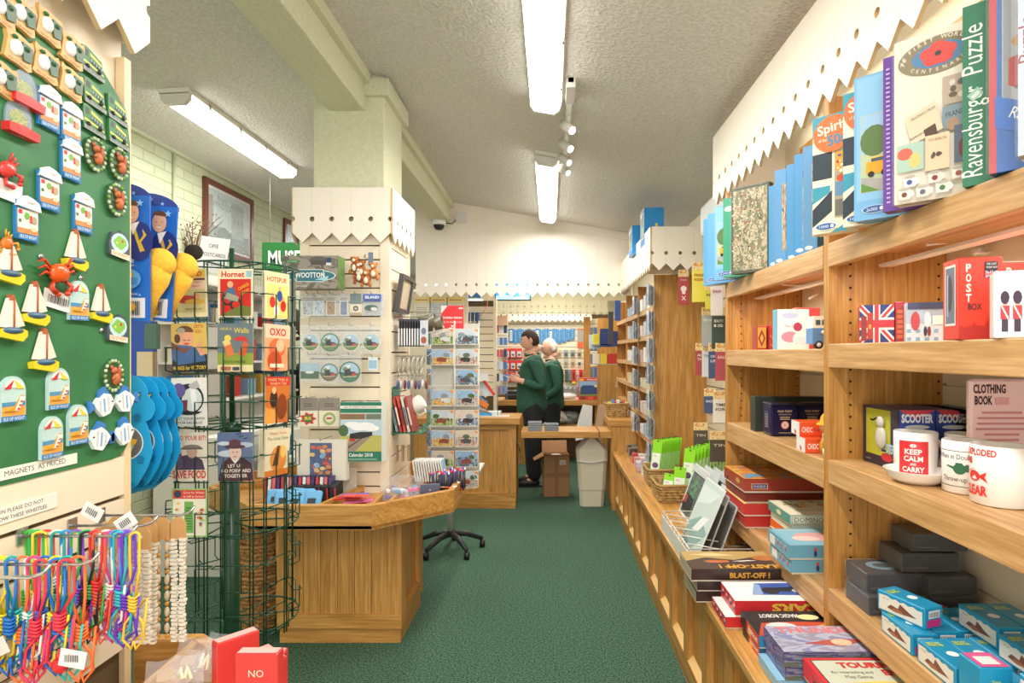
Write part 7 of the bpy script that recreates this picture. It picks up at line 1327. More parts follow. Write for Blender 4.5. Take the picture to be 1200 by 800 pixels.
t=BX('price_card_holder','slate coloured card holder at the front right of the island tray','sign',(-.675,3.10,z+.0),.10,.02,.075,'#5a6078',.30,ry=-.0); q=FF(); q.e(.05,.046,.006,.006,'#a8a8b0',8); q.lines(.02,.012,.06,.02,2,C('#9a9cac')); q.build('print',t)
t=T('price_strip','small white price strips on the right rim of the island tray','tag',(-.5,3.3,ZT)); 
for y in (-.12,-.02,.09): MB().box((-.02,y,0),(.0,y+.03,.001),WHITE).build('strip',t)
# ---------------- white wire card spinner ----------------
CX,CY=-.66,4.28
t=T('card_spinner','white wire postcard spinner on a black five-star castor base by the till','rack',(CX,CY,0))
MB().cyl((-.10,.25,.14),(-.10,.25,.62),.022,C('#c9c8c2'),12).build('stem',t); MB().cyl((0,0,.60),(0,0,1.72),.014,WIREW,8).build('pole',t); MB().box((-.12,-.0,.60),(.04,.27,.63),WIREW).build('arm',t)
for k in range(5):
    a=2*PI*k/5+.35; l=MB(Matrix.Translation((-.10,.25,0))); l.tube([(0,0,.13),(.12*math.cos(a),.12*math.sin(a),.12),(.25*math.cos(a),.25*math.sin(a),.065)],[.026,.022,.015],C('#2c2c2e',.4),8); lg=l.build('leg',t)
    m=MB(Matrix.Translation((-.10+.25*math.cos(a),.25+.25*math.sin(a),0))); m.cyl((-.018,0,.026),(.018,0,.026),.026,BLACK,14); m.build('castor',lg)
MB().box((-.17,-.16,.66),(.17,.17,.68),WIREW).build('base_plate',t)
MB().box((-.165,-.135,.68),(.165,-.13,1.70),C('#cfccc2')).build('back_panel',t)
m=MB()
for x in (-.168,-.003,.003,.168): m.tube([(x,-.165,.66),(x,-.165,1.72)],.003,WIREW,5)
for y in (-.12,-.0,.14): m.tube([(-.175,y,.66),(-.175,y,1.72)],.003,WIREW,5)
m.build('uprights',t)
lc=[['#5f8a3c','#a8c078','#3a4a2c','#c9b890'],['#7fa0c0','#4a5a6a','#c8d4dc','#6a7a5a'],['#c98a4a','#e0c078','#4a3a3a','#7a8aa0'],['#a8685a','#c8b8a8','#6a7a88','#8a9a6a']]
def a_land(seed):
    def f(q,w,h):
        r=random.Random(seed); q.r(.004,.004,w-.008,h-.008,r.choice(['#a9c4dc','#c8d4dc','#8fb4d4','#d8c8b8'])); q.poly([(.004,.004),(w-.004,.004),(w-.004,h*r.uniform(.4,.6)),(w*.5,h*r.uniform(.45,.65)),(.004,h*r.uniform(.4,.6))],photo(seed%8,lc[seed%4],5)); q.e(w*r.uniform(.2,.8),h*.62,w*.16,h*.14,r.choice(['#4f6a3c','#8a98a0','#5a6a50']),10)
        x=w*r.uniform(.2,.45); q.poly([(x,h*.22),(x+w*.4,h*.18),(x+w*.45,h*.42),(x+w*.2,h*.5),(x,h*.42)],r.choice(['#2c2e30','#8a4a38','#d8dcdc','#4a4a50'])); q.r(x+w*.05,h*.2,w*.08,h*.08,'#c03c30'); q.poly([(w*.8,h-.004),(w-.004,h-.004),(w-.004,h*.75)],'#e88a3a')
    return f
rws=['top','second','third','fourth','fifth','sixth','seventh','bottom']
cw,chh=.158,.110; zt=1.665; pz=.140
for r_ in range(8):
    for s_ in range(2):
        zc_=zt-pz*r_-chh/2; xc=(-.085 if s_==0 else .085)
        m=MB(); m.tube([(xc-.06,-.15,zc_-.055),(xc-.06,-.205,zc_-.055),(xc-.06,-.205,zc_+.02),(xc-.045,-.205,zc_+.035),(xc-.045,-.15,zc_+.035)],.0022,WIREW,4); m.tube([(xc+.06,-.15,zc_-.055),(xc+.06,-.205,zc_-.055),(xc+.06,-.205,zc_+.02),(xc+.045,-.205,zc_+.035),(xc+.045,-.15,zc_+.035)],.0022,WIREW,4); m.tube([(xc-.075,-.205,zc_-.055),(xc+.075,-.205,zc_-.055)],.0022,WIREW,4); m.build('card_pocket',t)
        if r_==2 and s_==0: continue
        o=T('postcard','landscape postcard on the white spinner, %s column, %s row'%(['left','right'][s_],rws[r_]),'postcard',(CX+xc-cw/2,CY-.175,zc_-chh/2),0,'postcards on the white spinner',rx=-.06); MB().box((0,.0,0),(cw,.014,chh),C('#ece4d0')).build('card',o); q=FF(); a_land(r_*2+s_)(q,cw,chh); q.build('print',o)
    for s_ in range(4):
        zc_=zt-pz*r_-chh/2; o=T('postcard','postcard seen edge-on at the left side of the white spinner, %s row, %s'%(rws[r_],['nearest','second','third','furthest'][s_]),'postcard',(CX-.20-.012*s_,CY-.13+.075*s_,zc_-chh/2),-.9,'postcards on the side of the white spinner'); MB().box((0,0,0),(.06,.010,chh),C(['#9ab4d4','#e0905a','#d8d8d0','#8a98b0'][s_])).build('card',o); q=FF(); q.r(.004,.006,.05,chh*.8,photo((r_+s_)%8,lc[(r_+s_)%4],5)); q.build('print',o)
t=T('rack_sign','red sign with white lettering on top of the white postcard spinner','sign',P(517,386,4.12)); w,h=.155,.165; MB().box((0,0,0),(w,.003,h),C('#e8363a',.4)).build('card',t); q=FF(); q.poly([(0,h),(0,h*.62),(.045,h)],'#f0e8e4'); q.poly([(0,h*.66),(0,h*.60),(.052,h),(.046,h)],'#e8363a'); q.t('The Bothkers Collection',w*.5,h*.46,.014,'#fbf2ee',w=w*.88,bold=.03); q.t('Buy The Greetings Cards',w*.5,h*.28,.013,'#fbf2ee',w=w*.84); q.r(w*.78,h*.86,w*.18,.010,'#f4e4e0'); q.poly([(w*.42,h*.18),(w*.58,h*.18),(w*.5,h*.08)],'#fbf2ee'); q.e(w*.42,h*.03,.012,.010,'#fbf2ee',10); q.e(w*.58,h*.03,.012,.010,'#fbf2ee',10); q.build('lettering',t)
# ---------------- staff ----------------
def skin(name,par,vs,ed,rad,mat,root=0,sub=2):
    me=bpy.data.meshes.new(name); me.from_pydata(vs,ed,[]); o=bpy.data.objects.new(name,me); COL.objects.link(o); o.parent=par; me.materials.append(mat)
    s=o.modifiers.new('skin','SKIN'); s.use_smooth_shade=True
    if not me.skin_vertices: bpy.context.view_layer.objects.active=o
    for i,r in enumerate(rad): me.skin_vertices[0].data[i].radius=r if isinstance(r,tuple) else (r,r); me.skin_vertices[0].data[i].use_root=(i==root)
    b=o.modifiers.new('sub','SUBSURF'); b.levels=sub; b.render_levels=sub; return o
def chain(n,base=0): return [(base+i,base+i+1) for i in range(n-1)]
def hand(par,M,c,curl=.6):
    """palm with four unequal fingers and a side thumb; fingers along +x, thumb towards +z"""
    m=MB(M); m.ball((.035,0,0),(.045,.016,.036),c,12,8)
    for i,(z_,L) in enumerate(((.026,.068),(.009,.077),(-.008,.071),(-.024,.055))):
        pts=[Vector((.065,0,z_))]; a=curl*.25
        for k in range(3): pts.append(pts[-1]+Vector((math.cos(a),math.sin(a),z_*.1))*L*(.42-.07*k)); a+=curl*.6
        m.tube(pts,[.009,.0085,.0078,.006],c,7)
    m.tube([(.012,0,.028),(.032,.008,.05),(.058,.018,.056),(.076,.026,.05)],[.012,.0105,.009,.007],c,7); return m.build('hand',par)
def staff(name_label,loc,rz,hairc,hairtop,skinc,tall,arm,old=False):
    t=T('person',name_label,'person',loc,rz); t.scale=(tall,tall,tall); SK=C(skinc,.5); GR=bumpy('green_knit_'+hairc.strip('#'),'#224b3c','#2b5a48',40,.25,.004,.85); TR=C('#17191c',.85); BT=C('#141416',.5)
    # body: one continuous figure under the clothes, facing -x
    V=[(0,0,.95),(-.01,0,1.12),(.0,0,1.30),(.01,0,1.43),(-.012,0,1.50),(-.02,0,1.55)]; E=chain(6); R=[(.06,.07),(.08,.09),(.12,.15),(.07,.09),.052,.05]
    def limb(pts,rs,at):
        b=len(V); V.extend(pts); E.append((at,b)); E.extend(chain(len(pts),b)); R.extend(rs)
    for s_ in (-1,1):
        A=arm[0] if s_<0 else arm[1]; limb([(.01,s_*.17,1.41)]+A,[.06,.045,.034,.026],3)
        limb([(0,s_*.09,.88),(-.005,s_*.10,.50),(.015,s_*.10,.09),(-.10,s_*.11,.04)],[.055,.05,.038,.033],0)
    skin('body',t,V,E,R,SK)
    # jumper
    V=[(0,0,.76),(-.015,0,.95),(-.02,0,1.14),(0,0,1.30),(.012,0,1.42),(.0,0,1.475)]; E=chain(6); R=[(.165,.20),(.165,.19),(.165,.18),(.15,.185),(.095,.13),(.068,.07)]
    for s_ in (-1,1):
        A=arm[0] if s_<0 else arm[1]; w_=Vector(A[0]); f=Vector(A[1]); limb([(.01,s_*.18,1.405),tuple(w_),tuple(w_.lerp(f,.9))],[.078,.064,.043],4)
    skin('jumper',t,V,E,R,GR)
    V=[(0,0,.86),(0,0,.97),(0,0,1.08)]; E=[(0,1),(1,2)]; R=[(.13,.155),(.13,.15),(.10,.12)]
    for s_ in (-1,1): limb([(0,s_*.082,.72),(-.005,s_*.10,.46),(.012,s_*.10,.05)],[.108,.092,.080],0)
    skin('trousers',t,V,E,R,TR)
    for s_ in (-1,1): m=MB(); m.tube([(.06,s_*.105,.035),(.0,s_*.105,.045),(-.09,s_*.11,.04),(-.17,s_*.115,.028)],[.036,.044,.042,.028],BT,10); m.box((-.18,s_*.11-.04,0),(.09,s_*.11+.04,.018),BT); m.build('shoe',t)
    # collar and badge
    m=MB(); m.tube([(-.075*math.cos(a)-.005,.072*math.sin(a),1.478+.012*math.cos(a)*-1) for a in [-2.6+5.2*i/14 for i in range(15)]],.013,GR,6); m.build('collar',t)
    MB(Matrix.Translation((-.155,-.055,1.30))).ball((0,0,0),(.008,.018,.010),C('#d8a53a'),8,6).build('badge',t)
    # head
    hd=bpy.data.objects.new('head',None)
    m=MB(Matrix.Translation((-.035,0,1.635))@Matrix.Rotation(-.28,4,'Y')); n,k=20,16; vs=[]
    for i in range(k+1):
        th=PI*i/k; z_=math.cos(th); r_=math.sin(th)
        for j in range(n):
            ph=2*PI*j/n; x=-r_*math.cos(ph)*.098; y=r_*math.sin(ph)*.076; zz=z_*.118
            fr=max(0,math.cos(ph)); 
            if zz<-.02: x+= .012*(1-fr)*(-(zz+.02)/.1)*(-1); y*=1-.9*(-(zz+.02))**1*1.6; 
            if fr>.8 and -.05<zz<.04: x-=.006
            vs.append((x,y,zz))
    fs=[(i*n+j,(i+1)*n+j,(i+1)*n+(j+1)%n,i*n+(j+1)%n) for i in range(k) for j in range(n)]; m.add(vs,fs,SK,True)
    m.tube([(-.090,0,.028),(-.102,0,.0),(-.112,0,-.018),(-.098,0,-.028)],[.007,.010,.012,.008],SK,8)
    m.ball((-.082,0,-.092),(.024,.03,.022),SK,10,7); m.ball((-.09,0,.034),(.014,.055,.010),SK,10,6)
    m.tube([(0.02,0,-.08),(.045,0,-.15)],[.055,.058],SK,12)
    H=m.build('head',t); MM=m.M
    m=MB(MM)
    for s_ in (-1,1): m.ball((-.088,s_*.031,.018),(.008,.013,.007),C('#eceae6',.2),8,6); m.ball((-.094,s_*.031,.017),(.004,.006,.006),C('#2c2420',.2),8,6)
    m.build('eyes',H); m=MB(MM); m.ball((-.096,0,-.052),(.008,.024,.006),C('#a8564c'),10,6); m.build('mouth',H)
    for s_ in (-1,1): MB(MM).ball((.008,s_*.077,.0),(.020,.009,.033),SK,10,7).build('ear',H)
    m=MB(MM)
    for s_ in (-1,1): m.tube([(-.097,s_*.014,.04),(-.098,s_*.032,.046),(-.09,s_*.05,.040)],.004,C(hairc,.9),5)
    m.build('eyebrows',H)
    hv=[]; HC_=C(hairc,.9); m=MB(MM); n2,k2=22,9
    for i in range(k2+1):
        for j in range(n2):
            ph=2*PI*j/n2; c_=math.cos(ph); lim=(1.02 if c_>.35 else 1.5 if c_>-.1 else 2.15)
            if old and c_>-.1: lim=.01 if hairtop else lim
            th=lim*i/k2; th=max(th,.001); g=1.08 if not old else 1.06; hv.append((-math.sin(th)*c_*.098*g+.004,math.sin(th)*math.sin(ph)*.076*g*1.02,math.cos(th)*.118*g+.002))
    m.add(hv,[(i*n2+j,(i+1)*n2+j,(i+1)*n2+(j+1)%n2,i*n2+(j+1)%n2) for i in range(k2) for j in range(n2)],HC_,True); o=m.build('hair',t); so=o.modifiers.new('s','SOLIDIFY'); so.thickness=.010; so.offset=1
    if old:
        m=MB(MM); 
        for s_ in (-1,1): m.tube([(-.102+.0*a,s_*.031+.017*math.cos(a),.016+.014*math.sin(a)) for a in [2*PI*i/12 for i in range(12)]],.0018,C('#8a8a8c'),5,closed=True); m.tube([(-.10,s_*.05,.018),(.0,s_*.08,.014)],.0018,C('#8a8a8c'),5)
        m.build('glasses',t)
    for s_ in (-1,1):
        A=arm[0] if s_<0 else arm[1]; e=Vector(A[0]); w_=Vector(A[1]); d=(Vector(A[2])-e).normalized(); z_=Vector((0,0,1)); y_=z_.cross(d).normalized(); z2_=d.cross(y_); M=Matrix.Identity(4)
        for i in range(3): M[i][0]=d[i]; M[i][1]=y_[i]*(-1 if s_>0 else 1)*-1; M[i][2]=z2_[i]; M[i][3]=w_[i]
        hand(t,M,SK)
    return t
arm1=([(.10,-.23,1.11),(-.16,-.17,1.19),(-.19,-.155,1.20)],[(.06,.23,1.12),(-.15,.12,1.20),(-.18,.11,1.205)])
m1=staff('man in a green polo jumper reading papers behind the till counter',(-.20,6.80,0),.12,'#3c2a22',False,'#d8a48c',1.0,arm1)
arm2=([(.06,-.24,1.10),(-.12,-.16,.99),(-.15,-.15,.98)],[(.06,.24,1.10),(-.12,.16,1.0),(-.15,.15,.99)])
m2=staff('white-haired older man in a green jumper and glasses standing behind the other man',(.02,7.5,0),.1,'#e6e4e0',True,'#dba893',0.955,arm2,True)
t=T('papers','papers and a blue pen held in the hands of the man reading','papers',(-.50,6.62,1.235),.12,rx=0,ry=.35)
for i in range(4): MB(Matrix.Rotation(.08*i,4,'Z')).box((-.03-.008*i,0,.002*i),(.13-.008*i,.20,.002*i+.001),C(['#e8e6e2','#c8d4e0','#e2e0dc','#8a9aaa'][i])).build('sheet',t)
MB().tube([(.0,.0,.02),(.09,.08,.03)],.006,C('#2f6ac0'),6).build('pen',t)
# ---------------- things on and under the till ----------------
for j,(x,n_,l) in enumerate(((-.13,5,'left'),(.05,4,'right'))):
    for i in range(n_):
        t=T('cd_case','clear disc case in the %s stack on the counter flap, %s from the bottom'%(l,['first','second','third','fourth','fifth'][i]),'disc case',(-.15+.19*j-.03*j+.004*(i%2),5.70+.002*i,.7512+.017*i),.05*(i%2)+.03*j,'disc cases on the counter flap'); MB().box((-.065,0,0),(.065,.12,.010),C('#6a7078',.15)).build('case',t); MB().box((-.066,-.001,.010),(.066,.121,.0155),C('#c8ced4',.1,alpha=.6)).build('lid',t)
t=T('carton','open brown cardboard carton with tape under the counter flap','carton',(.055,6.33,0),.1); CB=C('#a97c56',.8); w,d,h=.135,.11,.43
m=MB()
for a,b in (((-w,-d,0),(w,-d+.004,h)),((-w,d-.004,0),(w,d,h)),((-w,-d,0),(-w+.004,d,h)),((w-.004,-d,0),(w,d,h)),((-w,-d,0),(w,d,.004))): m.box(a,b,CB)
m.build('walls',t)
MB().add([(-w,-d,h),(w,-d,h),(w+.02,-d-.10,h+.02),(-w-.02,-d-.10,h+.03)],[(0,1,2,3)],C('#b98a62',.8)).build('flap',t); MB().add([(-w,-d,h),(-w,d,h),(-w-.10,d,h-.06),(-w-.10,-d,h-.05)],[(0,1,2,3)],CB).build('flap',t); MB().add([(w,-d,h),(w,d,h),(w+.05,d,h-.10),(w+.05,-d,h-.09)],[(0,1,2,3)],CB).build('flap',t); MB().add([(-w,d,h),(w,d,h),(w,d+.04,h+.12),(-w,d+.04,h+.12)],[(0,1,2,3)],C('#b98a62',.8)).build('flap',t)
q=MB(frame((-w,-d-.001,0),(1,0,0),(0,0,1))); q.r(w-.02,0,.04,h,'#946a44'); q.r(0,.20,2*w,.045,'#946a44'); q.build('tape',t); q=MB(frame((-w,-d-.002,0),(1,0,0),(0,0,1))); q.r(.165,.33,.065,.05,'#d8d4cc'); q.lines(.17,.335,.055,.04,4,C('#8a8a8c')); q.build('address_label',t)
MB(Matrix.Translation((0,0,h-.05))).ball((0,0,0),(.10,.08,.05),C('#d8d0c6'),10,6).build('wrapping_paper',t)
t=T('waste_bin','tall cream swing-top waste bin under the counter flap','bin',(.405,5.92,0)); BI=C('#dcd2ba',.35); m=MB()
def rr_(w,d,z,r=.03): return [(-w+r,-d,z),(w-r,-d,z),(w,-d+r,z),(w,d-r,z),(w-r,d,z),(-w+r,d,z),(-w,d-r,z),(-w,-d+r,z)]
def loft(m,R,mat):
    vs=[]; 
    for r in R: vs+=r
    n=len(R[0]); m.add(vs,[(i*n+j,i*n+(j+1)%n,i*n+n+(j+1)%n,i*n+n+j) for i in range(len(R)-1) for j in range(n)]+[tuple(range(n-1,-1,-1)),tuple(range((len(R)-1)*n,len(R)*n))],mat)
loft(m,[rr_(.115,.10,0),rr_(.122,.105,.155),rr_(.127,.11,.16),rr_(.142,.125,.44)],BI); m.build('bin_body',t); m=MB(); loft(m,[rr_(.150,.13,.44),rr_(.150,.13,.53)],BI); loft(m,[rr_(.150,.13,.53),rr_(.146,.11,.56),rr_(.05,.09,.668)],BI); m.build('lid',t); MB().tube([(-.15,-.134,.45),(0,-.14,.435),(.15,-.134,.46)],.006,C('#e8e8e8',.3),6).build('bag_edge',t)
for i,(dx,dy,dz,a,c,l) in enumerate(((-.86,.1,0,.1,'#c9d4dc','flat pale magazine on the till counter top, left'),(-.60,.08,0,-.05,'#8fa8c0','blue-grey magazine on the till counter top, centre'),(-.42,.06,0,.04,'#b9c48a','green-yellow leaflet on the till counter top, right end'))):
    t=T('magazine',l,'magazine',(-.33+dx+.25,5.76+dy,.874),a); MB().box((-.10,0,0),(.10,.14,.006),C('#e8e6e0')).build('pages',t); q=MB(Ft((-.10,0,.0062))); q.r(.004,.004,.19,.13,photo(30+i,[c,'#e6e2d8','#6a7a8a'],3)); q.build('cover',t)
t=T('leaflet_holder','wire holder stuffed with leaflets and newspapers at the till','holder',(-.62,6.0,.874))
for i,(c,a,x,z,w,h) in enumerate((('#c8d4dc',.55,0,.22,.10,.30),('#d8433c',.62,.05,.22,.028,.28),('#4a8ac8',.85,-.06,.12,.09,.22),('#e07a2c',.95,-.02,.10,.05,.20),('#b0a294',1.1,-.05,.02,.10,.24),('#8a7a6c',1.3,0,.0,.08,.26),('#3f9ad0',1.5,.02,-.0,.06,.24),('#dcdcdc',.2,-.08,.36,.18,.06))):
    m=MB(Matrix.Translation((x,-.05-.01*i,z))@Matrix.Rotation(-a,4,'Y')); m.box((-w/2,0,-.02),(w/2,.006,h*.8),C(c)); 
    for k in range(3): m.box((-w/2,.008+.004*k,-.02),(w/2-.004*k,.010+.004*k,h*.78),C('#d8d2c8'))
    m.build('leaflet',t)
m=MB()
for x in (-.12,.10): m.tube([(x,-.10,0),(x,-.10,.30),(x,.05,.34)],.004,C('#8a8a86'),5)
m.build('wire_frame',t); MB().cyl((-.05,.02,0),(-.05,.02,.14),.04,C('#7a4a2c'),12).build('pot',t); MB().box((-.10,-.1,.0),(.12,.1,.035),C('#d0d8d4')).build('pile',t)
t=T('carrier_bag','pale carrier bag hanging on the side of the till counter','bag',(-.325,5.80,.45)); MB().add([(0,0,.2),(0,.14,.2),(.03,.18,.0),(.05,.10,-.08),(.03,0,-.02),(.035,.02,.1)],[(0,1,2,5),(5,2,3,4)],C('#b8b4b0',.4)).build('bag',t)
# ---------------- rear till area ----------------
t=T('rear_slatwall','cream slatwall behind the rear counter full of hanging stock','slatwall',(0,10.95,0))
MB().box((-1.3,.02,0),(1.1,.05,2.2),DARKGAP).build('backing',t); slats(t,-1.3,1.1,.87,2.15,lambda a,b,c,d:((a,0,c),(b,.02,d)),.105)
def rear(name,cat,label,px,py,w,h,c,g,Y=10.92,art=None,z=None):
    p=P(px,py,Y); t=T(name,label,cat,(p.x,Y,p.z),0,g); MB().box((-w/2,0,-h),(w/2,(10.951-Y) if Y>10 else (6.9-Y),0),C(c,.35)).build('packet',t)
    if art: q=MB(frame((-w/2,-EP,-h),(1,0,0),(0,0,1))); art(q,w,h); q.build('print',t)
    return t
od=['first','second','third','fourth','fifth','sixth','seventh','eighth','ninth','tenth','eleventh','twelfth','thirteenth','fourteenth','fifteenth','sixteenth','seventeenth','eighteenth','nineteenth','twentieth']
for i in range(15):
    w_=i in(0,4,6,9); rear('blue_track_packet','packet','blue packet on the rear slatwall top row, %s from the left'%od[i],599+5.15*i,386 if i%2 else 385,.068,.25 if i not in (13,14) else .2,'#2a86cc','blue packets on the rear slatwall',art=(lambda q,w,h:(q.r(.012,.03,w-.024,h-.06,'#dfe8ee'),q.lines(.02,.05,w-.04,h-.1,5,C('#4a6a8a')))) if w_ else (lambda q,w,h:(q.r(.016,.02,w-.032,h-.07,'#5f9ac8'),q.e(w/2,h-.02,.008,.006,'#e8eef2',8))))
rear('long_grey_packet','packet','grey packet with an orange foot at the right of the rear top row',680,385,.105,.35,'#a8a098','rear slatwall grey packets',art=lambda q,w,h:(q.r(0,0,w,h*.3,'#e8683a'),q.r(0,h*.94,w,h*.06,'#e8683a')))
rg=random.Random(31)
for r_,(py,n_) in enumerate(((410,11),(421,11),(436,10))):
    for i in range(n_):
        if r_==2 and i>6: continue
        rear('small_part_packet','packet','small pale hanging packet, rear slatwall %s row, %s from the left'%(['upper','middle','lower'][r_],od[i]),600+7.9*i,py,.085,.13,rg.choice(['#d8cdb8','#c8b89a','#b8b4ac','#e0d8c8','#9aa0a4']),'small packets on the rear slatwall',art=lambda q,w,h:(q.r(.015,.015,w-.03,h*.5,rg.choice(['#5a5a58','#8a7a68','#e6e2da','#4a5a50'])),))
for i,(px,c,l) in enumerate(((664,'#4a5a58','dark slate packet'),(669,'#7a8a88','grey packet'),(657,'#5a6a60','grey-green packet'))): rear('slim_packet','packet',l+' beside the red ones on the rear slatwall',px,433,.06,.2,c,'slim packets on the rear slatwall',Y=10.85)
for i,px in enumerate((672.5,681)): rear('red_yellow_packet','packet','red and yellow packet on the rear slatwall above the train set, %s one'%['left','right'][i],px,433,.07,.25,'#d23028','red packets on the rear slatwall',Y=10.8,art=lambda q,w,h:(q.r(0,0,w,h*.14,'#e8d03a'),q.r(w*.3,h*.3,w*.35,h*.5,'#3a2a28')))
for i in range(9):
    rear('red_blister_pack','packet','red blister pack behind the reading man, %s row, %s'%(['upper','middle','lower'][i//3],od[i%3]),594+7.2*(i%3),408+14*(i//3),.10,.17,'#dd3a34','red blister packs left of the staff',Y=10.4 if 0 else 10.85,art=lambda q,w,h:(q.r(.012,.015,w-.024,h*.6,'#c8ccd0'),q.e(w/2,h*.3,.025,.02,'#4a4a50',8)))
# acrylic spinner of blue packs left of the men
t=T('acrylic_display','clear acrylic display cabinet left of the reading man, wooden header','display stand',(P(573,0,7.9).x,7.9,.86)); MB().box((0,0,1.0),(.24,.2,1.13),C('#d0a888')).build('header',t)
for x in (0,.23): MB().box((x,0,0),(x+.01,.2,1.0),ACRY).build('side',t)
for k in range(6): MB().box((0.01,0,.08+.16*k),(.23,.2,.09+.16*k),ACRY).build('shelf',t)
for i in range(24):
    t=T('blue_blister','small pack in the acrylic display, %s row, %s from the left'%(od[i//4],od[i%4]),'packet',(P(574,0,7.9).x+.015+.055*(i%4),7.95,.96+.16*(i//4)),0,'packs in the acrylic display'); MB().box((0,0,0),(.045,.03,.10),C(rg.choice(['#b8c4d4','#4a7ab8','#d8dce4','#8a9ac0','#c8505a','#2a3a6a']))).build('pack',t)
t=BX('train_set_box','large red train set box with a blue engine picture on the rear counter','box',(P(679,0,7.75).x,8.04,.861),.43,.10,.30,'#c8342c',-.08); q=FF(); q.r(.01,.055,.41,.20,'#8fb0cc'); q.r(.01,.055,.41,.07,'#7a8a4c'); q.e(.3,.19,.10,.02,'#e8d8a8',12); q.poly([(.03,.09),(.40,.10),(.41,.165),(.22,.175),(.2,.20),(.06,.20),(.03,.16)],'#2a4a80'); q.poly([(.03,.08),(.40,.09),(.40,.10),(.03,.09)],'#1c1c20'); q.e(.05,.15,.022,.035,'#3a4a5a',14); q.t('THE MALLARD PULLMAN',.235,.268,.018,'#f0e8dc',w=.24,bold=.02); q.r(.012,.258,.06,.028,'#e8b830'); q.r(.03,.012,.06,.035,'#7a3a2c'); q.r(.13,.012,.07,.035,'#e05a3a'); q.r(.24,.012,.07,.035,'#b02820'); q.e(.35,.03,.03,.014,'#8a4a34',12); q.r(.0,.0,.0,.0,'#000000') if 0 else None; q.build('print',t)
t=T('acrylic_bin','clear acrylic bin with crumpled white wrapping on the rear counter','box',(P(650,0,7.9).x,8.1,.861)); m=MB(); m.box((0,0,0),(.32,.2,.18),ACRY); m.build('bin_walls',t); m=MB(); m.ball((.16,.1,.045),(.15,.09,.045),C('#eef0ee',.6),12,7); m.build('paper',t)
for i in range(5): MB().ball((.04+.06*i,.06,.14),(.03,.04,.03),C('#8a8a8c'),8,5).build('wrapped_piece',t)
t=T('till_printer','black till printer on the rear counter left of the reading man','printer',(P(592,0,8.0).x,8.1,.861)); MB().cb((.09,.1,0),(.2,.2,.12),C('#1e1f22',.3),.012).build('case',t); MB().box((.03,-.002,.06),(.15,.0,.075),C('#5a5a5e')).build('slot',t); MB().box((.12,.0,.121),(.16,.02,.123),C('#6ac0e8',emit=1.5)).build('display',t)
rg=random.Random(6)
for i,(px,py,Y,c,r,l) in enumerate(((652,483,8.1,'#d6d2c8',.16,'crumpled pale carrier bag under the rear counter, left'),(668,484,8.15,'#8f9690',.14,'grey-green bag under the rear counter, middle'),(645,488,7.6,'#e2ded6',.10,'white bag on the shelf below the rear counter'))):
    t=T('carrier_bag',l,'bag',(P(px,py,Y).x,Y,.53)); m=MB(); n,k=14,8; vs=[]
    for a in range(k+1):
        for b in range(n): th=PI*a/k; ph=2*PI*b/n; f=1+.18*rg.uniform(-1,1); vs.append((r*f*math.sin(th)*math.cos(ph),r*.7*f*math.sin(th)*math.sin(ph),r*.6+r*.6*f*math.cos(th)))
    m.add(vs,[(a*n+b,(a+1)*n+b,(a+1)*n+(b+1)%n,a*n+(b+1)%n) for a in range(k) for b in range(n)],C(c,.6)); m.build('crumpled_film',t)
t=T('paper_bag_rack','white paper bags and brown card sheets behind the flap','bag',(P(687,0,6.6).x,6.6,.55)); m=MB(Matrix.Rotation(-.2,4,'Y'))
m.add([(-.12,0,.0),(.06,0,0),(.14,0,.34),(.04,0,.38),(-.02,.05,.26),(-.10,.02,.10)],[(0,1,2,3,4,5)],C('#dfe2de',.6)); m.build('paper_bag',t); MB(Matrix.Rotation(.15,4,'Y')).box((.08,.02,0),(.16,.03,.40),C('#c4a486',.8)).build('card_sheet',t); MB().box((.14,0,.02),(.34,.2,.10),C('#d6ba92',.8)).build('card_box',t); MB().box((-.02,-.01,-.55),(.10,.15,0),C('#8a6a48')).build('stand',t)
t=T('card_terminal','small white card terminal on the counter end behind the flap','card reader',(.585,6.12,.861)); MB().cb((0,0,0),(.05,.03,.10),C('#d8dadc'),.004).build('case',t); q=MB(frame((-.018,-.0156,.05),(1,0,0),(0,0,1))); q.r(0,0,.036,.035,'#5a6a60'); q.build('screen',t)
rbasket(.66,6.12-.13,.22,.18,.13,'willow basket of small toys on the oak counter end',.861)
for i in range(7): BX('small_toy_box','small toy box in the basket on the counter end, %s'%od[i],'box',(.575+.028*i,5.93+.02*(i%3),.90+.02*(i%2)),.03,.03,.11,['#e8d040','#5aa0d0','#c8303a','#e8e4dc','#3a4a6a','#d8703a','#e0d0a0'][i],0,'small toy boxes in the counter basket')
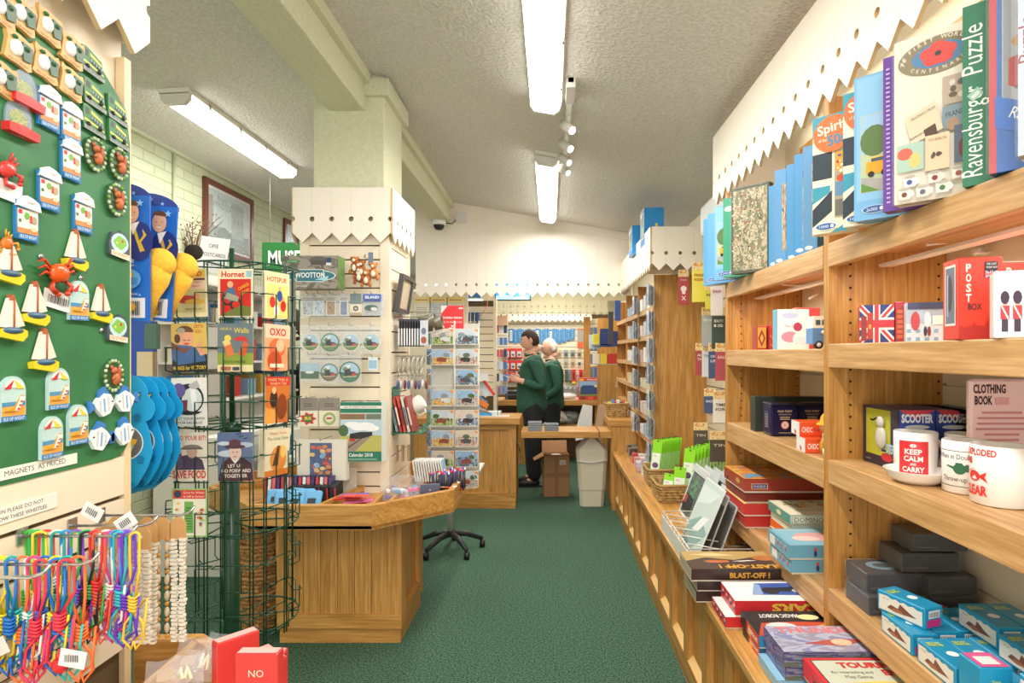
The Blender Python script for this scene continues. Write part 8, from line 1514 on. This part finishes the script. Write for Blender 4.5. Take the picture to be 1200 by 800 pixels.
# second tower beyond: goods in colour along the right of the till area
for i,(px,py,Y,w,h,c,l) in enumerate(((716,365,6.2,.05,.34,'#3a3634','tall dark narrow picture hanging by the far tower'),(724,352,6.0,.055,.20,'#2a4a8a','dark blue book at the top of the tower side'),(697,392,7.3,.14,.17,'#b8d0e4','pale blue pack on the far shelf'),(711,385,7.2,.16,.22,'#2a4080','navy book on the far shelf'),(720,388,7.1,.08,.18,'#2a4a90','navy book at the right of the far shelf'))):
    p=P(px,py,Y); t=T('hanging_book',l,'book',(p.x,Y,p.z)); MB().box((-w/2,0,-h),(w/2,.03,0),C(c)).build('cover',t)
for r_,(py,cs) in enumerate(((402,['#e8d430','#e2c828','#ecd838','#d8b820']),(425,['#e8e0d0','#e8d030','#cc3028','#d43a30']),(452,['#d8d4cc','#c8ccc8','#3f8ad0','#cc3a34']),(470,['#e0d040','#e8e0d0','#8ac0d8','#c84038']))):
    fx=694 if r_<2 else 722
    t=T('far_shelf','clear shelf on the far right of the till area, %s'%od[r_],'shelf',(P(fx,py,7.2).x,7.2,P(0,py+1,7.2).z-.012)); MB().box((0,0,0),(.38,.25,.01),C('#b9b4ac',.2)).build('shelf',t)
    for i in range(4 if r_<2 else 2): BX('coloured_carton','coloured carton on the far right shelves, %s shelf, %s from the left'%(od[r_],od[i]),'box',(P(fx+1,py,7.2).x+.088*i,7.22,P(0,py+1,7.2).z),.08,.06,.12,cs[i],0,'coloured cartons on the far right shelves')
t=T('far_rack','oak rack with dark packets at the rear right of the till area','shelves',(P(684,0,9.2).x,9.2,0))
MB().box((0,0,.0),(.10,.04,2.05),WZ).build('side_panel',t); MB().box((.22,-.6,.0),(.26,-.56,2.0),WZ).build('side_panel',t); MB().box((.10,-1.4,.0),(.44,-1.36,1.95),WZ).build('side_panel',t)
for i in range(8): MB().box((.10,-.55,.55+.18*i),(.30,.02,.58+.18*i),PY).build('shelf',t)
for r_ in range(5):
    for i in range(2): BX('dark_packet','dark hanging packet on the rear oak rack, %s row, %s'%(od[r_],['left','right'][i]),'packet',(P(691+4.5*i,0,8.6).x,8.5,.95+.19*r_),.05,.03,.15,['#6a7074','#4a6a9a'][i],0,'dark packets on the rear oak rack')
# ---- far slat panel left of the men with hanging blue goods, beige instruction packs, screen
t=T('beige_slat_panel','cream slat panel behind the red sign at the left of the till area','slatwall',(P(548,0,6.9).x,6.9,0)); slats(t,0,.30,1.0,2.05,lambda a,b,c,d:((a,0,c),(b,.01,d)),.08); MB().box((0,.01,0),(.30,.03,2.1),DARKGAP).build('backing',t); MB().box((.30,-.02,0),(.335,.04,2.12),CREAM2).build('post',t)
for i in range(5): rear('blue_hanging_tag','packet','small blue and white hanging pack by the cream slat panel, %s'%od[i],549+2.4*i,366+(i%2),.035,.10,['#2f6ab0','#dfe4ea','#3a5a9a','#c8ccd4','#2a5aa8'][i],'blue packs by the cream slat panel',Y=6.75)
for i,px in enumerate((494,514,534)):
    p=P(px,348,6.3); w_=.17; t=T('instruction_pack','beige hanging pack with printed sheet behind the red sign, %s'%['left','middle','right'][i],'packet',(p.x,6.3,p.z),0,'beige packs at the left of the till area'); MB().box((-w_/2,0,-.28),(w_/2,.061,0),C(['#d9d0b4','#c2c8c6','#cfc8b0'][i])).build('pack',t); q=MB(frame((-w_/2,-EP,-.28),(1,0,0),(0,0,1))); q.r(0,.225,w_,.055,'#e8cc80'); q.lines(.02,.24,w_-.04,.02,1,C('#8a6a2a')); q.r(.006,.006,w_-.012,.20,['#ddd6c0','#b8c0c4','#d0ccc0'][i]); q.lines(.03,.03,w_-.06,.15,7,C('#a8a498')); q.build('print',t)
t=T('pack_panel','cream panel carrying the beige hanging packs','panel',(P(480,0,6.36).x,6.36,0)); MB().box((0,0,0),(.62,.03,2.15),C('#e2d8bc')).build('panel',t)
t=T('wall_screen','wide flat screen showing a blue picture behind the fascia','screen',(P(580,352,7.6).x,7.6,P(0,352,7.6).z)); w,h=.46,.28; MB().box((0,0,0),(w,.04,h),BLACK).build('casing',t); q=MB(frame((.012,-.001,.014),(1,0,0),(0,0,1))); q.r(0,0,w-.024,h-.028,C('#4a9ae8',emit=.8)); q.poly([(0,0),(w*.9,0),(w*.9,.06),(w*.5,.03),(w*.2,.07),(0,.04)],C('#9ac8f0',emit=.9)); q.build('picture',t)
t=T('blue_poster','small blue picture above the slat panel left of the screen','screen',(P(545,349,6.9).x,6.88,P(0,349,6.9).z)); MB().box((0,0,0),(.18,.01,.14),C('#3a78c8')).build('sheet',t)
o=bpy.data.objects['beige_slat_panel'] if 'beige_slat_panel' in bpy.data.objects else None
q=P(572,346,6.7)-Vector(o.location); MB(Matrix.Translation(q)).tube([(0,0,0),(-.01,0,-.12),(-.06,0,-.2),(-.12,.1,-.25),(-.14,.19,-.27)],.004,C('#e88a4a'),5).build('cable',o)
